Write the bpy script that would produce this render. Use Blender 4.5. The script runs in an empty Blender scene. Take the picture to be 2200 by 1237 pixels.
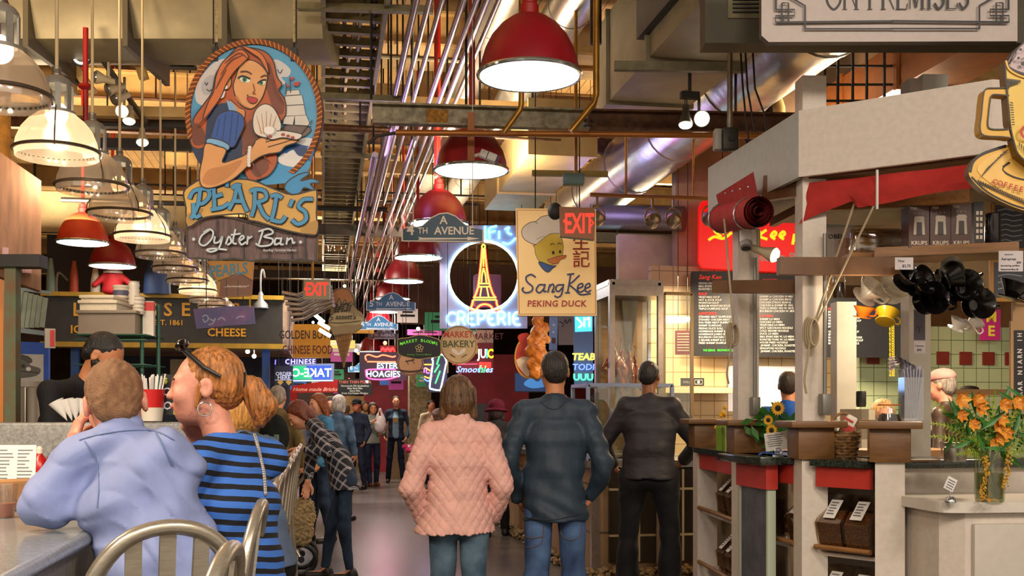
import bpy, bmesh, math, random
import numpy as np
from mathutils import Vector, Matrix, Euler
random.seed(7)
rng = np.random.default_rng(5)
SC = bpy.context.scene
COL = SC.collection
PI = math.pi
# ------------------------------------------------------------------ camera, world, lights, exposure
YAW = math.radians(10.0)          # the camera looks 10 degrees to the right of the aisle
EYE = 1.48                        # eye height
FPX, CX, HY = 2300.0, 1100.0, 885.0   # focal length, centre column, horizon row (2200 x 1237 frame)
cam_data = bpy.data.cameras.new('camera')
cam = bpy.data.objects.new('camera', cam_data)
COL.objects.link(cam)
cam.location = (0, 0, EYE)
cam.rotation_euler = (PI / 2, 0, -YAW)
cam_data.sensor_fit = 'HORIZONTAL'
cam_data.sensor_width = 36
cam_data.lens = 36 * FPX / 2200
cam_data.shift_y = (HY - 618.5) / 2200
cam_data.clip_end = 200
SC.camera = cam
SC.view_settings.view_transform = 'Standard'
SC.view_settings.look = 'None'
SC.view_settings.gamma = 1
SC.view_settings.use_curve_mapping = False
SC.view_settings.exposure = 0.4
SC.cycles.max_bounces = 6
SC.cycles.diffuse_bounces = 3
SC.cycles.glossy_bounces = 3
SC.cycles.transparent_max_bounces = 16
SC.cycles.sample_clamp_indirect = 4
SC.cycles.caustics_reflective = False
SC.cycles.caustics_refractive = False
world = bpy.data.worlds.new('market_air')
SC.world = world
world.use_nodes = True
bg = world.node_tree.nodes['Background']
bg.inputs[0].default_value = (1.0, 0.82, 0.64, 1)
bg.inputs[1].default_value = 0.75

def area_light(name, loc, size, power, color, size_y=None, rot=(0, 0, 0), spread=PI):
    l = bpy.data.lights.new(name, 'AREA')
    l.energy = power; l.color = color; l.size = size; l.spread = spread
    if size_y:
        l.shape = 'RECTANGLE'; l.size_y = size_y
    o = bpy.data.objects.new(name, l); COL.objects.link(o)
    o.location = loc; o.rotation_euler = rot
    return o
def point_light(name, loc, power, color, r=.08, parent=None):
    l = bpy.data.lights.new(name, 'POINT')
    l.energy = power; l.color = color; l.shadow_soft_size = r
    o = bpy.data.objects.new(name, l); COL.objects.link(o); o.location = loc
    if parent: o.parent = parent
    return o
WARM = (1.0, .78, .52); NEUT = (1.0, .88, .74)
# unseen area lights for the assumed ceiling lamps behind the photographer
for i, (x, y) in enumerate([(-2.2, -1.0), (.6, -1.6), (3.2, -1.0)]):
    area_light('hall_lamp_light', (x, y, 4.6), 1.0, 120, NEUT, rot=(math.radians(28), 0, 0))
# unseen area lights added to wash the timber ceiling
for i, (x, y, pw) in enumerate([(-2.6, 7, 120), (-3.0, 13, 190), (1.4, 10.5, 120), (1.6, 16, 150), (4.6, 8.5, 120), (4.5, 14.5, 130), (0, 23, 200), (-4, 22, 130)]):
    area_light('ceiling_wash_light', (x, y, 3.75), .8, pw, WARM, rot=(PI, 0, 0))
for x, y, pw in [(0, 15.2, 60), (-.6, 18.5, 100), (1.2, 22.5, 120), (-1, 27, 120)]:  # unseen lights added to brighten the far aisle and its crowd
    area_light('aisle_fill_light', (x, y, 3.9), .8, pw, NEUT)
# unseen warm area lights over the stalls at both sides
for (x, y, z, pw) in [(-1.9, 3.4, 2.7, 45), (4.3, 6.6, 2.65, 70), (4.6, 9.6, 2.9, 110), (3.4, 10.6, 2.9, 60), (-2.4, 17.5, 2.5, 60)]:
    area_light('stall_lamp_light', (x, y, z), .6, pw, WARM)

# ------------------------------------------------------------------ helpers: points
def P(px, py, d):                 # the point seen at (px, py) at distance d along the view axis
    xc = (px - CX) / FPX * d
    return Vector((xc * math.cos(YAW) + d * math.sin(YAW), -xc * math.sin(YAW) + d * math.cos(YAW), EYE + (HY - py) / FPX * d))
def PY(px, py, Y):                # ... on the plane y = Y
    t = (px - CX) / FPX
    return P(px, py, Y / (math.cos(YAW) - t * math.sin(YAW)))
def PX(px, py, X):
    t = (px - CX) / FPX
    return P(px, py, X / (t * math.cos(YAW) + math.sin(YAW)))
def PZ(px, py, z):
    return P(px, py, (z - EYE) * FPX / (HY - py))
def lin(h):
    h = h.lstrip('#')
    c = [int(h[i:i + 2], 16) / 255 for i in (0, 2, 4)]
    return tuple(x / 12.92 if x <= .04045 else ((x + .055) / 1.055) ** 2.4 for x in c)
# ------------------------------------------------------------------ materials
MATS = {}
def mat(name, col='808080', rough=.55, metal=0.0, emit=0.0, ecol=None, noise=None, bump=None, spec=.5, stretch=None, col2=None):
    if name in MATS: return MATS[name]
    m = bpy.data.materials.new(name); m.use_nodes = True
    nt = m.node_tree; b = nt.nodes['Principled BSDF']
    c = lin(col)
    b.inputs['Base Color'].default_value = (*c, 1)
    b.inputs['Roughness'].default_value = rough
    b.inputs['Metallic'].default_value = metal
    b.inputs['Specular IOR Level'].default_value = spec
    if emit:
        b.inputs['Emission Color'].default_value = (*lin(ecol or col), 1)
        b.inputs['Emission Strength'].default_value = emit
    if noise or bump:
        tc = nt.nodes.new('ShaderNodeTexCoord'); mp = nt.nodes.new('ShaderNodeMapping')
        nt.links.new(tc.outputs['Object'], mp.inputs[0])
        if stretch: mp.inputs['Scale'].default_value = stretch
    if noise:
        n = nt.nodes.new('ShaderNodeTexNoise'); n.inputs['Scale'].default_value = noise[0]; n.inputs['Detail'].default_value = 5
        nt.links.new(mp.outputs[0], n.inputs['Vector'])
        r = nt.nodes.new('ShaderNodeValToRGB')
        a = noise[1]
        r.color_ramp.elements[0].position = .3; r.color_ramp.elements[1].position = .72
        r.color_ramp.elements[0].color = (*[x * (1 - a) for x in c], 1)
        c2 = lin(col2) if col2 else [min(1, x * (1 + a)) for x in c]
        r.color_ramp.elements[1].color = (*c2, 1)
        nt.links.new(n.outputs['Fac'], r.inputs[0]); nt.links.new(r.outputs[0], b.inputs['Base Color'])
    if bump:
        n2 = nt.nodes.new('ShaderNodeTexNoise'); n2.inputs['Scale'].default_value = bump[0]; n2.inputs['Detail'].default_value = 4
        nt.links.new(mp.outputs[0], n2.inputs['Vector'])
        bp = nt.nodes.new('ShaderNodeBump'); bp.inputs['Strength'].default_value = bump[1]; bp.inputs['Distance'].default_value = .02
        nt.links.new(n2.outputs['Fac'], bp.inputs['Height']); nt.links.new(bp.outputs[0], b.inputs['Normal'])
    MATS[name] = m
    return m
def glow(name, col, s):           # lit tubes, lamps and screens
    return mat(name, col, .4, 0, s, col)
def glass(name, tint='ffffff', clear=.86, rough=.05, diffuse=0.0):
    if name in MATS: return MATS[name]
    m = bpy.data.materials.new(name); m.use_nodes = True
    nt = m.node_tree; nt.nodes.clear()
    out = nt.nodes.new('ShaderNodeOutputMaterial'); mx = nt.nodes.new('ShaderNodeMixShader')
    t = nt.nodes.new('ShaderNodeBsdfTransparent'); g = nt.nodes.new('ShaderNodeBsdfGlossy')
    t.inputs[0].default_value = (*lin(tint), 1); g.inputs['Roughness'].default_value = rough
    mx.inputs[0].default_value = 1 - clear
    nt.links.new(t.outputs[0], mx.inputs[1])
    if diffuse:
        d = nt.nodes.new('ShaderNodeBsdfTranslucent'); d2 = nt.nodes.new('ShaderNodeBsdfDiffuse'); a = nt.nodes.new('ShaderNodeAddShader')
        d.inputs[0].default_value = (*[x * .6 for x in lin(tint)], 1); d2.inputs[0].default_value = (*[x * .4 for x in lin(tint)], 1)
        nt.links.new(d.outputs[0], a.inputs[0]); nt.links.new(d2.outputs[0], a.inputs[1])
        m2 = nt.nodes.new('ShaderNodeMixShader'); m2.inputs[0].default_value = diffuse
        nt.links.new(g.outputs[0], m2.inputs[1]); nt.links.new(a.outputs[0], m2.inputs[2]); nt.links.new(m2.outputs[0], mx.inputs[2])
    else:
        nt.links.new(g.outputs[0], mx.inputs[2])
    nt.links.new(mx.outputs[0], out.inputs[0])
    MATS[name] = m
    return m
def node_mat(name, rough, fn, spec=.5):   # fn(nodes, links, coord) returns the colour socket (and optional height socket)
    if name in MATS: return MATS[name]
    m = bpy.data.materials.new(name); m.use_nodes = True
    nt = m.node_tree; b = nt.nodes['Principled BSDF']; b.inputs['Roughness'].default_value = rough
    b.inputs['Specular IOR Level'].default_value = spec
    tc = nt.nodes.new('ShaderNodeTexCoord')
    r = fn(nt, tc.outputs['Object'])
    if isinstance(r, tuple):
        r, hgt, st = r
        bp = nt.nodes.new('ShaderNodeBump'); bp.inputs['Strength'].default_value = st; bp.inputs['Distance'].default_value = .01
        nt.links.new(hgt, bp.inputs['Height']); nt.links.new(bp.outputs[0], b.inputs['Normal'])
    nt.links.new(r, b.inputs['Base Color'])
    MATS[name] = m
    return m
def n_math(nt, op, a, b=None):
    n = nt.nodes.new('ShaderNodeMath'); n.operation = op
    for i, x in enumerate((a, b)):
        if x is None: continue
        if isinstance(x, (int, float)): n.inputs[i].default_value = x
        else: nt.links.new(x, n.inputs[i])
    return n.outputs[0]
def n_mix(nt, fac, a, b):
    n = nt.nodes.new('ShaderNodeMix'); n.data_type = 'RGBA'
    if isinstance(fac, (int, float)): n.inputs[0].default_value = fac
    else: nt.links.new(fac, n.inputs[0])
    for i, x in ((6, a), (7, b)):
        if isinstance(x, str): n.inputs[i].default_value = (*lin(x), 1)
        else: nt.links.new(x, n.inputs[i])
    return n.outputs[2]
def n_xyz(nt, co):
    n = nt.nodes.new('ShaderNodeSeparateXYZ'); nt.links.new(co, n.inputs[0])
    return n.outputs
def n_noise(nt, co, scale, stretch=None, detail=4):
    if stretch:
        mp = nt.nodes.new('ShaderNodeMapping'); mp.inputs['Scale'].default_value = stretch
        nt.links.new(co, mp.inputs[0]); co = mp.outputs[0]
    n = nt.nodes.new('ShaderNodeTexNoise'); n.inputs['Scale'].default_value = scale; n.inputs['Detail'].default_value = detail
    nt.links.new(co, n.inputs['Vector'])
    return n.outputs['Fac']
# ------------------------------------------------------------------ helpers: meshes
def spl(pts, n=6, closed=True):   # Catmull-Rom through the points
    pts = [tuple(p) for p in pts]; N = len(pts); out = []
    dim = len(pts[0])
    for i in range(N if closed else N - 1):
        if closed: p0, p1, p2, p3 = (pts[(i + j - 1) % N] for j in range(4))
        else: p0, p1, p2, p3 = (pts[min(max(i + j - 1, 0), N - 1)] for j in range(4))
        for k in range(n):
            t = k / n
            out.append(tuple(.5 * (2 * p1[q] + (p2[q] - p0[q]) * t + (2 * p0[q] - 5 * p1[q] + 4 * p2[q] - p3[q]) * t * t + (3 * p1[q] - p0[q] - 3 * p2[q] + p3[q]) * t ** 3) for q in range(dim)))
    if not closed: out.append(pts[-1])
    return out
TXT = {}
def text_data(s, size, align, bold, shear, extrude, spacing, line):
    key = (s, size, align, bold, shear, extrude, spacing, line)
    if key in TXT: return TXT[key]
    cu = bpy.data.curves.new('t', 'FONT'); cu.body = s; cu.size = size; cu.align_x = align
    cu.resolution_u = 2; cu.extrude = extrude; cu.offset = bold * size; cu.shear = shear; cu.space_character = spacing; cu.space_line = line
    ob = bpy.data.objects.new('t', cu); me = ob.to_mesh()
    v = [tuple(x.co) for x in me.vertices]; f = [tuple(p.vertices) for p in me.polygons]
    ob.to_mesh_clear(); bpy.data.objects.remove(ob); bpy.data.curves.remove(cu)
    TXT[key] = (v, f)
    return v, f
class MB:
    def __init__(s): s.v = []; s.f = []; s.m = []
    def add(s, v, f, mi=0, M=None, t=(0, 0, 0)):
        n = len(s.v)
        if M is not None: v = [tuple(M @ Vector(p)) for p in v]
        s.v += [(p[0] + t[0], p[1] + t[1], p[2] + t[2]) for p in v]
        s.f += [tuple(i + n for i in q) for q in f]; s.m += [mi] * len(f)
        return s
    def box(s, c, z, mi=0, R=None, bev=0):
        x, y, w = z[0] / 2, z[1] / 2, z[2] / 2
        if bev:
            bm = bmesh.new(); bmesh.ops.create_cube(bm, size=1)
            for q in bm.verts: q.co = (q.co.x * z[0], q.co.y * z[1], q.co.z * z[2])
            bmesh.ops.bevel(bm, geom=bm.edges[:], offset=bev, segments=2, affect='EDGES', profile=.5)
            bm.verts.index_update()
            v = [tuple(q.co) for q in bm.verts]; f = [tuple(q.index for q in g.verts) for g in bm.faces]; bm.free()
            return s.add(v, f, mi, R, c)
        v = [(a * x, b * y, d * w) for a in (-1, 1) for b in (-1, 1) for d in (-1, 1)]
        f = [(0, 1, 3, 2), (4, 6, 7, 5), (0, 4, 5, 1), (2, 3, 7, 6), (0, 2, 6, 4), (1, 5, 7, 3)]
        return s.add(v, f, mi, R, c)
    def tube(s, pts, r, n=8, mi=0, cap=True, closed=False):
        pts = [Vector(p) for p in pts]; N = len(pts)
        rr = r if isinstance(r, (list, tuple)) else [r] * N
        v = []; f = []; up = None
        for i, p in enumerate(pts):
            if closed: t = pts[(i + 1) % N] - pts[i - 1]
            else: t = pts[min(i + 1, N - 1)] - pts[max(i - 1, 0)]
            t.normalize()
            if up is None: up = t.cross(Vector((0, 0, 1)) if abs(t.z) < .9 else Vector((1, 0, 0)))
            up = up - t * up.dot(t); up.normalize(); w = t.cross(up)
            for k in range(n):
                a = 2 * PI * k / n
                v.append(tuple(p + (up * math.cos(a) + w * math.sin(a)) * rr[i]))
        for i in range(N if closed else N - 1):
            for k in range(n):
                f.append((i * n + k, i * n + (k + 1) % n, ((i + 1) % N) * n + (k + 1) % n, ((i + 1) % N) * n + k))
        if cap and not closed: f += [tuple(range(n))[::-1], tuple((N - 1) * n + k for k in range(n))]
        return s.add(v, f, mi)
    def bar(s, a, b, w, h, mi=0):   # rectangular bar from a to b
        a, b = Vector(a), Vector(b); d = b - a; L = d.length; d.normalize()
        u = d.cross(Vector((0, 0, 1)))
        if u.length < 1e-3: u = Vector((1, 0, 0))
        u.normalize(); q = u.cross(d); R = Matrix((u, d, q)).transposed()
        return s.box(tuple((a + b) / 2), (w, L, h), mi, R)
    def lathe(s, prof, n=24, c=(0, 0, 0), mi=0, R=None, rib=None):
        v = []; f = []
        for (r, z) in prof:
            for k in range(n):
                a = 2 * PI * k / n; q = r * (1 + (rib if rib and k % 2 else 0))
                v.append((q * math.cos(a), q * math.sin(a), z))
        for i in range(len(prof) - 1):
            for k in range(n): f.append((i * n + k, i * n + (k + 1) % n, (i + 1) * n + (k + 1) % n, (i + 1) * n + k))
        if prof[0][0] > 1e-4: f.append(tuple(range(n))[::-1])
        if prof[-1][0] > 1e-4: f.append(tuple((len(prof) - 1) * n + k for k in range(n)))
        return s.add(v, f, mi, R, c)
    def shell(s, prof, n=24, c=(0, 0, 0), mi=0, R=None, rib=None):   # lathe without end caps
        v = []; f = []
        for (r, z) in prof:
            for k in range(n):
                a = 2 * PI * k / n; q = r * (1 + (rib if rib and k % 2 else 0))
                v.append((q * math.cos(a), q * math.sin(a), z))
        for i in range(len(prof) - 1):
            for k in range(n): f.append((i * n + k, i * n + (k + 1) % n, (i + 1) * n + (k + 1) % n, (i + 1) * n + k))
        return s.add(v, f, mi, R, c)
    def prism(s, poly, y0, y1, mi=0, mside=None):   # polygon in (x, z), from depth y0 (front) to y1
        a = sum(poly[i][0] * poly[(i + 1) % len(poly)][1] - poly[(i + 1) % len(poly)][0] * poly[i][1] for i in range(len(poly)))
        if a < 0: poly = poly[::-1]
        n = len(poly); v = [(x, y0, z) for x, z in poly] + [(x, y1, z) for x, z in poly]
        s.add(v, [tuple(range(n)), tuple(range(2 * n - 1, n - 1, -1))], mi)
        return s.add(v, [(i + n, (i + 1) % n + n, (i + 1) % n, i) for i in range(n)], mi if mside is None else mside)
    def extz(s, poly, z0, z1, mi=0):                # polygon in (x, y), extruded up
        a = sum(poly[i][0] * poly[(i + 1) % len(poly)][1] - poly[(i + 1) % len(poly)][0] * poly[i][1] for i in range(len(poly)))
        if a < 0: poly = poly[::-1]
        n = len(poly); v = [(x, y, z0) for x, y in poly] + [(x, y, z1) for x, y in poly]
        return s.add(v, [tuple(range(n))[::-1], tuple(range(n, 2 * n))] + [(i, (i + 1) % n, (i + 1) % n + n, i + n) for i in range(n)], mi)
    def sph(s, c, r, mi=0, nu=14, nv=9, R=None):
        r = r if isinstance(r, (tuple, list)) else (r, r, r)
        v = [(0, 0, r[2])]; f = []
        for i in range(1, nv):
            t = PI * i / nv
            for k in range(nu):
                a = 2 * PI * k / nu
                v.append((r[0] * math.sin(t) * math.cos(a), r[1] * math.sin(t) * math.sin(a), r[2] * math.cos(t)))
        v.append((0, 0, -r[2]))
        for k in range(nu):
            f.append((0, 1 + k, 1 + (k + 1) % nu))
            for i in range(nv - 2):
                f.append((1 + i * nu + k, 1 + (i + 1) * nu + k, 1 + (i + 1) * nu + (k + 1) % nu, 1 + i * nu + (k + 1) % nu))
            f.append((len(v) - 1, 1 + (nv - 2) * nu + (k + 1) % nu, 1 + (nv - 2) * nu + k))
        return s.add(v, f, mi, R, c)
    def text(s, t, x, z, size, y=0, mi=0, align='CENTER', bold=0, shear=0, ex=.002, sp=1, line=1, sx=1, rot=0):
        v, f = text_data(t, size, align, bold, shear, ex, sp, line)
        if not v: return s
        c, q = math.cos(rot), math.sin(rot)
        v = [(p[0] * sx, -p[2], p[1]) for p in v]
        v = [(p[0] * c - p[2] * q, p[1], p[0] * q + p[2] * c) for p in v]
        return s.add(v, f, mi, None, (x, y, z))
    def stroke(s, pts, w, y=0, mi=0, th=.004, n=5, closed=False):   # flat ribbon lettering along a curve
        pts = spl(pts, n, closed) if n > 1 else list(pts)
        N = len(pts); L = []; Rr = []
        for i in range(N):
            a = pts[(i - 1) % N] if closed else pts[max(i - 1, 0)]; b = pts[(i + 1) % N] if closed else pts[min(i + 1, N - 1)]
            dx, dz = b[0] - a[0], b[1] - a[1]; q = math.hypot(dx, dz) or 1
            ww = (w(i / max(1, N - 1)) if callable(w) else w) / 2
            L.append((pts[i][0] - dz / q * ww, pts[i][1] + dx / q * ww)); Rr.append((pts[i][0] + dz / q * ww, pts[i][1] - dx / q * ww))
        v = [(x, y - th, z) for x, z in L] + [(x, y - th, z) for x, z in Rr] + [(x, y, z) for x, z in L] + [(x, y, z) for x, z in Rr]
        f = []
        for i in range(N if closed else N - 1):
            j = (i + 1) % N
            f += [(i, i + N, j + N, j), (i, j, j + 2 * N, i + 2 * N), (i + N, i + 3 * N, j + 3 * N, j + N)]
        return s.add(v, f, mi)
    def build(s, name, mats, parent=None, smooth=True, loc=None, angle=38):
        me = bpy.data.meshes.new(name); me.from_pydata(s.v, [], s.f)
        if not isinstance(mats, (list, tuple)): mats = [mats]
        for m in mats: me.materials.append(m)
        if len(mats) > 1: me.polygons.foreach_set('material_index', s.m)
        if smooth:
            me.polygons.foreach_set('use_smooth', [True] * len(me.polygons)); me.set_sharp_from_angle(angle=math.radians(angle))
        me.update()
        o = bpy.data.objects.new(name, me); COL.objects.link(o)
        if parent: o.parent = parent
        if loc: o.location = loc
        return o
def tag(o, label, cat, group=None, kind=None):
    if label: o['label'] = label
    if cat: o['category'] = cat
    if group: o['group'] = group
    if kind: o['kind'] = kind
    return o
def thing(name, label, cat, loc=(0, 0, 0), rz=0, group=None):
    o = bpy.data.objects.new(name, None); COL.objects.link(o)
    o.empty_display_size = .1; o.location = loc; o.rotation_euler = (0, 0, rz)
    return tag(o, label, cat, group)
def dup(root, loc, rz=None, label=None, scale=None):
    def cp(o, par):
        c = o.copy(); COL.objects.link(c)
        if par: c.parent = par
        for ch in list(o.children): cp(ch, c)
        return c
    r = cp(root, None); r.location = loc
    if rz is not None: r.rotation_euler = (0, 0, rz)
    if label: r['label'] = label
    if scale: r.scale = (scale,) * 3
    return r
def struct(o): o['kind'] = 'structure'; return o
class Sign:                       # local frame of a flat sign traced at distance d: pixel -> metres
    def __init__(s, cx, cy, d, name, label, cat='sign', group=None):
        s.cx, s.cy, s.k = cx, cy, d / FPX
        s.t = thing(name, label, cat, P(cx, cy, d), -YAW, group)
    def q(s, x, y): return ((x - s.cx) * s.k, (s.cy - y) * s.k)
    def poly(s, pts): return [s.q(*p) for p in pts]
def rope(name, label, a, b, r, m, group=None, cat='cord', n=6):
    o = MB().tube([Vector((0, 0, 0)), (Vector(b) - Vector(a)) / 2, Vector(b) - Vector(a)], r, n).build(name, m); o.location = a
    return tag(o, label, cat, group)
# ------------------------------------------------------------------ bodies: smooth-union distance fields meshed with surface nets
class SD:
    def __init__(s): s.p = []; s.post = []
    def _bb(s, pts, r): 
        a = np.array(pts, float); return a.min(0) - r, a.max(0) + r
    def cap(s, a, b, ra, rb=None, k=.02, op='u', M=None):
        rb = ra if rb is None else rb
        if M is not None: a = M @ Vector(a); b = M @ Vector(b)
        a = np.array(a, np.float32); b = np.array(b, np.float32); ba = b - a; L2 = float(ba @ ba) + 1e-9
        def f(X, Y, Z):
            x, y, z = X - a[0], Y - a[1], Z - a[2]
            h = np.clip((x * ba[0] + y * ba[1] + z * ba[2]) / L2, 0, 1)
            return np.sqrt((x - ba[0] * h) ** 2 + (y - ba[1] * h) ** 2 + (z - ba[2] * h) ** 2) - (ra + (rb - ra) * h)
        s.p.append((f, *s._bb([a, b], max(ra, rb)), k, op)); return s
    def chain(s, pts, rs, k=.02, M=None):
        for i in range(len(pts) - 1): s.cap(pts[i], pts[i + 1], rs[i], rs[i + 1], k, M=M)
        return s
    def ell(s, c, r, R=None, k=.02, op='u', M=None):
        if M is not None:
            c = M @ Vector(c); R = (M.to_3x3() @ R) if R is not None else M.to_3x3()
        c = np.array(c, np.float32); r = [r] * 3 if isinstance(r, (int, float)) else r; rm = min(r)
        A = np.array(R, np.float32) if R is not None else np.eye(3, dtype=np.float32)
        def f(X, Y, Z):
            x, y, z = X - c[0], Y - c[1], Z - c[2]
            u = (A[0, 0] * x + A[1, 0] * y + A[2, 0] * z) / r[0]; v = (A[0, 1] * x + A[1, 1] * y + A[2, 1] * z) / r[1]; w = (A[0, 2] * x + A[1, 2] * y + A[2, 2] * z) / r[2]
            k0 = np.sqrt(u * u + v * v + w * w); k1 = np.sqrt((u / r[0]) ** 2 + (v / r[1]) ** 2 + (w / r[2]) ** 2) + 1e-6
            return k0 * (k0 - 1) / k1
        s.p.append((f, c - max(r), c + max(r), k, op)); return s
    def loft(s, st, right=(1, 0, 0), k=.04):   # st: [(pos, rx, ry)], elliptical cross-sections
        for (pa, ax, ay), (pb, bx, by) in zip(st, st[1:]):
            a = np.array(pa, np.float32); b = np.array(pb, np.float32); d = b - a; L = float(np.linalg.norm(d)) + 1e-6; w = d / L
            r = np.array(right, np.float32); r = r - w * (r @ w); r /= np.linalg.norm(r); g = np.cross(w, r)
            def f(X, Y, Z, a=a, w=w, r=r, g=g, L=L, ax=ax, ay=ay, bx=bx, by=by):
                x, y, z = X - a[0], Y - a[1], Z - a[2]
                h = x * w[0] + y * w[1] + z * w[2]; t = np.clip(h / L, 0, 1)
                rx = ax + (bx - ax) * t; ry = ay + (by - ay) * t; rm = np.minimum(rx, ry)
                u = (x * r[0] + y * r[1] + z * r[2]) / rx; v = (x * g[0] + y * g[1] + z * g[2]) / ry; e = (h - t * L) / (rm * .6)
                return (np.sqrt(u * u + v * v + e * e) - 1) * rm
            m = max(ax, ay, bx, by)
            s.p.append((f, *s._bb([a, b], m), k, 'u'))
        return s
    def cut(s, p, n, M=None):              # removes the side the normal points to
        p = Vector(p); n = Vector(n)
        if M is not None: p = M @ p; n = M.to_3x3() @ n
        n.normalize(); s.post.append(lambda X, Y, Z, F: np.maximum(F, (X - p[0]) * n[0] + (Y - p[1]) * n[1] + (Z - p[2]) * n[2])); return s
    def disp(s, fn): s.post.append(lambda X, Y, Z, F: F - fn(X, Y, Z)); return s
    def mesh(s, h):
        lo = np.min([q[1] for q in s.p if q[4] == 'u'], 0) - 4 * h; hi = np.max([q[2] for q in s.p if q[4] == 'u'], 0) + 4 * h
        n = np.ceil((hi - lo) / h).astype(int) + 1
        ax = [(lo[i] + h * np.arange(n[i])).astype(np.float32) for i in range(3)]
        F = np.full(n, 9.0, np.float32)
        for f, a, b, k, op in s.p:
            m = k + 2.5 * h
            i0 = np.clip(np.floor((a - m - lo) / h).astype(int), 0, n); i1 = np.clip(np.ceil((b + m - lo) / h).astype(int) + 1, 0, n)
            if np.any(i1 <= i0): continue
            sl = tuple(slice(i0[q], i1[q]) for q in range(3))
            g = f(ax[0][sl[0]][:, None, None], ax[1][sl[1]][None, :, None], ax[2][sl[2]][None, None, :]); D = F[sl]
            if op == 'u':
                t = np.maximum(k - np.abs(D - g), 0) / k; F[sl] = np.minimum(D, g) - t * t * k * .25
            else:
                t = np.maximum(k - np.abs(D + g), 0) / k; F[sl] = np.maximum(D, -g) + t * t * k * .25
        X, Y, Z = ax[0][:, None, None], ax[1][None, :, None], ax[2][None, None, :]
        for fn in s.post: F = fn(X, Y, Z, F)
        F[0] = F[-1] = 1; F[:, 0] = F[:, -1] = 1; F[:, :, 0] = F[:, :, -1] = 1
        return nets(F, lo, h)
    def build(s, name, mats, parent=None, h=.012, mi=None):
        v, q = s.mesh(h)
        me = bpy.data.meshes.new(name)
        me.vertices.add(len(v)); me.vertices.foreach_set('co', v.astype(np.float32).ravel())
        me.loops.add(4 * len(q)); me.loops.foreach_set('vertex_index', q.astype(np.int32).ravel())
        me.polygons.add(len(q)); me.polygons.foreach_set('loop_start', np.arange(0, 4 * len(q), 4, dtype=np.int32))
        me.update(calc_edges=True); me.validate()
        me.polygons.foreach_set('use_smooth', np.ones(len(me.polygons), bool))
        for m in (mats if isinstance(mats, (list, tuple)) else [mats]): me.materials.append(m)
        o = bpy.data.objects.new(name, me); COL.objects.link(o)
        if parent: o.parent = parent
        return o
def nets(F, lo, h):
    S = F < 0; c = np.zeros(tuple(np.array(F.shape) - 1), np.int8)
    for i in (0, 1):
        for j in (0, 1):
            for k in (0, 1): c += S[i:F.shape[0] - 1 + i, j:F.shape[1] - 1 + j, k:F.shape[2] - 1 + k]
    act = (c > 0) & (c < 8); I = np.argwhere(act); idx = np.full(c.shape, -1, np.int64); idx[act] = np.arange(len(I))
    acc = np.zeros((len(I), 3)); cnt = np.zeros(len(I))
    C = [(i, j, k) for i in (0, 1) for j in (0, 1) for k in (0, 1)]
    V = {o: F[I[:, 0] + o[0], I[:, 1] + o[1], I[:, 2] + o[2]].astype(float) for o in C}
    for o in C:
        for a in range(3):
            if o[a]: continue
            e = list(o); e[a] = 1; e = tuple(e); m = (V[o] < 0) != (V[e] < 0)
            t = V[o][m] / (V[o][m] - V[e][m]); p = np.tile(np.array(o, float), (len(t), 1)); p[:, a] += t
            acc[m] += p; cnt[m] += 1
    v = lo + h * (I + acc / cnt[:, None]); Q = []
    for a in range(3):
        b, d = (a + 1) % 3, (a + 2) % 3
        s0 = [slice(None)] * 3; s1 = [slice(None)] * 3; s0[a] = slice(0, -1); s1[a] = slice(1, None)
        A, B = S[tuple(s0)], S[tuple(s1)]
        E = np.argwhere(A != B); E = E[(E[:, b] > 0) & (E[:, d] > 0) & (E[:, b] < c.shape[b]) & (E[:, d] < c.shape[d])]
        fl = A[E[:, 0], E[:, 1], E[:, 2]]
        def at(db, dd):
            T = E.copy(); T[:, b] += db; T[:, d] += dd; return idx[T[:, 0], T[:, 1], T[:, 2]]
        q = np.stack([at(-1, -1), at(0, -1), at(0, 0), at(-1, 0)], 1); q[~fl] = q[~fl][:, ::-1]
        Q.append(q[(q >= 0).all(1)])
    return v, np.concatenate(Q)
def folds(amp, fx, fz, seed=0, fy=6):
    def fn(X, Y, Z):
        s = seed * 1.7
        w = np.sin(X * fx + 2.1 * np.sin(Z * fz * .45 + s) + 1.3 * np.sin(Y * fy + Z * 5 + s)) * np.sin(Z * fz + 1.7 * np.sin(X * fx * .6 + s * 2) + Y * fy)
        return (amp * np.abs(w) ** .8 * np.sign(w)).astype(np.float32)
    return fn
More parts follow.
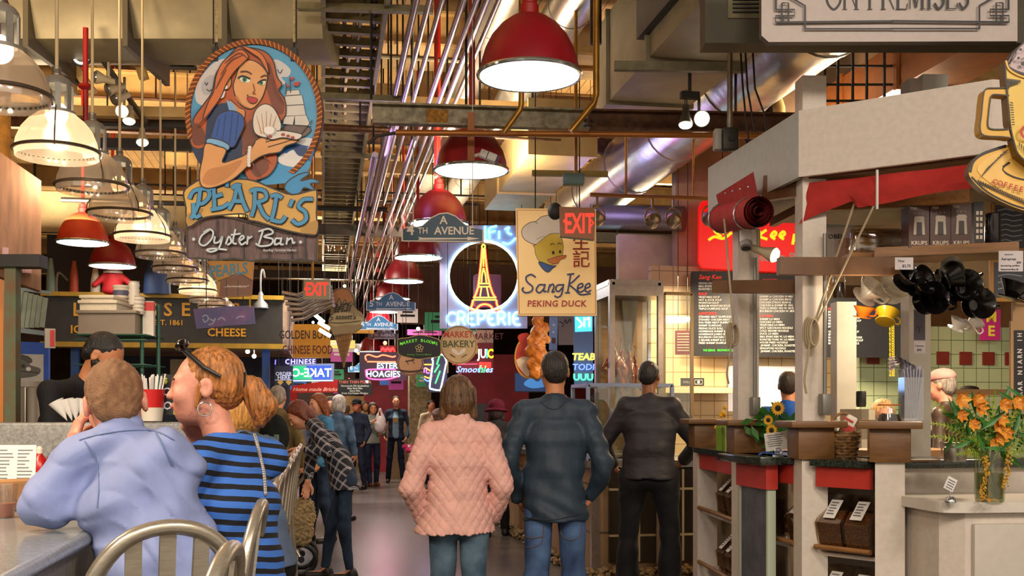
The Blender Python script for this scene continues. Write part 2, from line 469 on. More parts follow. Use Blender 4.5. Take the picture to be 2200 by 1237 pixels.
# ------------------------------------------------------------------ people
J0 = dict(pel=(0, 0, .95), wai=(0, .0, 1.10), che=(0, .01, 1.29), nec=(0, -.01, 1.47), head=(0, .03, 1.635),
          shR=(.175, -.01, 1.42), elR=(.235, -.03, 1.14), wrR=(.24, .04, .90), hipR=(.085, 0, .92), knR=(.10, .015, .50), anR=(.10, -.03, .09))
for k in list(J0):
    if k.endswith('R'): J0[k[:-1] + 'L'] = (-J0[k][0],) + J0[k][1:]
def joints(H=1.75, **kw):
    J = dict(J0); J.update(kw); s = H / 1.75
    return {k: Vector(v) * s for k, v in J.items()}
def head_mat(J, yaw=0, pitch=0, roll=0):
    return Matrix.Translation(J['head']) @ Euler((math.radians(pitch), math.radians(roll), math.radians(yaw)), 'YXZ').to_matrix().to_4x4()
def head_sd(sd, M, f=1.0, beard=0, fem=0):
    e = lambda c, r, k=.02, op='u': sd.ell(tuple(x * f for x in c), tuple(x * f for x in r), None, k * f, op, M)
    e((0, -.012, .03), (.076, .096, .088), .02); e((0, .035, -.02), (.062, .058, .085), .03); e((0, .055, -.085), (.034, .03, .026), .035)
    e((0, .025, -.06), (.056, .055, .04), .03)
    e((0, .086, .016), (.05, .012, .012), .02)
    for sx in (-1, 1):
        e((sx * .034, .100, -.004), (.017, .013, .011), .014, 's')
        e((sx * .032, .080, -.004), (.014, .0135, .012), .004)
        e((sx * .043, .07, -.03), (.022, .02, .02), .03)
        e((sx * .078, -.008, -.005), (.011, .02, .031), .006); e((sx * .086, -.004, -.003), (.006, .011, .018), .006, 's')
        e((sx * .009, .106, -.033), (.009, .010, .008), .008)
    sd.cap((0, .092 * f, .012 * f), (0, .106 * f, -.028 * f), .006 * f, .009 * f, .012 * f, M=M)
    e((0, .092, -.058), (.022, .012, .006), .006); e((0, .091, -.067), (.018, .012, .006), .006)
    return sd
def eyes(M, parent, f=1.0, iris='3a2a1c'):
    b = MB()
    for sx in (-1, 1):
        b.sph((sx * .032 * f, .0805 * f, -.004 * f), (.0125 * f, .0142 * f, .0085 * f), 0, 10, 8)
        b.sph((sx * .032 * f, .0895 * f, -.004 * f), (.0058 * f, .006 * f, .0058 * f), 1, 10, 8)
        b.tube([(sx * x * f, y * f, z * f) for x, y, z in ((.016, .097, .017), (.03, .098, .022), (.047, .088, .018))], .0035 * f, 6, 1)
    b.v = [tuple(M @ Vector(p)) for p in b.v]
    return b.build('eyes', [mat('eye_white', 'e8e0d8', .3), mat('iris_' + iris, iris, .3)], parent)
def hand_sd(sd, wr, d, nrm, curl=.35, side=1, s=1.0, spread=.12, k=.007, thumb=1):
    """palm + five fingers; d = wrist to knuckles, nrm = the way the palm faces, side: +1 when the thumb is on d x nrm"""
    wr = Vector(wr); d = Vector(d).normalized(); n = Vector(nrm); n = (n - d * n.dot(d)).normalized(); a = d.cross(n) * side
    sd.loft([(wr - d * .01 * s, .024 * s, .018 * s), (wr + d * .04 * s, .036 * s, .014 * s), (wr + d * .082 * s, .040 * s, .012 * s)], tuple(a), .012)
    for i, (off, L, r) in enumerate(((.029, .040, .0088), (.010, .045, .0092), (-.010, .042, .0088), (-.029, .033, .0078))):
        p = wr + d * (.084 if i < 3 else .078) * s + a * off * s; ang = curl * (.7 + .1 * i); dr = d + a * off * spread * 10
        dr.normalize(); pts = [p]
        for j, q in enumerate((1, .62, .48)):
            v = dr * math.cos(ang) + n * math.sin(ang); p = p + v * L * q * s; pts.append(p); ang += curl * (1.1 - .1 * j)
        sd.chain(pts, [r * s, r * .95 * s, r * .88 * s, r * .75 * s], k)
    b = wr + d * .025 * s + a * .026 * s + n * .006 * s; t1 = b + (d * .6 + a * .62 + n * .35 * thumb) * .045 * s; t2 = t1 + (d * .85 + a * .2 + n * .5 * thumb) * .034 * s
    t3 = t2 + (d * .8 - a * .05 + n * .6 * thumb) * .026 * s
    sd.chain([b, t1, t2, t3], [.016 * s, .0115 * s, .0105 * s, .008 * s], .01)
    return sd
def body_sd(J, M, f=1.0, w=1.0, hands=None, fem=0, feet=True):
    """one continuous body: head, neck, torso, arms, hands, legs, feet (kept slim under the clothes)"""
    sd = SD(); u = J['shR'] - J['shL']; rt = tuple(u)
    sd.loft([(J['pel'], .13 * w, .085 * w), (J['wai'], .115 * w, .075 * w), (J['che'], .135 * w, .09 * w), ((J['shR'] + J['shL']) / 2 - Vector((0, 0, .045)), .12 * w, .055 * w)], rt, .05)
    hp = M @ Vector((0, -.015 * f, -.06 * f)); sd.cap(J['nec'] - Vector((0, 0, .03)), hp, .058 * (1 - .12 * fem) * f, .05 * (1 - .1 * fem) * f, .04)
    for q in 'RL':
        sd.cap(J['sh' + q], J['el' + q], .043 * w, .036 * w, .03); sd.cap(J['el' + q], J['wr' + q], .036 * w, .025, .02)
        sd.cap(J['hip' + q], J['kn' + q], .068 * w, .048 * w, .03)
        if 'an' + q in J:
            sd.cap(J['kn' + q], J['an' + q], .046 * w, .033, .03)
            if feet:
                t = J.get('to' + q, J['an' + q] + Vector((0, .15, -.05))); sd.cap(J['an' + q] + Vector((0, -.02, -.045)), t, .032, .026, .03)
        hd = (hands or {}).get(q)
        if hd: hand_sd(sd, J['wr' + q], *hd)
        else:
            d = (J['wr' + q] - J['el' + q]).normalized(); hand_sd(sd, J['wr' + q], d, Vector((-1 if q == 'R' else 1, .2, 0)), .5, -1 if q == 'R' else 1)
    head_sd(sd, M, f, fem=fem)
    return sd
def top_sd(J, w=1.0, r=1.0, hem=None, sleeve=1.0, flare=1.0, neck=.03, loose=1.0, fem=0, belly=0):
    """shirt or jacket: torso loft + sleeves"""
    sd = SD(); u = J['shR'] - J['shL']; rt = tuple(u); hem = hem if hem is not None else J['pel'] - Vector((0, 0, .05)); hz = hem.z; hem = hem - Vector((0, 0, .06))
    mid = (J['shR'] + J['shL']) / 2
    sd.loft([(hem, .176 * w * flare, .132 * w * flare + belly), (J['wai'], .152 * w * (1 - .08 * fem) * loose, .113 * w * loose + belly), (J['che'], .165 * w, .115 * w + belly * .5), (mid - Vector((0, 0, .03)), .135 * w, .07 * w)], rt, .04)
    n = (J['head'] - J['nec']).normalized(); sd.cap(J['nec'] - n * .05, J['nec'] + n * neck, .062, .06, .05)
    for q in 'RL':
        e = J['sh' + q].lerp(J['el' + q], min(1, sleeve * 2) if sleeve < .5 else 1)
        a = J['sh' + q].lerp(mid, .06); sd.cap(a, J['nec'].lerp(mid, .25), .056 * r, .05, .035); sd.cap(a, e, .057 * r, .051 * r, .022)
        if sleeve > .5: sd.cap(J['el' + q], J['el' + q].lerp(J['wr' + q], (sleeve - .5) * 2), .051 * r, .042 * r, .02)
    sd.cap(J['nec'] + n * (neck + .07), J['head'], .068, .10, .012, 's'); sd.cut((0, 0, hz), (0, 0, -1))
    return sd
def legs_sd(J, w=1.0, r=1.0, an=.052, top=None, to=1.0, waist=None):
    sd = SD(); rt = tuple(J['hipR'] - J['hipL'])
    sd.loft([((J['hipR'] + J['hipL']) / 2 - Vector((0, 0, .02)), .152 * w, .108 * w), (waist if waist is not None else J['pel'] + Vector((0, 0, .04)), .138 * w, .098 * w)], rt, .03)
    for q in 'RL':
        sd.cap(J['hip' + q], J['kn' + q], .082 * r * w, .062 * r, .025); sd.cap(J['kn' + q], J['kn' + q].lerp(J['an' + q], to), .064 * r, an * r, .03)
        c = J['hip' + q] - Vector((0, .032, .03)); sd.ell(c, (.078 * w, .074 * w, .085), None, .03)
    return sd
def shoe(J, q, m, parent, name='shoe', h=.011, k=1.0):
    a = J['an' + q]; t = J.get('to' + q, a + Vector((0, .16, -.05)))
    sd = SD(); d = (t - a); d.z = 0; d.normalize(); z = a.z - .055
    sd.cap(a + Vector((0, 0, -.02)) - d * .02, a + Vector((0, 0, -.04)) - d * .03, .045 * k, .04 * k, .03); sd.cap(Vector((a.x, a.y, z)) - d * .03, Vector((a.x, a.y, z - .005)) + d * .16, .038 * k, .036 * k, .03)
    sd.cut((0, 0, a.z - .088), (0, 0, -1))
    return sd.build(name, m, parent, h)
def hair_sd(M, f=1.0, style='short', vol=1.0):
    sd = SD(); e = lambda c, r, k=.025, op='u': sd.ell(tuple(x * f for x in c), tuple(x * f * vol for x in r), None, k * f, op, M)
    c = lambda a, b, ra, rb, k=.025: sd.cap(tuple(x * f for x in a), tuple(x * f for x in b), ra * f, rb * f, k * f, M=M)
    if style == 'short':
        e((0, -.014, .036), (.080, .099, .090)); e((0, -.055, -.02), (.07, .055, .065))
        sd.cut((0, .052 * f, .05 * f), (0, 1, -.28), M); sd.cut((0, -.03 * f, -.065 * f), (0, .5, -1), M)
    elif style == 'crop':
        e((0, -.016, .034), (.0785, .097, .089)); e((0, -.06, -.015), (.066, .045, .06))
        sd.cut((0, .055 * f, .055 * f), (0, 1, -.45), M); sd.cut((0, -.05 * f, -.06 * f), (0, .7, -1), M)
    elif style == 'bob':
        e((0, -.016, .036), (.088, .104, .096)); e((0, -.05, -.03), (.085, .07, .09))
        for sx in (-1, 1): c((sx * .07, -.01, .03), (sx * .078, -.015, -.10), .03, .028)
        sd.cut((0, .05 * f, .02 * f), (0, 1, -.5), M)
    elif style == 'long':
        e((0, -.014, .038), (.086, .102, .094)); e((0, -.06, -.04), (.08, .06, .1))
        for sx in (-1, 1): c((sx * .07, .0, .03), (sx * .085, .015, -.2), .03, .022); c((sx * .04, -.06, -.05), (sx * .06, -.07, -.25), .05, .03)
        sd.cut((0, .055 * f, .04 * f), (0, 1, -.5), M)
    elif style == 'pony':
        e((0, -.018, .034), (.080, .099, .092)); e((0, -.065, -.005), (.066, .05, .062))
        sd.cut((0, .045 * f, .05 * f), (0, 1, -.42), M); sd.cut((0, -.05 * f, -.075 * f), (0, .75, -1), M)
    sd.disp(lambda X, Y, Z: (.0022 * np.sin(X * 260 + 3 * np.sin(Z * 60)) * np.sin(Z * 120 + 4 * np.sin(Y * 50) + X * 90)).astype(np.float32))
    return sd
SKIN = dict(
    fair=lambda: mat('skin_fair', 'd99a78', .5, noise=(26, .09), bump=(90, .08)), tan=lambda: mat('skin_tan', 'bb7a52', .5, noise=(26, .1), bump=(90, .08)),
    brown=lambda: mat('skin_brown', '8c5836', .5, noise=(26, .1), bump=(90, .08)), pink=lambda: mat('skin_pink', 'd48f78', .5, noise=(30, .12), bump=(90, .1)))
def hair_mat(c, a=.5):
    return mat('hair_' + c, c, .42, noise=(34, min(.7, a + .15)), bump=(60, .5), stretch=(3, 3, .35))
def cloth(name, c, a=.12, rough=.85, b=.25, sc=18):
    return mat('cloth_' + name, c, rough, noise=(sc, a), bump=(220, b), spec=.25)
# ------------------------------------------------------------------ the hall
def floor_nodes(nt, co):
    x = n_xyz(nt, co)
    a = n_noise(nt, co, 3.0, (.35, 5, 1), 6); b = n_noise(nt, co, 14, (.25, 5, 1), 3)
    row = n_math(nt, 'FRACT', n_math(nt, 'MULTIPLY', x[1], 1 / .19)); seam = n_math(nt, 'LESS_THAN', row, .045)
    pid = n_math(nt, 'FLOOR', n_math(nt, 'MULTIPLY', x[1], 1 / .19))
    r = n_math(nt, 'FRACT', n_math(nt, 'MULTIPLY', n_math(nt, 'SINE', n_math(nt, 'MULTIPLY', pid, 12.99)), 437.5))
    c = n_mix(nt, a, '2e2b2a', '6c645e'); c = n_mix(nt, n_math(nt, 'MULTIPLY', b, .45), c, '5c4f44'); c = n_mix(nt, n_math(nt, 'MULTIPLY', r, .3), c, '8c8480')
    return n_mix(nt, n_math(nt, 'MULTIPLY', seam, .6), c, '2c2824'), b, .12
struct(MB().box((0, 16, -.05), (26, 46, .1)).build('floor', node_mat('floor_planks', .27, floor_nodes), smooth=False))
def ceil_nodes(nt, co):
    x = n_xyz(nt, co); w = n_math(nt, 'LESS_THAN', n_math(nt, 'FRACT', n_math(nt, 'MULTIPLY', x[0], 1 / .16)), .08)
    c = n_mix(nt, n_noise(nt, co, 2.2), '8a6a40', 'b8945c'); return n_mix(nt, w, c, '5a4426')
struct(MB().box((0, 18, 6.45), (26, 42, .1)).build('ceiling', node_mat('ceiling_boards', .8, ceil_nodes), smooth=False))
wallm = mat('wall_plaster', 'a98a5e', .8, noise=(2, .2))
struct(MB().box((0, 37, 3.2), (26, .2, 6.4)).build('wall_back', mat('wall_back_paint', '4c3a2c', .8, noise=(2, .3))))
struct(MB().box((-11, 18, 3.2), (.2, 38, 6.4)).build('wall_left', wallm))
struct(MB().box((11, 18, 3.2), (.2, 38, 6.4)).build('wall_right', wallm))
cream = mat('beam_cream', 'c9a468', .7, noise=(5, .22)); rust = mat('rusty_steel', '5a3a24', .8, noise=(14, .45), bump=(30, .4)); dark = mat('dark_steel', '2b2622', .6, noise=(8, .3))
galv = mat('galvanised_steel', '8d8474', .42, .6, noise=(16, .25)); olive = mat('olive_steel', '6d6648', .6, noise=(12, .3)); brass = mat('brass_pipe', 'a87c32', .35, .7, noise=(10, .3))
redp = mat('red_pipe', '9a1a16', .4); silver = mat('silver_duct', 'b9b2a6', .3, .75, noise=(5, .15), bump=(9, .2)); black = mat('black_iron', '151310', .5); white = mat('white_paint', 'd8cfc0', .55, noise=(12, .08))
# cross beams of the roof
bars = []; condp = []
for i, y in enumerate([9.6, 11.8, 12.7, 14.5, 17.4, 20.2, 23.0, 26.0, 29.5, 33]):
    lb = 'cream painted roof beam, number %s counted from the front of the market' % ['one', 'two', 'three', 'four', 'five', 'six', 'seven', 'eight', 'nine', 'ten'][i]
    o = MB().box((0, 0, 0), (22, .16, .34)).box((0, 0, -.18), (22, .34, .03)).box((0, 0, .18), (22, .34, .03)).build('roof_beam', cream, smooth=False)
    o.location = (0, y, 5.78 - .12 * (i % 2)); tag(o, lb, 'beam', 'roof beams across the market')
for i, (x, nm) in enumerate([(-5.2, 'far left'), (-2.6, 'left of the aisle'), (1.75, 'over the row of red dome lamps'), (4.4, 'over the coffee kiosk'), (6.8, 'far right')]):
    o = MB().box((0, 18, 0), (.2, 30, .26)).build('roof_purlin', mat('purlin_timber', '8f6a3c', .7, noise=(6, .3)), smooth=False); o.location = (x, 0, 6.15)
    tag(o, 'long timber purlin under the ceiling boards, ' + nm, 'beam', 'roof purlins')
for i, (y, z, x0, x1, m) in enumerate([(8.9, 4.95, -6, -.3, cream), (12.2, 4.6, -7, 4, rust), (14.4, 4.75, -2, 8, cream), (16.8, 4.3, -7, 6, dark), (19.2, 4.6, -7, 8, cream), (22, 4.25, -8, 8, dark), (25, 4.6, -8, 8, cream), (28, 4.1, -8, 8, rust), (10.4, 4.45, .6, 2.2, cream)]):
    bars.append((y, z, x0, x1)); o = MB().box(((x0 + x1) / 2, 0, 0), (x1 - x0, .10, .16)).build('steel_crossbar', m, smooth=False); o.location = (0, y, z)
    tag(o, '%s steel crossbar hung %s below the roof beams' % ('cream' if m is cream else 'rusty' if m is rust else 'dark', ['at front left', 'second row back', 'third row back', 'fourth row back', 'fifth row back', 'sixth row back', 'seventh row back', 'at the very back', 'short one behind the front red dome'][i]), 'beam', 'hung steel crossbars')
# timber wall panels high over the back of the stalls
for i, (x0, x1, y, z0, z1, c, lb) in enumerate([(-7.5, -1.2, 24, 2.9, 4.0, '3c2c22', 'dark timber bulkhead over the far left stalls'), (-6.5, -2.2, 10.2, 4.35, 5.25, 'b08a52', 'cream board bulkhead high on the left above the track lights'), (1.5, 8, 21, 3.2, 4.4, '5a4230', 'brown timber bulkhead behind the duck restaurant sign'), (-1.3, .9, 31, 2.6, 3.7, '30242c', 'dark bulkhead at the far end of the aisle'), (3.9, 8.6, 11.6, 2.95, 5.4, 'b8a27c', 'beige plaster bulkhead above the red restaurant sign'), (3.3, 4.2, 11.8, 2.85, 3.5, 'c8b48c', 'pale plaster panel under the round duct, behind the yoke lamps'), (-3.45, -1.6, 14.05, 3.7, 4.2, '8a7a58', 'olive board panel behind the orange red dome lamp')]):
    o = MB().box(((x0 + x1) / 2, 0, (z0 + z1) / 2), (x1 - x0, .12, z1 - z0)).build('bulkhead', mat('bulk%d' % i, c, .75, noise=(4, .2)), smooth=False); o.location = (0, y, 0); tag(o, lb, 'wall panel')
# cable tray: two rails and its rungs
t = thing('cable_tray', 'long ladder shaped cable tray running under the ceiling beside the mermaid sign', 'cable tray', (.0, 0, 4.5))
for x in (0, .46): MB().box((x, 16, 0), (.035, 18, .11)).build('rail', olive, t, False)
b = MB()
for x in (-.2, .2): b.box((x, 0, .012), (.4, .015, .05))
rg = MB().box((.23, 0, 0), (.46, .06, .03)).box((.23, -.03, .02), (.46, .012, .05)).build('rung', olive, t, False); rg.location = (0, 7.2, 0)
for i in range(1, 60):
    c = rg.copy(); COL.objects.link(c); c.parent = t; c.location = (0, 7.2 + i * (.28 if i < 45 else .3), 0)
for i in range(5):
    xx = .07 + .08 * i
    MB().tube([(xx + .03 * math.sin(y * 1.3 + i * 2), y, .05 + .03 * math.sin(y * .9 + i)) for y in np.arange(7, 24.5, .6)], .017, 6).build('cable', mat('cable%d' % (i % 3), ['6c6250', '2a2622', 'a89878'][i % 3], .5), t)
for i, (px, py, px2, d, lb) in enumerate([(640, 14, 930, 7.9, 'topmost strut holding the cable tray'), (690, 206, 872, 9.4, 'strut under the cable tray beside the mermaid sign rim'), (690, 330, 850, 12.4, 'strut under the cable tray level with the second red dome'), (690, 420, 830, 15.5, 'strut under the cable tray farther back')]):
    a = P(px, py, d); e = P(px2, py + 8, d)
    o = MB().bar((0, 0, 0), e - a, .06, .05).build('strut_channel', olive, None, False); o.location = a; tag(o, 'olive slotted steel channel, ' + lb, 'strut', 'cable tray struts')
# conduits running away from the viewer
pm = mat('conduit_steel', '8a7c86', .3, .9)
cond = [(872, 100, 4.25), (897, 100, 4.2), (921, 100, 4.25), (962, 100, 4.3), (987, 100, 4.25), (1046, 60, 4.4), (1022, 60, 4.35), (850, 420, 3.9), (838, 300, 4.0), (792, 400, 3.75)]
ords = ['first', 'second', 'third', 'fourth', 'fifth', 'sixth', 'seventh', 'eighth', 'ninth', 'tenth']
for i, (px, py, z) in enumerate(cond):
    p = PZ(px, py, z); y0 = 6.6 if py < 200 else 9.5; condp.append((p.x, y0, z))
    o = MB().tube([(0, y0, 0), (0, y0 + 9 + i % 3, 0), (.04, y0 + 9.3 + i % 3, -.05), (.1, 24 + i % 4, -.05)], .02 if i % 3 else .026, 10).build('conduit', pm); o.location = (p.x, 0, z)
    tag(o, 'shiny steel conduit running under the ceiling, %s of the bundle right of the cable tray' % ords[i], 'pipe', 'ceiling conduits')
# round ducts along the aisle
def round_duct(px, py, z, r, y0, y1, label, m=silver, seams=1.1):
    p = PZ(px, py, z); t = thing('round_duct', label, 'duct', (p.x, y0, z))
    pts = [(0, 0, 0), (0, y1 - y0, 0)]; MB().tube(pts, r, 28).build('duct_body', m, t)
    y = .5
    while y < y1 - y0:
        MB().tube([(0, y, 0), (0, y + .04, 0)], r * 1.03, 28).build('band', m, t); y += seams
    return t
round_duct(1210, 40, 4.9, .19, 7.2, 22, 'silver round duct passing behind the nearest red dome lamp')
round_duct(1072, 22, 5.1, .17, 8.2, 25, 'silver round duct left of the nearest red dome lamp')
round_duct(1560, 190, 4.35, .35, 6.6, 15.5, 'large silver round duct above the spotlights, catching added blue light', seams=1.6)
# sprinkler and drain pipes
def pipe(name, label, pts, r, m, cat='pipe', group=None):
    pts = [Vector(p) for p in pts]; o = MB().tube([p - pts[0] for p in pts], r, 10).build(name, m); o.location = pts[0]; return tag(o, label, cat, group)
pipe('drain_pipe', 'brass coloured bent pipe right of the nearest red dome lamp', [P(1281, -680, 7.2), P(1281, 205, 7.2), P(1276, 222, 7.2), P(1226, 282, 7.2)], .022, brass)
pipe('drain_pipe', 'brass coloured bent pipe just under the nearest red dome lamp', [P(1121, -760, 7.5), P(1120, 225, 7.5), P(1116, 238, 7.5), P(1082, 285, 7.5)], .02, brass)
pipe('stand_pipe', 'thick black iron pipe beside the brass bent pipe', [P(1280, -660, 7.3), P(1280, 95, 7.3)], .04, black)
pipe('sprinkler_drop', 'red vertical pipe left of the nearest dome lamp', [P(1016, -450, 8.5), P(1016, 236, 8.5)], .018, redp)
pipe('sprinkler_drop', 'red drop pipe above the third red dome lamp', [PY(937, -200, 10.4), PY(937, 380, 10.4)], .02, redp)
pipe('sprinkler_drop', 'thin red pipe on the left near the track lights', [P(184, 60, 8), P(184, 290, 8)], .02, redp)
t = MB().lathe([(.0, .02), (.05, .02), (.055, 0), (.02, -.02), (0, -.02)], 14).build('pipe_flange', redp); t.location = P(184, 188, 8); tag(t, 'red round flange on top of the thin red pipe at left', 'pipe fitting')
pipe('pipe_run', 'slim olive pipe along the front of the rusty beam', [P(850, 285, 7.7), P(1260, 288, 7.8), P(1720, 292, 7.8)], .022, mat('pipe_amber', 'a8692c', .4, .4), 'pipe')
pipe('pipe_run', 'curved thin conduit below the galvanised beam', [P(790, 310, 7.8), P(810, 292, 7.8), P(860, 284, 7.8), P(1010, 290, 7.8)], .012, dark, 'pipe')
t = thing('channel_beam', 'long galvanised and rusty steel channel beam crossing under the dome lamps', 'beam', PY(800, 246, 8.0))
a, e1, e2 = PY(800, 246, 8.0), PY(1262, 260, 8.0), PY(1730, 268, 8.0)
def chan(p, q, m, nm):
    p, q = p - a, q - a; v = MB(); v.bar(p, q, .02, .13); v.bar(p + Vector((0, -.03, .07)), q + Vector((0, -.03, .07)), .08, .015); v.bar(p + Vector((0, -.03, -.07)), q + Vector((0, -.03, -.07)), .08, .015); return v.build(nm, m, t, False)
chan(a, e1, mat('beam_galv', '827860', .6, .25, noise=(18, .35), col2='a89c80'), 'galvanised_beam'); chan(e1, e2, rust, 'rusty_beam')
MB().box((.48, -.02, -.005), (.16, .02, .12)).build('rust_patch', mat('rust_patch', '9a6a20', .8, noise=(50, .5)), t)
b = MB()
for i in range(4): b.tube([(1.62 + .05 * (i % 2), -.04, -.02 + .05 * (i // 2)), (1.62 + .05 * (i % 2), -.0, -.02 + .05 * (i // 2))], .012, 8)
b.build('bolt', dark, t)
# rectangular ducts on the right
def rect_duct(label, x0, x1, y0, y1, z0, z1, m, seams=1.0, grille=None):
    t = thing('rectangular_duct', label, 'duct', ((x0 + x1) / 2, y0, z0)); w = x1 - x0; h = z1 - z0; L = y1 - y0
    MB().box((0, L / 2, h / 2), (w, L, h)).build('duct_body', m, t, False)
    y = 0
    while y <= L + .01:
        MB().box((0, y, h / 2), (w + .05, .04, h + .05)).build('flange', m, t, False); y += seams
    if grille:
        MB().box((-w / 2 - .03, grille, h * .45), (.06, .8, h * .45)).build('grille', dark, t, False)
    return t
dm = mat('duct_olive', '857c62', .55, .2, noise=(4, .18)); dm2 = mat('duct_cream', 'b39a68', .55, .1, noise=(4, .15))
rect_duct('big olive grey rectangular duct overhead, right of the nearest red dome', 2.3, 3.0, 6.3, 8.9, 4.02, 4.75, dm, 1.1, .8)
rect_duct('cream rectangular duct farther back, over the exit sign', 1.98, 2.62, 10.2, 13.2, 4.0, 4.5, dm2, 1.9)
p1, p2 = P(1320, 142, 7.2), P(1602, 146, 7.2)
o = MB().bar((0, 0, 0), p2 - p1, .05, .06).build('duct_bracket', olive, None, False); o.location = p1; tag(o, 'olive steel channel strapped under the big rectangular duct', 'strut')
p1, p2 = P(1143, 372, 9.8), P(1306, 374, 9.8)
o = MB().bar((0, 0, 0), p2 - p1, .05, .05).build('duct_bracket', mat('bracket_yellow', '9a8a4a', .6), None, False); o.location = p1; tag(o, 'yellowish steel channel under the cream duct, above the exit sign', 'strut')
# black air handler behind the shop sign
t = thing('air_handler', 'dark metal air handler box with a louvred grille behind the white overhead sign', 'air unit', P(1860, 92, 5.75), -YAW)
k = 5.75 / FPX
MB().box((0, .08, .4), (690 * k, .16, .8)).build('casing', mat('casing_grey', '4a4638', .55, .2, noise=(4, .2)), t, False)
f = MB(); [f.box((-265 * k + .02, -.012, .16 + i * .022), (60 * k, .02, .008)) for i in range(8)]
f.build('louvre', black, t); MB().box((-265 * k + .02, .0, .24), (80 * k, .02, .22)).build('louvre_frame', olive, t, False)
# conduit with switch boxes left of the kiosk canopy
t = thing('switch_conduit', 'grey vertical conduit ending in a dark switch box beside the kiosk canopy', 'conduit', P(1568, 300, 6.6), -YAW)
MB().tube([(0, 0, .05), (0, 0, .62)], .017, 10).build('conduit_pipe', galv, t); MB().box((0, 0, 0), (.1, .08, .14), bev=.012).build('switch_box', mat('box_dark', '35322c', .5, .3), t); MB().box((-.075, .01, 0), (.045, .07, .13), bev=.008).build('cover_plate', mat('box_grey', '9a9488', .5), t)
MB().tube([(.0, -.045, 0), (0, -.055, 0)], .02, 12).build('switch_knob', black, t)
for i, (x0, x1, yb) in enumerate([(1590, 1608, 300), (1600, 1622, 285), (1616, 1650, 330)]):
    pipe('hanging_cable', 'black cable hanging past the switch box, %s of three' % ['left', 'middle', 'right'][i], [P(x0, 90, 6.5), P(x0 + 6, 190, 6.5), P(x1 - 6, 250, 6.5), P(x1, yb, 6.5)], .006, black, 'cable', 'cables by the switch box')
# yellow pipe elbow and studs behind the kiosk canopy
pipe('elbow_pipe', 'thick cream pipe with an elbow behind the kiosk canopy', [P(1560, 205, 9), P(1650, 205, 9), P(1668, 212, 9), P(1674, 232, 9), P(1674, 290, 9)], .05, cream)
# dark grille frame and copper coloured duct seen over the kiosk
t = thing('pipe_rack', 'rack of thin dark pipes over the kiosk canopy', 'pipe rack', P(1860, 180, 8.2), -YAW); k = 8.2 / FPX
for i, x in enumerate((1772, 1800, 1832, 1862, 1900, 1945)): MB().tube([((x - 1860) * k, 0, -80 * k), ((x - 1860) * k, 0, 110 * k)], .012, 8).build('upright', black, t)
for y in (140, 180, 215, 240): MB().tube([(-95 * k, .02, (180 - y) * k), (100 * k, .02, (180 - y) * k)], .01, 8).build('cross_pipe', black, t)
rect_duct('copper coloured rectangular duct above the coffee kiosk', 4.3, 4.75, 6.6, 8.8, 3.95, 4.3, mat('duct_copper', 'a8642c', .5, .2, noise=(5, .2)), .9)
rect_duct('brown slatted box duct at the top right above the kiosk', 4.0, 5.6, 8.9, 9.7, 3.85, 4.9, mat('duct_brown', '5c4630', .6, noise=(6, .3)), .4)
# pipes crossing under the roof and the rods that carry pipes, crossbars and conduits
sup = []
for i in range(26):
    y = random.uniform(9, 26); z = random.uniform(4.0, 5.4); x0 = random.uniform(-6, 1); L = random.uniform(2, 6)
    o = MB().tube([(0, 0, 0), (L, 0, 0)], random.choice([.015, .022, .03]), 8).build('sprinkler_pipe', random.choice([dark, rust, black, olive])); o.location = (x0, y, z); tag(o, 'thin pipe crossing the ceiling from side to side', 'pipe', 'ceiling cross pipes')
    sup += [(x0 + L * f, y, z) for f in (.15, .85)]
for y, z, x0, x1 in bars: sup += [(x0 + (x1 - x0) * f, y, z) for f in (.1, .37, .63, .9)]
for x, y, z in condp: sup += [(x, y + .3, z), (x, y + 5, z)]
sup += [(1.06, 8.0, 3.8), (3.2, 8.0, 3.8), (.35, 8.0, 3.8), (2.45, 8.7, 4.7), (2.85, 6.8, 4.7), (2.3, 13, 4.5), (4.5, 8, 4.3), (4.6, 9.3, 4.9), (3.5, 7.5, 4.7), (3.5, 12.5, 4.7), (.02, 9, 4.5), (.46, 9, 4.5), (.02, 14, 4.5), (.46, 14, 4.5)]
r0 = None
for x, y, z0 in sup:
    if r0 is None: r0 = MB().tube([(0, 0, 0), (0, 0, 1)], .011, 6).build('hanger_rod', black); o = r0
    else: o = r0.copy(); COL.objects.link(o)
    o.location = (x, y, z0); o.scale = (1, 1, 6.4 - z0); tag(o, 'thin dark rod hanging from the ceiling between the beams', 'rod', 'ceiling hanger rods')
# big duct at the top left, and beams under it
t = thing('main_duct', 'large dull silver duct across the top left corner', 'duct', P(245, 10, 8.2), -YAW); k = 8.2 / FPX
pf = [(-.1, .0), (.0, -.26), (.35, -.3), (.75, -.22), (.85, .05), (.7, .35), (.0, .35)]
v = MB(); n = len(pf)
v.add([(-1.3, y, z) for y, z in pf] + [(1.6, y, z) for y, z in pf], [(i, (i + 1) % n, (i + 1) % n + n, i + n) for i in range(n)] + [tuple(range(n))[::-1], tuple(range(n, 2 * n))]); v.build('duct_body', mat('duct_dull', '85795c', .5, .35, noise=(4, .2)), t)
for x in (-.62, .13, .88): MB().box((x, .37, .0), (.04, 1.0, .72)).build('band', mat('duct_band', '5c5340', .5, .3), t, False)
for i, (x0, y0, x1, y1, d, lb) in enumerate([(130, 100, 200, 200, 9, 'left'), (285, 95, 310, 170, 9.2, 'right')]):
    a, e = P(x0, y0, d), P(x1, y1, d); o = MB().bar((0, 0, 0), e - a, .07, .07).build('roof_brace', cream, None, False); o.location = a; tag(o, 'cream diagonal roof brace behind the track lights, %s one' % lb, 'brace')
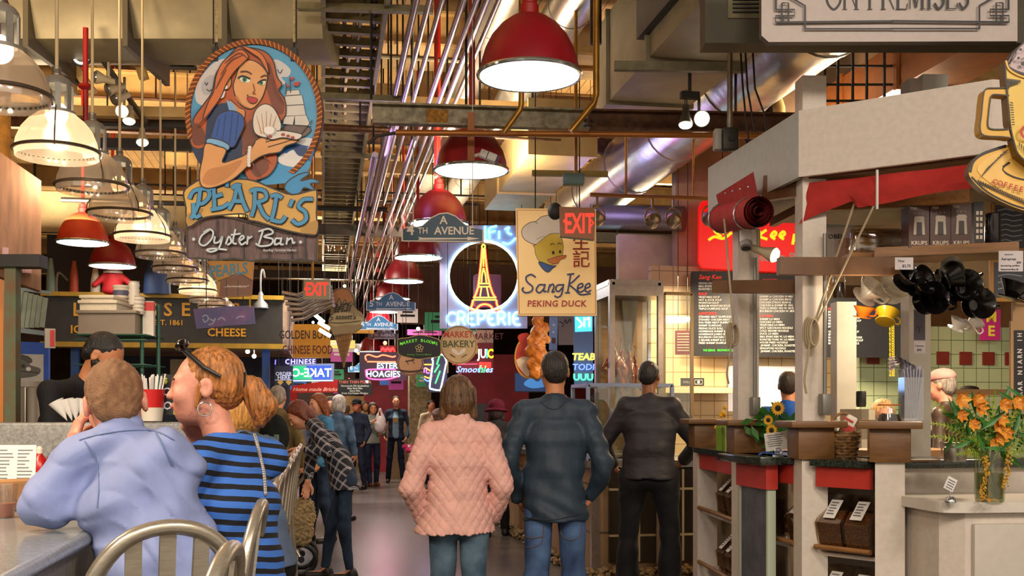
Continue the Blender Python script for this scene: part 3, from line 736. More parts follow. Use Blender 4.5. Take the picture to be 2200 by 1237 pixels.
for i, (x0, x1, y, d, m, nm) in enumerate([(160, 420, 240, 9.6, cream, 'cream'), (150, 430, 262, 9.8, dark, 'dark'), (150, 420, 308, 10.0, dark, 'lower dark'), (290, 420, 140, 9.4, black, 'thin black')]):
    a, e = P(x0, y, d), P(x1, y + 4, d); o = MB().bar((0, 0, 0), e - a, .1, .09 if i < 3 else .03).build('cross_beam', m, None, False); o.location = a; tag(o, '%s beam behind the glass pendant lamps at upper left' % nm, 'beam')
# ------------------------------------------------------------------ lamps
lens_m = glow('lamp_lens', 'fff6ee', 7.0); chrome = mat('chrome_rim', 'c8d4d8', .15, .9); red_en = mat('red_enamel', '8e1220', .35, noise=(6, .12)); red_or = mat('orange_red_enamel', 'c23a1e', .4, noise=(6, .12))
def dome_lamp(label, loc, w, dm, top, dirty=1.0):
    s = w / .6; t = thing('dome_lamp', label, 'lamp', loc, 0, 'red dome lamps'); t.scale = (s,) * 3
    pf = [(.292, .02), (.285, .08), (.262, .16), (.225, .235), (.17, .30), (.11, .345), (.055, .365)]
    MB().shell(pf, 40).shell([(r - .006, z) for r, z in pf][::-1], 40).build('shade', dm, t); sh = t.children[0]
    MB().tube([(.3 * math.cos(2 * PI * i / 40), .3 * math.sin(2 * PI * i / 40), .012) for i in range(40)], .013, 8, closed=True).build('rim', chrome, sh)
    MB().lathe([(0, .012), (.29, .012), (.29, .004), (0, -.006)], 40).build('lens', lens_m, sh)
    MB().lathe([(.055, .36), (.055, .42), (.045, .43), (.045, .47), (.02, .48)], 18).build('neck', redp, t)
    MB().tube([(0, 0, .47), (0, 0, (top - loc[2]) / s)], .02, 8).build('stem', redp, t)
    return t
names = ['nearest and largest red dome lamp of the aisle row', 'second red dome lamp of the aisle row, with the security camera in front', 'third red dome lamp, behind the 4th Avenue sign', 'fourth red dome lamp, right below the 4th Avenue sign', 'fifth red dome lamp, just above the 5th Avenue sign', 'sixth red dome lamp of the aisle row, behind the 5th Avenue sign', 'seventh red dome lamp, beyond the avenue signs', 'farthest red dome lamp of the aisle row']
for i in range(8):
    dome_lamp(names[i], (1.19, 6.16 + 2.5 * i, 3.44), .6, red_en, 6.41)
dome_lamp('orange red dome lamp on the left above the ice cream stall', P(178, 523, 12.8), .6, red_or, 6.41)
dome_lamp('dark red dome lamp on the left, lower and behind the orange red one', P(242, 573, 14.6), .62, red_en, 6.41)
dome_lamp('small red dome lamp far back beside the hoagies neon', P(797, 756, 25), .6, red_en, 6.41)
# glass pendants over the oyster bar
gl = glass('prismatic_glass', 'f4e6d2', .48, .12, .6); cage = mat('cage_grey', '8e8a80', .5, .3, noise=(9, .2)); bulb_m = glow('bulb', 'ffe9c8', 6.0); ring_m = mat('ring_brown', '5c5144', .4, .5); cord_m = mat('cord_cream', 'cdb68a', .6)
def pendant(label, loc):
    t = thing('pendant_lamp', label, 'lamp', loc, 0, 'prismatic glass pendants over the bar')
    pf = [(.196, -.035), (.2, 0), (.192, .05), (.17, .105), (.135, .15), (.098, .18), (.086, .195)]
    sh = MB().shell(pf, 96, rib=-.03).build('glass_shade', gl, t, angle=80)
    MB().tube([(.205 * math.cos(2 * PI * i / 40), .205 * math.sin(2 * PI * i / 40), .0) for i in range(40)], .009, 8, closed=True).build('rim_ring', ring_m, sh)
    b = MB(); b.shell([(.09, .185), (.092, .2), (.078, .205)], 24)
    for k in range(8):
        a = 2 * PI * k / 8; R = Matrix.Rotation(a, 3, 'Z'); b.box(tuple(R @ Vector((.074, 0, .265))), (.008, .028, .13), 0, R)
    b.lathe([(.078, .325), (.075, .345), (.06, .365), (.035, .378), (.0, .38)], 24); b.build('cage', cage, t)
    MB().lathe([(.022, .378), (.024, .39), (.02, .395), (.024, .405), (.02, .41), (.022, .425), (.01, .43)], 14).build('socket', galv, t)
    MB().sph((0, 0, .19), (.055, .055, .06)).build('bulb', bulb_m, t)
    for k in range(3):
        a = 2 * PI * k / 3 + .4; MB().tube([(.205 * math.cos(a), .205 * math.sin(a), -.012), (.2 * math.cos(a), .2 * math.sin(a), .05), (.095 * math.cos(a), .095 * math.sin(a), .21)], .004, 6).build('clip_wire', ring_m, sh)
    MB().tube([(0, 0, .43), (0, 0, 3.62)], .009, 8).build('stem', cord_m, t)
    return t
ds = [4.45, 5.41, 6.25, 7.1, 8.0, 8.9, 9.8, 10.7, 11.6, 12.5, 13.4, 14.3]
pos = []
for d in ds:
    y = 885 - 3030 / d; pos.append(P(690 - 568 * 5.41 / d, y, d))
p0 = pendant('nearest glass pendant lamp, cut by the left edge of the picture', pos[0])
nth = ['', 'second', 'third', 'fourth', 'fifth', 'sixth', 'seventh', 'eighth', 'ninth', 'tenth', 'eleventh', 'farthest']
for i in range(1, 12):
    dup(p0, pos[i], .3 * i, '%s glass pendant lamp of the row over the bar, counted from the front' % nth[i] if i < 11 else 'farthest small glass pendant lamp of the row, in front of the blue banner')
for i in (1, 4, 8): point_light('pendant_light', pos[i] + Vector((0, 0, -.12)), 12, WARM, .12)
# spotlights
spot_m = mat('spot_grey', '6c675c', .45, .4); spot_w = mat('spot_cream', 'b8a888', .5); hot = glow('spot_lit', 'fff4e0', 9.0)
def spot(label, loc, aim, L=.14, r=.055, lit=True, body=spot_m, yoke=.16):
    t = thing('spotlight', label, 'spotlight', loc); a = Vector(aim).normalized(); R = a.to_track_quat('Z', 'Y').to_matrix()
    MB().lathe([(r * .45, -L), (r * .55, -L * .5), (r * .95, -.02), (r, .0)], 20, (0, 0, 0), 0, R).build('spot_head', body, t)
    MB().lathe([(0, .002), (r * .9, .002), (r * .8, .012), (0, .018)], 20, (0, 0, 0), 0, R).build('spot_lens', hot if lit else glass('lens_off', 'c0b8a8', .3, .1, .5), t)
    MB().tube([a * -L * .7, a * -L * .7 + Vector((0, 0, yoke))], .012, 8).build('yoke', body, t)
    return t
spot('lit spotlight aimed at the viewer, right of the two under the olive duct', P(1508, 255, 8), (-.15, -1, -.25), .16, .062)
spot('unlit ribbed spotlight pointing down, left of the bright one under the olive duct', P(1473, 268, 8), (-.1, -.25, -1), .16, .055, True)
o = MB().box((0, 0, 0), (.14, .05, .05)).tube([(0, 0, 0), (0, 0, .5)], .014, 8).build('spot_mount', dark); o.location = P(1482, 205, 8); tag(o, 'dark mount holding the two spotlights under the olive duct', 'lamp mount')
# rail of dark unlit spotlights on the left
a, e = P(192, 86, 8.5), P(312, 262, 9.6); o = MB().bar((0, 0, 0), e - a, .04, .03).build('track_rail', mat('rail_grey', '5f5a50', .4, .5)); o.location = a; tag(o, 'sloping track light rail behind the glass pendants', 'rail')
for px, py, d, aim, lit, lb in [(205, 165, 8.7, (-1, -.5, .1), False, 'topmost clear track spotlight pointing left'), (232, 192, 8.9, (-.8, -.5, -.4), False, 'second track spotlight from the top'), (246, 214, 9.0, (-.7, -.6, -.5), False, 'third track spotlight, above the bright one'), (262, 239, 9.2, (0, -1, -.3), True, 'brightest round track spotlight facing the viewer'), (277, 260, 9.3, (0, -.35, -1), True, 'lit track spotlight aimed down, below the brightest one'), (306, 306, 9.6, (.1, -.45, -1), True, 'lowest lit track spotlight at the end of the rail')]:
    spot(lb, P(px, py, d), aim, .15, .055, lit, spot_w)
t = thing('ring_lamp', 'round lamp with a ribbed bright ring and looped cable at upper left', 'lamp', P(175, 122, 8.6)); k = 8.6 / FPX
MB().tube([(18 * k * math.cos(2 * PI * i / 30), 0, 18 * k * math.sin(2 * PI * i / 30)) for i in range(30)], .014, 8, closed=True).build('ring', black, t)
MB().tube([(15 * k * math.cos(2 * PI * i / 30), -.012, 15 * k * math.sin(2 * PI * i / 30)) for i in range(30)], .01, 8, closed=True).build('ring_light', glow('ring_glow', 'f0ece0', 2.0), t)
MB().tube([(-.06, 0, 0), (-.07, 0, .1), (0, 0, .16), (.06, 0, .1), (.07, 0, 0)], .006, 6).tube([(0, 0, .05), (.0, 0, .17)], .01, 6).build('loop_cable', black, t); MB().lathe([(0, -.01), (.04, -.01), (.04, .01), (0, .01)], 16, R=Matrix.Rotation(PI / 2, 3, 'X')).build('lamp_core', spot_m, t)
# heat lamps on a rail by the duck restaurant
a, e = P(1268, 418, 10), P(1560, 428, 10.0); o = MB().tube([(0, 0, 0), e - a], .02, 8).build('lamp_rail', mat('rail_copper', '9a6a3c', .4, .4)); o.location = a; tag(o, 'thin copper rail carrying the yoke lamps', 'rail')
[pipe('rail_hanger', 'thin pipe holding the copper lamp rail, %s one' % l, [P(x, 421, 10), P(x, -620, 10)], .012, brass, 'pipe', 'rail hangers') for x, l in ((1345, 'left'), (1490, 'right'))]
pipe('vent_duct', 'grey horizontal duct behind the yoke lamps', [P(1275, 466, 12.3), P(1470, 470, 11.9)], .14, mat('vent_grey', '7c766e', .4, .5))
for px, py, lb in [(1283, 470, 'left one, beside the exit sign'), (1402, 474, 'middle one'), (1447, 474, 'one right of the middle'), (1524, 470, 'right, before the red sign')]:
    t = thing('yoke_lamp', 'grey lamp in a brass yoke on the copper rail, ' + lb, 'lamp', P(px, py, 10), .3, 'yoke lamps')
    MB().tube([(.085 * math.sin(a), 0, .02 + .10 * math.cos(a)) for a in np.linspace(-1.9, 1.9, 16)], .008, 8).tube([(0, 0, .12), (0, 0, .22)], .012, 8).build('yoke', mat('yoke_brass', 'a08654', .3, .6), t)
    MB().lathe([(.03, .07), (.06, .05), (.075, 0), (.07, -.03), (.02, -.04), (0, -.04)], 18, R=Matrix.Rotation(1.2, 3, 'X')).build('lamp_head', mat('lamp_head_grey', '8a8276', .3, .6), t)
    MB().sph((0, -.05, 0), .032).build('lamp_bulb', mat('bulb_clear', 'd8ccb0', .15, .2), t)
# security cameras
t = thing('security_camera', 'white bullet security camera hanging before the second red dome lamp', 'camera', P(1012, 335, 7.95), -YAW); k = 7.95 / FPX
MB().box((0, 0, .14), (.05, .04, .36)).build('bracket', mat('bracket_orange', '9c5a28', .6), t, False)
MB().tube([(.02, 0, 0), (.08, -.02, .01)], .014, 8).build('arm', white, t)
R = Matrix.Rotation(math.radians(22), 3, 'Y'); MB().box((.13, -.04, -.01), (.13, .06, .06), 0, R, .01).build('camera_body', mat('camera_white', 'd8d4d0', .4), t); MB().box((.125, -.07, -.005), (.006, .004, .062), 0, R).box((.195, -.04, -.035), (.012, .05, .05), 0, R).build('camera_lens', black, t)
t = thing('security_camera', 'white bullet security camera under the rolled red awning', 'camera', P(1603, 512, 6.3), .1)
MB().tube([(0, 0, .07), (0, .0, -.02)], .038, 16).build('camera_body', mat('camera_white', 'd8d4d0', .4), t); MB().tube([(0, 0, -.015), (-.015, -.03, -.06)], .034, 16).build('camera_barrel', mat('camera_grey', '9a958e', .4), t); MB().tube([(-.016, -.032, -.063), (-.0165, -.033, -.066)], .026, 16).build('camera_lens', black, t)
# ------------------------------------------------------------------ hanging signs
class Art(Sign):                  # flat artwork in thin layers on a board; z() maps the tracing grid to photo pixels
    def __init__(s, cx, cy, d, name, label, ox=0, oy=0, sc=1, group=None, cat='sign'):
        Sign.__init__(s, cx, cy, d, name, label, cat, group); s.ox, s.oy, s.sc = ox, oy, sc; s.y = -.02; s.mb = MB(); s.ms = []
    def pt(s, p): return s.q(s.ox + p[0] / s.sc, s.oy + p[1] / s.sc)
    def mi(s, c, e=0, rough=.45):
        m = mat('paint_%s_%s' % (c, e), c, rough, 0, e, c) if e else mat('paint_' + c, c, rough, noise=(10, .07))
        if m not in s.ms: s.ms.append(m)
        return s.ms.index(m)
    def fill(s, pts, c, sm=0, e=0, th=.0012):
        q = [s.pt(p) for p in pts]; q = spl(q, sm) if sm else q
        s.y -= .0007; s.mb.prism(q, s.y - th, s.y, s.mi(c, e)); return s
    def line(s, pts, w, c='1c0e08', sm=4, closed=False, e=0):
        s.y -= .0004; s.mb.stroke([s.pt(p) for p in pts], (lambda t: w(t) / s.sc * s.k) if callable(w) else w / s.sc * s.k, s.y, s.mi(c, e), .0012, sm, closed); return s
    def ink(s, pts, c, w=5, sm=4, lc='1c0e08', e=0):
        s.fill(pts, c, sm, e); s.line(pts, w, lc, sm, True); return s
    def ell(s, x, y, rx, ry, c, n=28, e=0): return s.fill([(x + rx * math.cos(2 * PI * i / n), y + ry * math.sin(2 * PI * i / n)) for i in range(n)], c, 0, e)
    def txt(s, t, x, y, h, c, bold=0, shear=0, align='CENTER', sx=1, sp=1, rot=0, e=0, line=1):   # h = cap height on the grid, (x, y) baseline
        a, b = s.pt((x, y)); s.y -= .0005; s.mb.text(t, a, b, h / s.sc * s.k / .727, s.y, s.mi(c, e), align, bold, shear, .0008, sp, line, sx, rot); return s
    def done(s, name='artwork'):
        o = s.mb.build(name, s.ms, s.t, False); s.mb = MB(); s.ms = []; return o
    def board(s, pts, c, th=.03, name='board', sm=0, m=None, side=None, ch=None):
        q = [s.pt(p) for p in pts]; q = spl(q, sm) if sm else q
        ms = [m or mat('board_' + c, c, .5, noise=(6, .08))]
        if side: ms.append(mat('edge_' + side, side, .5))
        return MB().prism(q, -.02, -.02 + th, 0, 1 if side else 0).build(name, ms, s.t, False)
def oval(cx, cy, rx, ry, n=56): return [(cx + rx * math.cos(2 * PI * i / n), cy + ry * math.sin(2 * PI * i / n)) for i in range(n)]
ropem = mat('rope_sisal', 'b9a070', .8, noise=(60, .3))
# the oyster bar sign
A = Art(548, 325, 5.6, 'hanging_sign', 'big oval oyster bar sign with a red haired woman holding a shell', 380, 60, 2.378)
A.board([(400 + 352 * math.cos(a), 446 - 384 * math.sin(a)) for a in np.linspace(-.98, PI + .98, 50)], '3a2012', .03, 'oval_board')
O = oval(400, 446, 322, 352, 64); A.fill(O, '4f9cc4')
A.fill([(100, 360), (110, 290), (150, 230), (190, 190), (240, 165), (290, 180), (300, 300), (240, 400), (130, 400)], 'd6cdc9', 4).fill([(130, 300), (170, 250), (210, 260), (200, 320), (150, 350)], 'b9b4b6', 4)
A.fill([(500, 170), (540, 180), (585, 220), (575, 255), (540, 260), (560, 290), (510, 300), (490, 220)], 'cfcac8', 4)
A.fill([(82, 440), (130, 400), (160, 470), (200, 800), (150, 740), (100, 620)], '3f8ec0', 0).fill([(90, 500), (120, 470), (150, 560), (110, 600)], 'd9d6d4', 4)
for a, b in (((150, 285), (165, 300)), ((160, 320), (185, 330)), ((520, 220), (545, 240))): A.line([a, ((a[0] + b[0]) / 2, b[1]), (b[0], a[1])], 4)
# sea and waves
A.fill([(440, 640), (520, 600), (620, 590), (716, 560), (716, 600), (690, 700), (640, 775), (560, 800), (420, 800)], '1e5f9c').fill([(520, 700), (610, 690), (690, 690), (640, 780), (540, 800), (430, 800)], '3a9ad2', 3)
A.fill([(560, 660), (600, 630), (640, 655), (690, 600), (712, 590), (700, 640), (660, 690), (600, 700)], 'e4e0dc', 4).fill([(610, 590), (650, 570), (705, 575), (700, 610), (650, 605)], 'd8d6d6', 4).fill([(520, 680), (560, 645), (600, 680), (660, 670), (640, 715), (560, 710)], 'e8e4e0', 4).fill([(600, 610), (660, 615), (690, 650), (630, 660)], '12396f', 4)
# ship
A.ink([(545, 520), (600, 500), (690, 520), (660, 560), (590, 575), (540, 560)], '6c564c', 4)
for q in ([(570, 330), (630, 325), (635, 350), (560, 355)], [(560, 358), (645, 352), (655, 400), (560, 405)], [(560, 408), (655, 402), (665, 455), (555, 460)], [(555, 462), (610, 458), (600, 505), (550, 500)], [(610, 458), (668, 455), (690, 510), (610, 505)]): A.ink(q, 'd6cfc4', 3, 1, '5a5048')
A.line([(585, 260), (588, 340)], 4, '3a2a20', 1).line([(565, 290), (566, 350)], 4, '3a2a20', 1).line([(640, 555), (700, 480)], 4, '2a1a14', 1)
for q in ([(585, 265), (610, 262), (595, 282)], [(565, 305), (580, 300), (580, 318)], [(605, 290), (640, 285), (625, 310), (605, 305)]): A.fill(q, 'c02a24', 0)
# hair, dress, figure
A.ink([(250, 190), (310, 120), (345, 110), (450, 130), (500, 180), (520, 260), (545, 300), (530, 330), (560, 380), (565, 450), (540, 500), (520, 620), (520, 700), (480, 760), (420, 785), (380, 790), (340, 700), (330, 600), (240, 500), (180, 560), (150, 620), (100, 625), (80, 580), (110, 540), (95, 480), (150, 400), (190, 340), (210, 250)], 'b85418', 6, 4)
A.fill([(480, 190), (505, 260), (520, 330), (555, 390), (550, 450), (505, 430), (470, 330), (450, 240)], '7c3410', 4).fill([(340, 560), (400, 480), (440, 640), (480, 720), (420, 770), (370, 700)], '7a3c1c', 4).fill([(95, 500), (140, 520), (160, 590), (110, 610), (90, 580)], '6e3012', 4)
A.fill([(180, 430), (300, 400), (330, 500), (345, 640), (330, 770), (230, 800), (140, 720), (90, 620), (150, 620)], '10284f', 4)
A.ink([(280, 380), (330, 420), (360, 440), (340, 520), (300, 450)], 'd98f4e', 4)          # neck
A.fill([(265, 380), (300, 400), (320, 440), (280, 440)], '7fb2dc', 0)
A.ink([(330, 215), (370, 180), (420, 190), (470, 240), (470, 290), (455, 350), (430, 395), (395, 425), (350, 415), (315, 370), (300, 310), (315, 260)], 'e3a162', 5, 4)
A.fill([(320, 360), (345, 400), (390, 425), (350, 412), (312, 372)], 'bd7438', 3)
A.ink([(255, 265), (285, 260), (290, 300), (270, 330), (255, 305)], 'd8904e', 4, 4)
A.fill([(335, 265), (385, 268), (382, 292), (345, 290)], 'f0ece0', 2).fill([(430, 290), (462, 285), (458, 304), (435, 304)], 'f0ece0', 2)
A.ell(358, 279, 12, 13, '2f8a5c').ell(443, 296, 10, 10, '2f8a5c').ell(358, 279, 5, 6, '101010').ell(443, 296, 4, 5, '101010')
A.line([(325, 272), (350, 262), (388, 276)], 9, '1a0c08').line([(425, 298), (445, 284), (468, 280)], 8, '1a0c08').line([(338, 240), (370, 238), (395, 252)], 6, '5a2810').line([(440, 268), (460, 258), (475, 262)], 6, '5a2810')
A.line([(402, 300), (410, 335), (400, 348), (415, 352)], 4, '7a3e1c').ell(375, 360, 4, 4, '30160c')
A.ink([(372, 372), (395, 368), (425, 380), (410, 400), (385, 395)], 'c22a24', 3, 4)
A.ell(264, 320, 10, 10, 'e8e4e0').fill([(235, 375), (262, 335), (255, 370)], 'd8dce0', 2)
A.ink([(215, 270), (245, 200), (300, 150), (345, 130), (380, 165), (350, 200), (310, 240), (270, 300), (240, 370), (190, 440), (150, 480), (175, 400), (205, 340)], 'd06a22', 5, 4)
A.ink([(345, 110), (400, 150), (440, 180), (480, 250), (470, 190), (430, 140)], 'd47026', 4, 4)
for q in ([(260, 200), (330, 150), (375, 175)], [(240, 260), (290, 190), (350, 160)], [(215, 330), (240, 280), (270, 230)], [(500, 270), (520, 330), (555, 400)], [(420, 520), (440, 640), (490, 700)], [(380, 600), (400, 700), (440, 770)], [(120, 520), (160, 480), (200, 430)]): A.line(q, lambda t: 9 * math.sin(PI * (.1 + .8 * t)), '6a2a0c')
A.ink([(205, 520), (230, 460), (290, 440), (345, 460), (360, 510), (330, 580), (300, 625), (240, 600), (190, 590)], '1f4f9e', 5, 4)
for q in ([(235, 480), (220, 570)], [(265, 460), (250, 590)], [(300, 450), (285, 600)], [(330, 460), (315, 590)]): A.line(q, lambda t: 10 * math.sin(PI * (.15 + .7 * t)), '123472', 1)
A.ink([(180, 580), (240, 590), (285, 615), (275, 640), (220, 615), (170, 605)], '7ab2dc', 5, 3)
A.ink([(165, 608), (225, 620), (270, 640), (250, 700), (300, 690), (370, 660), (410, 610), (420, 590), (470, 570), (560, 570), (600, 560), (640, 570), (625, 600), (570, 620), (540, 650), (480, 660), (430, 680), (380, 720), (300, 790), (200, 830), (145, 820), (135, 760), (150, 680)], 'dd9b5a', 6, 4)
A.fill([(180, 740), (260, 720), (350, 690), (300, 760), (210, 815), (150, 800)], 'c27f42', 4)
for q in ([(470, 600), (540, 580), (590, 575)], [(480, 625), (550, 605), (610, 585)], [(470, 590), (500, 575), (530, 570)]): A.line(q, 5, '4a2410')
for i in range(7): A.ell(386 - (i > 3) * (i - 3) * 1 + (i - 3) ** 2 * .4, 628 + i * 15, 9, 9, 'e6e0da')
A.ink([(420, 560), (405, 500), (420, 440), (460, 410), (500, 420), (530, 460), (550, 520), (530, 560), (480, 580)], 'e2d6c6', 5, 4)
for i in range(5): A.line([(450 + i * 12, 560), (425 + i * 25, 445 + abs(i - 2) * 12)], lambda t: 5 * (1 - t) + 2, 'b98c6a', 1)
A.ink([(480, 565), (540, 545), (600, 550), (655, 565), (630, 590), (560, 580), (500, 590)], 'ded4c8', 5, 4).ell(495, 548, 33, 26, 'b8b0ac').ell(490, 543, 27, 20, 'f0eae4')
for x, y in ((585, 572), (608, 580), (560, 565), (495, 574)): A.ell(x, y, 10, 7, 'a33a26')
A.done('illustration')
b = MB()
for i in range(150):
    a0 = -.99 + (PI + 1.98) * i / 149; a1 = a0 + .045
    f = lambda a, r: A.pt((400 + (322 + r) * math.cos(a), 446 - (352 + r) * math.sin(a)))
    p = [f(a0, 0), f(a1, 26), f(a1 + .028, 26), f(a0 + .028, 0)]
    b.prism(p, -.036, -.02, i % 2)
b.build('rope_border', [mat('rope_orange', 'c8742a', .6), mat('rope_brown', '7c3f14', .6)], A.t, False)
A.y = -.045
A.ink([(600, 860), (560, 830), (580, 790), (640, 755), (690, 750), (640, 790), (700, 780), (738, 800), (690, 805), (715, 840), (660, 825), (640, 850)], '2f8ec6', 6, 4)
pl = [(62, 1180), (60, 1010), (180, 965), (300, 975), (420, 1010), (560, 1050), (725, 1060), (718, 1195), (640, 1185), (560, 1192), (470, 1183), (380, 1195), (300, 1180), (200, 1190), (120, 1178)]
A.done('wave_splash')
A.board(pl, '5d4a48', .02, 'plank_board', m=mat('sign_planks', '6a5352', .6, noise=(18, .35), stretch=(4, 1, .6)))
A.y = -.03
for x in (215, 345, 475, 590, 660): A.line([(x, 985 + (x - 200) * .15), (x + 3, 1185)], 7, '1a1210', 1)
A.line(pl, 8, '1a0f0c', 1, True); A.y = -.04
def script(A, L, w, c, dk=None, dw=6, n=4, e=0):
    for q in L:
        if dk: A.line(q, w + dw, dk, n)
    for q in L: A.line(q, w, c, n, e=e)
OB = [[(178, 1040), (140, 1068), (128, 1105), (155, 1118), (190, 1085), (198, 1050), (178, 1036), (150, 1052)], [(208, 1072), (204, 1104), (230, 1098), (246, 1070), (228, 1130), (190, 1150), (165, 1140), (205, 1134), (268, 1140)], [(262, 1112), (278, 1072), (290, 1100), (270, 1116)], [(312, 1035), (298, 1100), (318, 1110)], [(288, 1065), (338, 1058)], [(330, 1096), (354, 1080), (346, 1068), (330, 1090), (342, 1114), (366, 1100)], [(376, 1070), (370, 1114)], [(372, 1088), (396, 1072)], [(452, 1040), (430, 1112)], [(428, 1048), (480, 1034), (502, 1055), (456, 1074), (500, 1086), (490, 1114), (440, 1122), (414, 1108)], [(542, 1084), (516, 1084), (512, 1114), (536, 1106)], [(546, 1078), (540, 1112), (556, 1112)], [(576, 1078), (570, 1114)], [(572, 1096), (596, 1082), (604, 1108), (614, 1100)]]
script(A, OB, 9, 'c4ced4', '2a2224', 6); A.ell(101, 1087, 8, 8, 'c4ced4').ell(642, 1102, 8, 8, 'c4ced4'); A.txt('Reading Terminal Market', 535, 1148, 12, 'c0c4c8', .01, .3)
A.done('oyster_bar_lettering')
A.y = -.05
bn = [(50, 850), (90, 810), (140, 785), (150, 830), (210, 825), (300, 785), (400, 790), (500, 830), (600, 862), (700, 840), (725, 850), (722, 960), (728, 1050), (690, 1065), (560, 1040), (430, 1000), (380, 990), (360, 960), (250, 965), (150, 980), (70, 1025), (62, 930)]
A.ink(bn, 'd0a048', 8, 3); A.fill([(70, 960), (150, 930), (120, 985), (70, 1015)], 'a87a30', 3).fill([(640, 1040), (722, 990), (726, 1045), (690, 1060)], 'b08434', 3)
PS = [[(82, 885), (105, 845), (168, 835), (184, 870), (150, 908), (118, 906)], [(136, 840), (124, 920), (90, 985)], [(102, 905), (108, 975), (140, 965)], [(205, 820), (210, 935)], [(178, 845), (205, 822), (268, 802), (272, 825)], [(205, 876), (250, 862)], [(190, 940), (250, 928), (284, 905)], [(322, 818), (312, 880), (282, 940)], [(330, 815), (350, 890), (376, 950)], [(298, 834), (318, 816), (344, 820)], [(300, 896), (362, 898)], [(414, 838), (412, 920), (396, 975)], [(390, 850), (414, 838), (462, 846), (470, 886), (414, 906)], [(432, 906), (456, 960), (486, 990)], [(524, 868), (512, 940), (498, 990)], [(494, 874), (524, 866), (552, 882)], [(492, 990), (545, 1002), (570, 972)], [(606, 888), (590, 925)], [(708, 888), (660, 890), (634, 925), (668, 952), (672, 992), (632, 1014), (600, 990)]]
script(A, PS, 19, '3a8cba', '1c1a20', 10, 3)
A.done('name_banner')
for x, lb in ((465, 'left'), (633, 'right')):
    rope('hanging_rope', 'twisted sisal rope holding the %s side of the mermaid sign' % lb, P(x, -10, 5.62), P(x, 125, 5.62), .009, ropem, 'ropes of the oyster bar sign')
    o = MB().box((0, 0, 0), (.03, .06, .07)).tube([(0, 0, .03), (0, 0, .07)], .008, 6).build('sign_clamp', black); o.parent = A.t; o.location = ((x - 548) * A.k, 0, (325 - 120) * A.k)
# the second oyster bar banner behind
A = Art(500, 625, 9.5, 'hanging_sign', 'smaller tilted oyster bar sign with yellow banner and wooden planks, below the big one', 400, 540, 3.866)
A.board([(180, 80), (565, 85), (545, 370), (270, 385), (260, 250)], 'c28a3a', .03); A.fill([(290, 250), (450, 190), (560, 240), (545, 365), (280, 380)], '7a4a38')
for x in (340, 435): A.line([(x, 235), (x, 375)], 6, '2a1410', 1)
A.line([(270, 250), (340, 225), (450, 190), (555, 250)], 8, '2a1410'); A.txt('PEARLS', 360, 200, 95, '3a86ae', .02, .1, sx=.75, rot=.1); A.line([(320, 300), (400, 290), (460, 298), (530, 285)], 5, 'd0c4b8'); A.txt('Terminal Market', 425, 300, 18, 'd8ccc0', .01, .3); A.done('lettering')
rope('hanging_rope', 'short yellow cord under the smaller tilted oyster bar sign', P(537, 640, 9.5), P(537, 660, 9.5), .008, mat('cord_yellow', 'c8a030', .6))
A = Art(483, 682, 9.6, 'hanging_sign', 'torn blue and violet oyster bar panel hanging before the ice cream stall', 400, 540, 3.866)
A.board([(65, 480), (300, 460), (560, 450), (575, 605), (330, 620), (90, 645)], '4a6aa8', .03, m=mat('panel_blue', '4f6cab', .5, noise=(9, .25), col2='8a5f9c'))
script(A, [[(140, 545), (170, 530), (190, 560), (160, 590), (145, 560)], [(200, 560), (230, 575), (250, 555), (225, 600), (190, 610)], [(270, 570), (300, 550), (330, 575)], [(420, 560), (450, 540), (490, 545)]], 9, 'a8b8d8'); A.done('lettering')
# avenue signs
def avenue(n, x0, x1, yt, yb, d, label, board, fg, top):
    w = x1 - x0; A = Art((x0 + x1) / 2, (yt + yb) / 2, d, 'street_sign', label, x0, yt, 100. / w, 'avenue signs'); h = (yb - yt) / w * 100
    sh = [(0, 20), (12, 19), (25, 16), (36, 6), (46, 1), (56, 0), (66, 4), (78, 15), (90, 19.5), (100, 21), (100, h), (0, h - 1)]
    A.board(sh, fg, .025, 'board'); A.fill([(2 + x * .96, 1.6 + y * (h - 3) / h) for x, y in sh], board)
    A.txt(n, 11, h - 9, 13, fg, .02).txt('TH', 26, h - 10.5, 7.5, fg, .015, sx=.9).txt('AVENUE', 64, h - 9.5, 9.5, fg, .02, sx=.98).txt('A', 51, 15 * h / 36 - 1, 10, fg, .02)
    A.fill([(20, h - 6.5), (22, h - 4.5), (20, h - 2.5), (80, h - 3.6), (80, h - 2), (95, h - 4.2), (80, h - 6.5), (80, h - 5), (26, h - 5.2)], fg); A.done('lettering')
    for x in (14, 86):
        q = A.pt((x, 18)); p = Vector((q[0], 0, q[1])); MB().tube([p, p + Vector((0, 0, 6.38 - A.t.location.z - q[1]))], .004, 6).build('hanging_wire', mat('wire_white', 'c8c0b8', .5), A.t)
avenue('4', 863, 1040, 457, 521, 8.0, 'largest and nearest avenue sign, dark teal with a pale arrow', '123a50', 'd8c8b4', .9)
avenue('5', 787, 893, 628, 668, 13.4, 'blue 5th Avenue sign with a white border, second of the avenue signs', '2f6a9a', 'd4dcec', 1.3)
avenue('6', 770, 855, 678, 709, 16.8, 'light blue 6th Avenue sign below the 5th Avenue sign', '2f7ab0', 'dce8f4', .9)
avenue('7', 792, 856, 704, 729, 21, 'dim violet 7th Avenue sign under the 6th Avenue sign', '3a3048', 'a898b0', .9)
avenue('8', 748, 812, 776, 800, 23.5, 'pale blue 8th Avenue sign above the black menu board far back', '3a86b8', 'c8dcf0', .9)
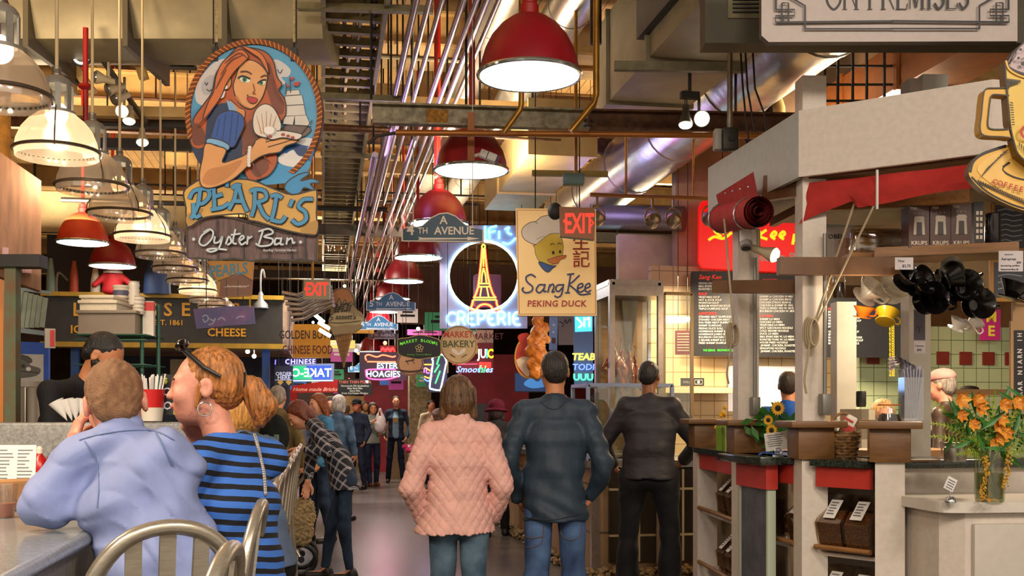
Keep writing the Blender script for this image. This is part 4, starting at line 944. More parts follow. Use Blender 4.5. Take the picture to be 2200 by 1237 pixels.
# exit signs
A = Art(1238, 474, 8.6, 'exit_sign', 'red lettered exit sign in front of the duck restaurant sign', 940, 420, 3.2556)
A.board([(850, 80), (1098, 90), (1095, 310), (855, 285)], 'a8643c', .09, 'sign_box', m=mat('exit_face', 'a8683e', .5), side='7aa0ac')
A.txt('EXIT', 990, 262, 140, 'ff2a18', .02, sx=.52, e=1.4).line([(905, 160), (880, 182), (905, 204)], 9, 'ff2a18', 1, e=1.4).line([(1068, 172), (1090, 195), (1068, 218)], 9, 'ff2a18', 1, e=1.4); A.done('lettering')
MB().box((-.02, .05, .34), (.17, .1, .09), bev=.01).build('mounting_box', mat('exit_mount', '6a8a8c', .5, noise=(9, .3)), A.t); MB().tube([(0, .05, .36), (0, .05, 1.9)], .014, 8).build('mounting_pipe', brass, A.t); MB().sph((-.17, .02, .08), (.06, .05, .07)).build('emergency_lamp', dark, A.t)
A = Art(680, 619, 10.4, 'exit_sign', 'red exit sign with a left arrow on a beige plate, left of the aisle', 400, 540, 3.866)
A.board([(978, 235), (1195, 230), (1193, 400), (975, 400)], 'a89878', .06, 'sign_box'); A.txt('EXIT', 1088, 364, 108, 'ff2418', .02, sx=.62, e=1.4).line([(1008, 292), (986, 312), (1008, 332)], 9, 'ff2418', 1, e=1.4); A.done('lettering')
q = A.pt((1050, 235)); MB().tube([(q[0], 0, q[1]), (q[0], 0, 6.38 - A.t.location.z)], .014, 8).build('mounting_pipe', brass, A.t)
# ice cream cone sign
A = Art(740, 705, 12.5, 'hanging_sign', 'flat ice cream cone sign with a scalloped scoop and wafer cone', 640, 440, 2.944)
sc_ = [(205, 640), (200, 590), (230, 540), (285, 525), (335, 540), (358, 590), (360, 650), (400, 680), (420, 720), (395, 750), (410, 770), (370, 800), (345, 810), (290, 828), (240, 835), (215, 800), (195, 740), (208, 690)]
A.board(sc_, '9a8a62', .05, 'scoop_board', 3); A.board([(232, 820), (345, 812), (290, 1030)], 'a87c42', .05, 'cone_board')
A.ink([(200, 640), (205, 590), (235, 545), (285, 530), (330, 545), (352, 590), (356, 640), (335, 610), (320, 640), (300, 600), (280, 630), (262, 590), (245, 630), (225, 610), (212, 640)], 'b07a42', 4, 3)
A.fill([(200, 740), (230, 690), (300, 680), (380, 700), (415, 722), (390, 755), (300, 760), (230, 770)], 'b8a878', 3)
for i in range(26): A.ell(225 + (i * 37) % 115, 625 + (i * 23) % 55, 7, 6, '1e1610', 8)
A.txt("assett's", 305, 724, 34, '1e1410', .01, .25, sx=.95).line([(225, 690), (205, 705), (225, 718), (205, 735)], 6, '1e1410').line([(205, 745), (280, 748), (400, 735)], 4, '1e1410')
for i in range(6): A.line([(240 + i * 17, 822), (290 - 2 + i * 1, 1015)], 3, '6a4a22', 1); A.line([(342 - i * 8, 815 + i * 35), (240 + i * 9, 835 + i * 32)], 3, '6a4a22', 1)
A.done('illustration')
MB().tube([(.12, 0, .2), (.12, 0, 1.2)], .008, 6).build('hanging_wire', mat('wire_green', '4a6a5a', .5), A.t)
# golden bowl board
A = Art(669, 733, 15, 'hanging_sign', 'mustard yellow Chinese food sign with maroon and black capitals', 400, 540, 3.866)
A.board([(890, 605), (1195, 605), (1195, 885), (890, 885)], 'c8891e', .05); A.txt('GOLDEN BOWL', 1005, 725, 72, '2a1a0c', .015, sx=.64).txt('CHINESE FOOD', 1010, 850, 72, '5a1c10', .015, sx=.6); A.done('lettering')
# market blooms
A = Art(900, 745, 12.9, 'hanging_sign', 'black flower shop sign with green capitals and a gold flower outline', 640, 440, 2.944)
bl = [(636, 850), (700, 840), (765, 824), (830, 832), (895, 855), (905, 900), (898, 955), (830, 968), (765, 976), (700, 966), (640, 945), (632, 895)]
A.board(bl, '14161c', .04, 'board', 3); A.line(bl, 5, 'b89a50', 3, True)
for i, ch in enumerate('MARKET BLOOMS'):
    x = 655 + i * 18.6; A.txt(ch, x, 890 - 24 * math.sin(PI * (i + .5) / 13), 19, '5ab42a', .015, e=.8)
for i in range(5): A.line([(770 + 16 * math.cos(a) + 9 * math.cos(b_), 908 + 16 * math.sin(a) + 9 * math.sin(b_)) for a in [2 * PI * i / 5 - .5 * PI] for b_ in np.linspace(0, 2 * PI, 9)], 3.5, 'c8b878', 2)
A.txt('Reading Terminal Market', 768, 952, 11, '6ab43a', .01, .25); A.done('lettering')
A = Art(878, 785, 15.5, 'hanging_sign', 'round tan sign with a leaping deer, half hidden under the black flower shop sign', 640, 440, 2.944)
A.board(oval(712, 1000, 82, 82), 'b98a62', .04); A.line(oval(712, 1000, 76, 76, 32), 5, '4a2a1a', 1, True); A.line([(680, 990), (710, 985), (735, 980), (720, 970)], 7, '2a1610').line([(690, 990), (700, 1010)], 4, '2a1610', 1).line([(722, 984), (738, 1005)], 4, '2a1610', 1).line([(632, 1045), (712, 1055), (792, 1045)], 12, '3a2218'); A.done('illustration')
# market bakery
A = Art(986, 742, 13.2, 'hanging_sign', 'cream oval bakery sign with red and green capitals and wheat ears', 940, 420, 3.2556)
A.board(oval(148, 1045, 130, 135), 'd8bc88', .05, 'board', side='b4703a'); A.line(oval(148, 1045, 122, 127, 40), 5, '8a5a2a', 1, True)
A.txt('MARKET', 146, 992, 44, 'c23a22', .02, sx=.9).txt('BAKERY', 148, 1060, 48, '4a5a22', .02, sx=.95)
A.fill([(140, 1115), (105, 1095), (98, 1068), (130, 1080), (148, 1100), (166, 1080), (196, 1068), (190, 1095), (156, 1115)], 'f0e8d4', 2)
for i in range(4):
    for sx in (-1, 1): A.line([(148 + sx * (20 + i * 8), 1135 - i * 4), (148 + sx * (36 + i * 8), 1122 - i * 5)], lambda t: 8 * math.sin(PI * (.1 + .8 * t)), '6a4a1c', 2)
A.done('lettering')
# ------------------------------------------------------------------ lit signs and menu boards
def neon(A, strokes, r, c, e, name='neon_tube', y=-.035, n=5, closed=False):
    b = MB()
    for q in strokes:
        cl = closed or (len(q) > 3 and q[0] == q[-1]); pts = [A.pt(p) for p in (q[:-1] if cl and q[0] == q[-1] else q)]
        pts = spl(pts, n, cl) if n > 1 else pts; b.tube([(x, y, z) for x, z in pts], r / A.sc * A.k, 8, closed=cl)
    return b.build(name, glow('neon_%s_%s' % (c, e), c, e), A.t)
# duck restaurant sign
A = Art(1195, 563, 9.5, 'hanging_sign', 'cream lightbox sign with a yellow duckling in a white cook hat and navy script', 940, 420, 3.2556)
A.board([(546, 92), (1106, 98), (1113, 842), (562, 842)], 'e0b878', .07, 'lightbox', m=mat('lightbox_face', 'dcb87c', .5, 0, .28, 'e8b870'), side='a88a5a')
A.line([(556, 104), (1098, 110), (1104, 830), (572, 830)], 5, 'b4432a', 1, True)
A.ink([(600, 300), (588, 250), (610, 215), (650, 190), (690, 182), (725, 152), (790, 140), (845, 152), (870, 200), (850, 270), (785, 272), (745, 320), (690, 345), (640, 330)], 'e0d2bc', 4, 4)
A.line([(690, 310), (730, 290), (750, 285)], 4, 'a89880').line([(680, 182), (700, 200)], 4, '6a5a48')
A.ink([(668, 350), (690, 345), (780, 275), (850, 270), (868, 300), (878, 360), (868, 430), (820, 480), (760, 490), (710, 460), (684, 410), (680, 372)], 'd8b42a', 3, 4)
A.ink([(705, 470), (730, 468), (800, 495), (832, 490), (800, 515), (772, 540), (735, 515)], '1f4a8c', 5, 2)
A.ink([(768, 450), (790, 445), (830, 430), (860, 425), (898, 420), (890, 440), (858, 452), (840, 478), (805, 478), (778, 465)], 'd8782a', 3, 4)
A.ell(808, 402, 9, 12, '18120c').ell(856, 396, 8, 11, '18120c').line([(786, 352), (800, 338), (816, 345)], 4).line([(840, 342), (852, 334), (864, 342)], 4)
A.txt('生', 1003, 375, 92, 'b4432a', .01).txt('記', 1004, 495, 92, 'b4432a', .01); A.done('emblem')
SK = [[(686, 575), (655, 555), (620, 572), (626, 606), (664, 640), (655, 672), (614, 682), (592, 660), (604, 645)], [(746, 628), (710, 628), (690, 664), (714, 682), (746, 650)], [(752, 620), (742, 672), (762, 670)], [(786, 622), (770, 682)], [(774, 652), (802, 622), (814, 642), (800, 678), (820, 672)], [(874, 628), (838, 630), (826, 660), (846, 674), (870, 648)], [(880, 620), (866, 694), (838, 714), (816, 702)], [(930, 555), (908, 684)], [(904, 556), (955, 550)], [(890, 684), (925, 682)], [(992, 560), (940, 610), (918, 622), (960, 660), (1000, 696), (1070, 688)], [(978, 654), (1012, 640), (1010, 618), (984, 630), (978, 664), (1000, 678), (1024, 664)], [(1030, 654), (1062, 640), (1060, 618), (1036, 630), (1030, 664), (1050, 678), (1072, 664)]]
script(A, SK, 12, '26306e'); A.txt('PEKING DUCK', 832, 778, 44, 'b02e22', .025, .08, sp=1.08, sx=.98); A.done('lettering')
for x in (1150, 1245): q = A.q(x, 450); MB().tube([(q[0], 0, q[1]), (q[0], 0, q[1] + 1.2)], .006, 6).build('hanging_chain', dark, A.t)
# creperie neon
A = Art(1035, 600, 14, 'neon_sign', 'lavender creperie neon sign with a red and yellow iron tower in a blue ring', 940, 420, 3.2556)
bd = [A.pt(p) for p in ((15, 215), (628, 200), (628, 930), (15, 930))]; hole = [A.pt((322 + 238 * math.cos(a), 566 + 238 * math.sin(a))) for a in np.linspace(0, 2 * PI, 49)[:-1]]
b = MB(); N = 48
def sq(i):
    a = 2 * PI * i / N; c, s = math.cos(a), math.sin(a); x = 306 * c / max(abs(c), abs(s)); y = s / max(abs(c), abs(s)); return A.pt((322 + x, 566 + y * (364 if y > 0 else 356)))
o_ = [sq(i) for i in range(N)]
for y in (-.02, .02): b.add([(x, y, z) for x, z in hole] + [(x, y, z) for x, z in o_], [(i, (i + 1) % N, (i + 1) % N + N, i + N) for i in range(N)])
b.add([(x, -.02, z) for x, z in hole] + [(x, .02, z) for x, z in hole], [(i, (i + 1) % N, (i + 1) % N + N, i + N) for i in range(N)])
b.add([(x, -.02, z) for x, z in o_] + [(x, .02, z) for x, z in o_], [(i, (i + 1) % N, (i + 1) % N + N, i + N) for i in range(N)])
b.build('backing_panel', mat('panel_lavender', 'b4a8c4', .5, noise=(5, .15)), A.t, False)
neon(A, [[(322 + 245 * math.cos(a), 566 + 245 * math.sin(a)) for a in np.linspace(0, 2 * PI, 33)]], 9, 'a8f0ff', 5, 'ring_tube', n=1, closed=True)
NL = {'C': [[(.85, .12), (.4, .02), (.02, .35), (.05, .75), (.4, 1), (.85, .9)]], 'R': [[(.1, 1), (.1, 0), (.6, 0), (.75, .25), (.55, .48), (.1, .5)], [(.45, .5), (.8, 1)]], 'E': [[(.8, .02), (.3, .05), (.05, .5), (.3, .95), (.8, .98)], [(.07, .5), (.6, .5)]], 'P': [[(.1, 1), (.1, 0), (.6, 0), (.78, .28), (.55, .52), (.1, .54)]], 'I': [[(.2, 0), (.2, 1)]]}
def neon_word(A, w, x, y, cw, h, r, c, e, gap=1.0, name='neon_lettering'):
    st = []
    for ch in w:
        for q in NL.get(ch, []): st.append([(x + u * cw, y + v * h) for u, v in q])
        x += cw * (.5 if ch == 'I' else 1) * gap
    return neon(A, st, r, c, e, name, n=4)
neon_word(A, 'CREPERIE', 68, 818, 70, 88, 6.5, '8fe4ff', 4.5, 1.0)
neon(A, [[(333, 215), (333, 305)], [(365, 300), (362, 235), (415, 215)], [(363, 262), (405, 250)], [(432, 250), (430, 305)], [(455, 330), (500, 340), (548, 300)], [(470, 240), (500, 225), (490, 260), (520, 275)]], 7, '5fd0ff', 4.5, 'upper_lettering')
tw = [[(322, 345), (334, 362), (322, 378), (310, 362), (322, 345)], [(313, 375), (306, 470), (296, 560), (286, 640)], [(331, 375), (340, 470), (352, 560), (370, 640)], [(286, 640), (370, 640)], [(290, 618), (365, 618)], [(286, 640), (270, 690), (254, 720)], [(370, 640), (388, 690), (408, 720)], [(254, 716), (410, 716)], [(250, 732), (412, 732)], [(250, 732), (244, 765), (232, 797), (270, 800)], [(412, 732), (416, 765), (430, 795), (390, 798)], [(270, 800), (295, 772), (332, 762), (368, 772), (390, 798)], [(322, 510), (312, 560), (308, 610)], [(322, 510), (336, 560), (342, 610)], [(308, 645), (298, 710)], [(345, 645), (358, 710)], [(322, 380), (322, 500)]]
neon(A, tw, 4.5, 'ffd23a', 4.0, 'tower_tube', y=-.05, n=3)
neon(A, tw[1:3] + tw[5:7] + tw[9:12], 11, 'ff2018', 2.2, 'tower_glow_tube', y=-.03, n=3)
for x in (962, 1105): q = A.q(x, 490); MB().tube([(q[0], 0, q[1]), (q[0], 0, q[1] + 1.6)], .008, 6).build('hanging_wire', dark, A.t)
pe = P(1035, 600, 13.2); point_light('neon_fill_light', pe, 7, (.35, .65, 1), .3)  # added blue fill in front of the creperie neon
o = MB().box((0, 0, 0), (.42, .2, .5), bev=.03).build('wall_heater', mat('heater_violet', 'a078b4', .5)); o.location = P(1047, 625, 16.5); tag(o, 'violet box seen through the neon ring behind the tower', 'box')
# take-out neon, order here board, wine bar sign
A = Art(665, 792, 16, 'neon_sign', 'mirror written take-out neon on a blue and green glowing panel', 400, 540, 3.866)
A.board([(860, 935), (1228, 930), (1225, 1080), (862, 1082)], '8090a8', .05); A.fill([(880, 955), (990, 950), (1050, 1060), (880, 1065)], '1fae6a', e=.6).fill([(1000, 950), (1205, 948), (1200, 1060), (1060, 1062)], '2a4ad8', e=.7)
A.txt('TAKE-O', 1040, 1040, 72, 'f4fcff', .01, sx=-.95, e=3.5).line([(870, 1075), (1220, 1072)], 7, 'b0e0ff', 1, e=2); A.done('lettering')
A = Art(628, 778, 16.4, 'neon_sign', 'violet blue neon capitals above the mirror written take-out neon', 400, 540, 3.866)
A.board([(735, 890), (1080, 885), (1080, 945), (735, 945)], '20204c', .03); A.txt('CHINESE', 950, 935, 42, '8a7cff', .02, sp=1.15, e=3.5).line([(745, 900), (742, 940)], 8, '6a5cff', 1, e=3); A.done('lettering')
A = Art(610, 812, 15.6, 'hanging_sign', 'dark order here board with white capitals and gold diamonds', 400, 540, 3.866)
A.board([(738, 950), (888, 950), (888, 1115), (738, 1115)], '1c1e30', .03); A.txt('ORDER', 812, 1030, 30, 'd8d8e0', .02).txt('HERE', 815, 1062, 34, 'd8d8e0', .02)
for x in (785, 855): A.fill([(x - 26, 1085), (x - 14, 1073), (x + 14, 1073), (x + 26, 1085), (x, 1112)], 'c89a3a')
A.line([(738, 1068), (888, 1068)], 4, 'e0e0e0', 1); A.done('lettering')
# red brick pizza front and black menu board far back
A = Art(690, 836, 24, 'shop_fascia', 'long red stall fascia with slanted white lettering at the back of the aisle', 560, 800, 2.83)
A.board([(190, 82), (470, 40), (470, 120), (190, 124)], 'b4201c', .2); A.txt('Home made Bricks', 330, 112, 22, 'f0c0b0', .02, .35, sx=1.15); A.done('lettering')
A = Art(768, 830, 23.6, 'menu_board', 'small black board with rows of pale lettering hung at the end of the aisle', 560, 800, 2.83)
A.board([(470, 38), (678, 35), (678, 135), (470, 137)], '1c2226', .05); A.txt('THIN THIN PIZZA', 574, 66, 18, 'c86a5a', .02)
for i, s in enumerate(('Homemade Rib Sandwiches', 'Baby Back Ribs', 'Spare Ribs', 'Fresh Cut Potato Wedges')): A.txt(s, 574, 86 + i * 15, 11, 'd0d4c8', .015)
A.done('lettering')
# hoagies neon
A = Art(822, 785, 20, 'neon_sign', 'hoagies neon sign with pink double outline and white blue letters', 640, 440, 2.944)
A.board([(390, 930), (690, 930), (690, 1110), (390, 1110)], '201428', .05)
neon(A, [[(435, 985), (428, 960), (450, 948), (500, 962), (540, 950), (600, 962), (620, 955)], [(440, 992), (620, 994)]], 4.5, 'ff5a3a', 4); neon(A, [[(620, 1040), (450, 1042), (432, 1060), (450, 1098), (560, 1104), (635, 1085)]], 4.5, 'ff3a6a', 4, n=3)
A.y = -.04; A.txt('ESTER', 565, 1034, 36, 'a8ecff', .01, .05, e=4).txt('HOAGIES', 540, 1088, 40, 'b8f0ff', .01, .05, sx=.95, e=4); A.done('lettering')
A = Art(838, 752, 20.6, 'neon_sign', 'red glowing neon script panel above the hoagies neon', 640, 440, 2.944); A.board([(520, 890), (622, 890), (622, 945), (520, 945)], '8a1420', .04)
neon(A, [[(525, 930), (540, 905), (555, 930), (570, 905), (585, 930), (600, 905), (615, 930)], [(530, 915), (610, 912)]], 5, 'ff2a2a', 3.5)
# cup shaped neon and round colourful neon
A = Art(935, 803, 18, 'neon_sign', 'neon drinking glass outline in white with green and red tubes', 640, 440, 2.944); A.board([(795, 935), (945, 935), (945, 1185), (830, 1185), (795, 1100)], '1c1626', .03)
neon(A, [[(850, 975), (880, 950), (920, 950), (940, 990), (935, 1020), (905, 1160), (895, 1172), (850, 1165), (835, 1145), (855, 1000)]], 4.5, 'c8f4ff', 4.5, n=3, closed=True); neon(A, [[(880, 1010), (895, 960), (900, 950)], [(865, 1060), (895, 1010)], [(870, 1130), (900, 1050)]], 4, '3aff5a', 3.5)
neon(A, [[(800, 1010), (845, 1010)], [(805, 1030), (840, 1050)], [(800, 1085), (830, 1095), (850, 1080)]], 4, 'ff8a2a', 3.5); neon(A, [[(800, 1030), (800, 1062)], [(815, 1030), (815, 1062), (835, 1062)], [(845, 1030), (845, 1062)]], 3, 'ff5ad8', 3.5); neon(A, [[(798, 1098), (822, 1115), (848, 1098)]], 4, '4a6aff', 4)
A = Art(1020, 755, 17, 'neon_sign', 'juice and smoothies neon sign with white, yellow, red and blue letters', 940, 420, 3.2556); A.board([(282, 1030), (390, 1030), (390, 1240), (130, 1240), (130, 1180), (282, 1150)], '5a1018', .04)
A.txt('JU', 312, 1135, 64, 'f4f4ff', .02, e=2.6, sx=.7).txt('I', 346, 1135, 64, '3af0c0', .02, e=2, sx=.7).txt('C', 370, 1135, 64, 'ffe820', .03, e=2, sx=.7).fill([(290, 1165), (375, 1165), (375, 1205), (290, 1205)], 'e02a20', e=1.6); A.txt('Smoot', 212, 1236, 44, '5a8aff', .012, .3, e=3, sx=1.05).txt('hi', 307, 1236, 50, '2af07a', .02, .3, e=2).txt('es', 358, 1236, 44, '6a9aff', .015, .3, e=3).line([(140, 1180), (280, 1178)], 5, 'ff3a5a', 1, e=3); A.done('lettering')
A = Art(1040, 722, 17.2, 'hanging_sign', 'pale board with maroon capitals half hidden behind the bakery oval', 940, 420, 3.2556); A.board([(270, 940), (390, 940), (390, 1030), (270, 1030)], 'b8a48c', .03); A.txt('MARKET', 350, 1005, 44, '5a1a20', .01); A.done('lettering')
for (x, y, d, c, pw) in [(660, 800, 15.2, (.3, .5, 1), 10), (825, 800, 19.2, (1, .3, .5), 14), (935, 800, 17.4, (.6, .5, 1), 12), (1010, 790, 16.4, (1, .3, .35), 10), (1250, 790, 12.8, (.4, .7, 1), 10), (1275, 430, 11.6, (.35, .3, 1), 11), (1360, 380, 10.6, (.9, .3, .9), 3), (800, 330, 10.5, (.6, .35, 1), 11)]:
    point_light('neon_fill_light', P(x, y, d), pw, c, .25)  # coloured fills added by the neon; the last few tint duct and pipes
# vertical neon strip right of the walking man
A = Art(1251, 750, 13.4, 'neon_sign', 'tall glowing blue window with yellow, blue and green neon bars', 940, 420, 3.2556); A.board([(950, 840), (1088, 840), (1086, 1320), (955, 1320)], '1f3a5c', .05)
A.fill([(958, 845), (1082, 845), (1080, 950), (960, 955)], '3ab4e8', e=.9); neon(A, [[(970, 855), (1010, 900), (985, 925)], [(1025, 855), (1025, 920)], [(1040, 870), (1060, 855), (1060, 920)]], 6, 'c8f4ff', 4, n=3)
A.y = -.04; A.txt('TEAB', 1018, 1150, 48, 'ffe83a', .03, .15, e=1.8, sx=1.05).txt('TODI', 1018, 1220, 44, '4a68ff', .02, .1, e=2.5, sx=1.05).txt('UUU', 1018, 1292, 46, '3aff8a', .04, 0, e=1.8, sx=1.05); A.done('lettering')
A = Art(1188, 715, 14.6, 'hanging_sign', 'narrow pale blue board with dots beside the glowing blue window', 940, 420, 3.2556); A.board([(782, 840), (842, 840), (836, 1080), (780, 1080)], '88a8d8', .03); A.fill([(798, 995), (825, 995), (825, 1035), (798, 1035)], '5a3a2c'); A.ell(812, 905, 8, 8, 'd8e8ff').ell(810, 955, 8, 8, 'd8e8ff'); A.done('marks')
A = Art(1215, 715, 15.4, 'hanging_sign', 'grey board with dark handwriting behind the duck restaurant sign', 940, 420, 3.2556); A.board([(845, 840), (950, 840), (950, 1045), (845, 1045)], '8c8a90', .03); script(A, [[(850, 880), (880, 900), (870, 920)], [(885, 890), (895, 870), (905, 895), (925, 865), (935, 890)]], 7, '1c1a24'); A.done('lettering')
# roast bird sign: round platter board with a lumpy roasted bird
A = Art(1158, 748, 13, 'hanging_sign', 'round red and yellow platter sign with an upright orange roasted bird', 940, 420, 3.2556)
A.board(oval(640, 1130, 102, 150), 'd8a83a', .05); A.ell(640, 1130, 92, 138, 'c8341e').fill([(550, 1150), (640, 1130), (640, 1265), (590, 1230)], 'e8d4b4', 2).fill([(560, 990), (590, 965), (640, 970), (650, 1060), (590, 1040)], 'c8341e', 4); A.done('platter')
sd = SD(); k = A.k / A.sc
for x, y, r in ((705, 960, 58), (690, 1060, 62), (720, 1140, 66), (670, 1180, 50), (700, 880, 40), (720, 850, 22), (745, 930, 38), (655, 1010, 32), (760, 1010, 30), (650, 1090, 40), (690, 1240, 50)):
    q = A.pt((x, y)); sd.ell((q[0], -.1, q[1]), (r * k, r * k * .7, r * k), None, .03)
sd.disp(lambda X, Y, Z: (.008 * np.sin(X * 70 + 3 * np.sin(Z * 40)) * np.sin(Z * 80)).astype(np.float32)); sd.build('roast_bird', mat('roast_orange', 'c8641e', .35, noise=(14, .4), col2='e8902a'), A.t, .014)
# red restaurant wall sign and menu boards
A = Art(1612, 507, 11.8, 'wall_sign', 'big red wall sign with yellow script behind the kiosk posts', 1460, 340, 2.69)
A.board([(112, 280), (125, 252), (160, 243), (800, 243), (800, 660), (560, 655), (300, 645), (130, 632), (110, 600)], 'c8141a', .08, m=mat('sign_red_glow', 'd8141a', .3, 0, .5, 'ff1410'))  # emission put into the red face to brighten it
script(A, [[(165, 475), (200, 455), (250, 465), (300, 430)], [(245, 440), (265, 400), (225, 395), (200, 420), (240, 455)], [(320, 460), (345, 430), (355, 465), (380, 430)], [(460, 420), (455, 475)], [(500, 415), (460, 450), (505, 470)], [(530, 460), (555, 440), (545, 425), (525, 450), (550, 470)], [(580, 460), (605, 440), (595, 425), (575, 450), (600, 470)], [(660, 440), (650, 500)], [(660, 445), (700, 440), (690, 475), (655, 475)]], 16, 'f0d41e', None, 0, e=.8)  # the yellow script is brightened by emission as well
A.txt('Best in Philly', 420, 595, 50, 'f4e8e0', .02, align='LEFT'); A.done('lettering')
def menu(x0, y0, x1, y1, d, label, lines, ts=11.2, prices=False):
    A = Art((x0 + x1) / 2, (y0 + y1) / 2, d, 'menu_board', label, x0, y0, 1, 'black menu boards'); w, h = x1 - x0, y1 - y0
    A.board([(3, 0), (w - 3, 0), (w, 3), (w, h), (0, h), (0, 3)], '17181a', .04, m=mat('menu_black', '18191c', .35)); y = 12
    for s in lines:
        c = 'd8d4cc'; hh = ts * .37
        if s.startswith('*'): s = s[1:]; c = 'ff2a1c'; hh = ts * .48
        if s.startswith('+'): s = s[1:]; c = '3aff2a'
        if s.startswith('~'): s = s[1:]; c = 'ff3a20'; hh = ts * .85
        if s: A.txt(s, 16, y, hh, c, .012, .28 if hh == ts * .85 else 0, 'LEFT', .95, e=.25 if c != 'd8d4cc' else .1)
        y += ts * .53 if s else ts * .4
    if prices:
        for i in range(20): A.txt('%d.95' % (5 + i % 4), w - 34, 62 + i * 5.6, 5, 'e8c828', .02, 0, 'LEFT', e=.2)
    A.done('lettering'); return A
menu(1484, 583, 1606, 765, 11.75, 'black menu board with soups and appetizers, left of the kiosk posts', ['', '~Sang Kee', '', 'PEKING DUCK', 'BBQ SPARE RIBS', 'ROASTED PORK', '', '*SOUP', 'VEGETABLE SOUP', 'HOT & SOUR SOUP', 'WONTON SOUP', 'SUBGUM WONTON SOUP', 'TRIPLE DUMPLING SOUP', '', '*APPETIZERS', 'STEAMED MEAT DUMPLING', 'STEAMED CHICKEN MEAT', 'PAN FRIED MEAT DUMPLING', 'SHRIMP DUMPLING', 'PEKING DUCK ROLL', 'HOMEMADE SHRIMP & EGG', 'HOMEMADE JUMBO SPRING', 'BOURBON CHICKEN SKEWER', '2 SESAME SHRIMP & 2 CRAB', 'FRIED SHRIMP DUMPLING', '', '', '+      WE SERVE   BROWN RICE'], 11.8)
menu(1615, 588, 1738, 766, 11.75, 'black menu board headed by chicken and lo mein dishes, between the two tallest kiosk posts', ['', '*   CHICKEN', '', '', '', '', '', '', 'SHRIMP or CHICKEN W MIX', 'SHRIMP or CHICKEN BROC', 'CHICKEN STRING BEAN &', 'CHICKEN & SHRIMP W. VEG', 'TOFU & MIXED VEG W. RICE', 'BOURBON CHICKEN W. MIX', '', '*LO MEIN', 'SHRIMP LO MEIN', 'CHICKEN LO MEIN', 'VEGETABLE LO MEIN', 'SPICY SZECHUAN NOODLE', 'COLD SESAME NOODLE', 'DUCK LO MEIN', 'BBQ SPARE RIBS W. LO MEIN', 'ROASTED PORK W. LO MEIN', 'HOUSE FRIED NOODLE', ' (SHRIMP, CHICKEN, ROASTED', 'SINGAPORE NOODLE', ' (SHRIMP, CHICKEN, ROASTED'], 11.8)
menu(1762, 640, 1942, 768, 11.1, 'black menu board with noodle soups and yellow prices, right of the tall kiosk posts', ['', '', '', '*NOODLE SOUP', 'DUCK NOODLE SOUP', 'PORK NOODLE SOUP', 'WONTON NOODLE SOUP', 'VEGETABLE NOODLE SOUP', 'BEEF NOODLE SOUP', 'DUCK WONTON SOUP', '', 'CHICKEN NOODLE SOUP', 'SPICY NOODLE SOUP', 'EGG DROP W. ROAST PORK', 'EGG W. RICE NOODLE SOUP', 'SHRIMP W. DRY NOODLE'], 11.8, True)
# white sign overhead
A = Art(1908, 46, 5.2, 'hanging_sign', 'white overhead sign with black serif capitals and a knotted black border', 1500, 0, 2.577)
A.board([(345, -330), (1757, -330), (1757, 236), (385, 240), (345, 205)], 'b4a8a4', .05, m=mat('sign_offwhite', 'b8aca6', .5, noise=(30, .05)), side='5a5450')
def serif(A, s, x, y, h, wd, c):
    S = {'O': (1.05, [[(.5, 1), (.12, .8), (.05, .5), (.12, .2), (.5, 0), (.88, .2), (.95, .5), (.88, .8), (.5, 1)]], []), 'N': (1.05, [[(.15, 0), (.15, 1)], [(.9, 0), (.9, 1)]], [[(.15, 1), (.9, 0)]]), 'P': (.85, [[(.2, 0), (.2, 1)]], [[(.2, 1), (.6, 1), (.82, .8), (.78, .6), (.5, .5), (.2, .5)]]), 'R': (.95, [[(.2, 0), (.2, 1)]], [[(.2, 1), (.6, 1), (.8, .8), (.74, .6), (.2, .52)], [(.45, .52), (.9, 0)]]), 'E': (.8, [[(.2, 0), (.2, 1)]], [[(.2, 0), (.75, 0), (.8, .18)], [(.2, 1), (.75, 1), (.78, .85)], [(.2, .5), (.6, .5)]]), 'M': (1.15, [[(.95, 0), (.95, 1)], [(.17, 1), (.55, .05)]], [[(.15, 0), (.15, 1)], [(.55, .05), (.95, 1)]]), 'I': (.45, [[(.22, 0), (.22, 1)]], []), 'S': (.75, [[(.68, .84), (.42, 1), (.14, .82), (.2, .6), (.6, .4), (.66, .16), (.36, 0), (.1, .18)]], []), ' ': (.5, [], [])}
    for ch in s:
        w, tk, tn = S[ch]
        for q in tk: A.line([(x + u * wd, y - v * h) for u, v in q], wd * .15, c, 4 if len(q) > 2 else 1)
        for q in tn: A.line([(x + u * wd, y - v * h) for u, v in q], wd * .06, c, 3 if len(q) > 3 else 1)
        for q in tk:
            if len(q) == 2 and q[0][0] == q[1][0]:
                for v in (0, 1): A.line([(x + (q[0][0] - .16) * wd, y - v * h), (x + (q[0][0] + .16) * wd, y - v * h)], wd * .05, c, 1)
        x += w * wd
    return x
serif(A, 'ON PREMISES', 700, 62, 170, 86, '15161c')
for m_ in (1, -1):
    X = lambda x: 1060 + m_ * (x - 1060) + (0 if m_ == 1 else -3)
    A.line([(X(420), 72), (X(420), -200)], 11, '15161c', 1).line([(X(480), -10), (X(580), 48), (X(580), 176)], 10, '15161c', 1)
    A.line([(X(420), 140), (X(1062), 133)], 12, '15161c', 1).line([(X(576), 175), (X(1062), 175)], 9, '15161c', 1)
    for q in ([(418, 70), (522, 70), (522, 104), (418, 104), (418, 138), (462, 138), (462, 104)], [(452, 34), (488, 34), (488, 140)], [(452, 34), (452, 140)]): A.line([(X(x), y) for x, y in q], 9, '15161c', 1)
A.done('lettering_and_border')
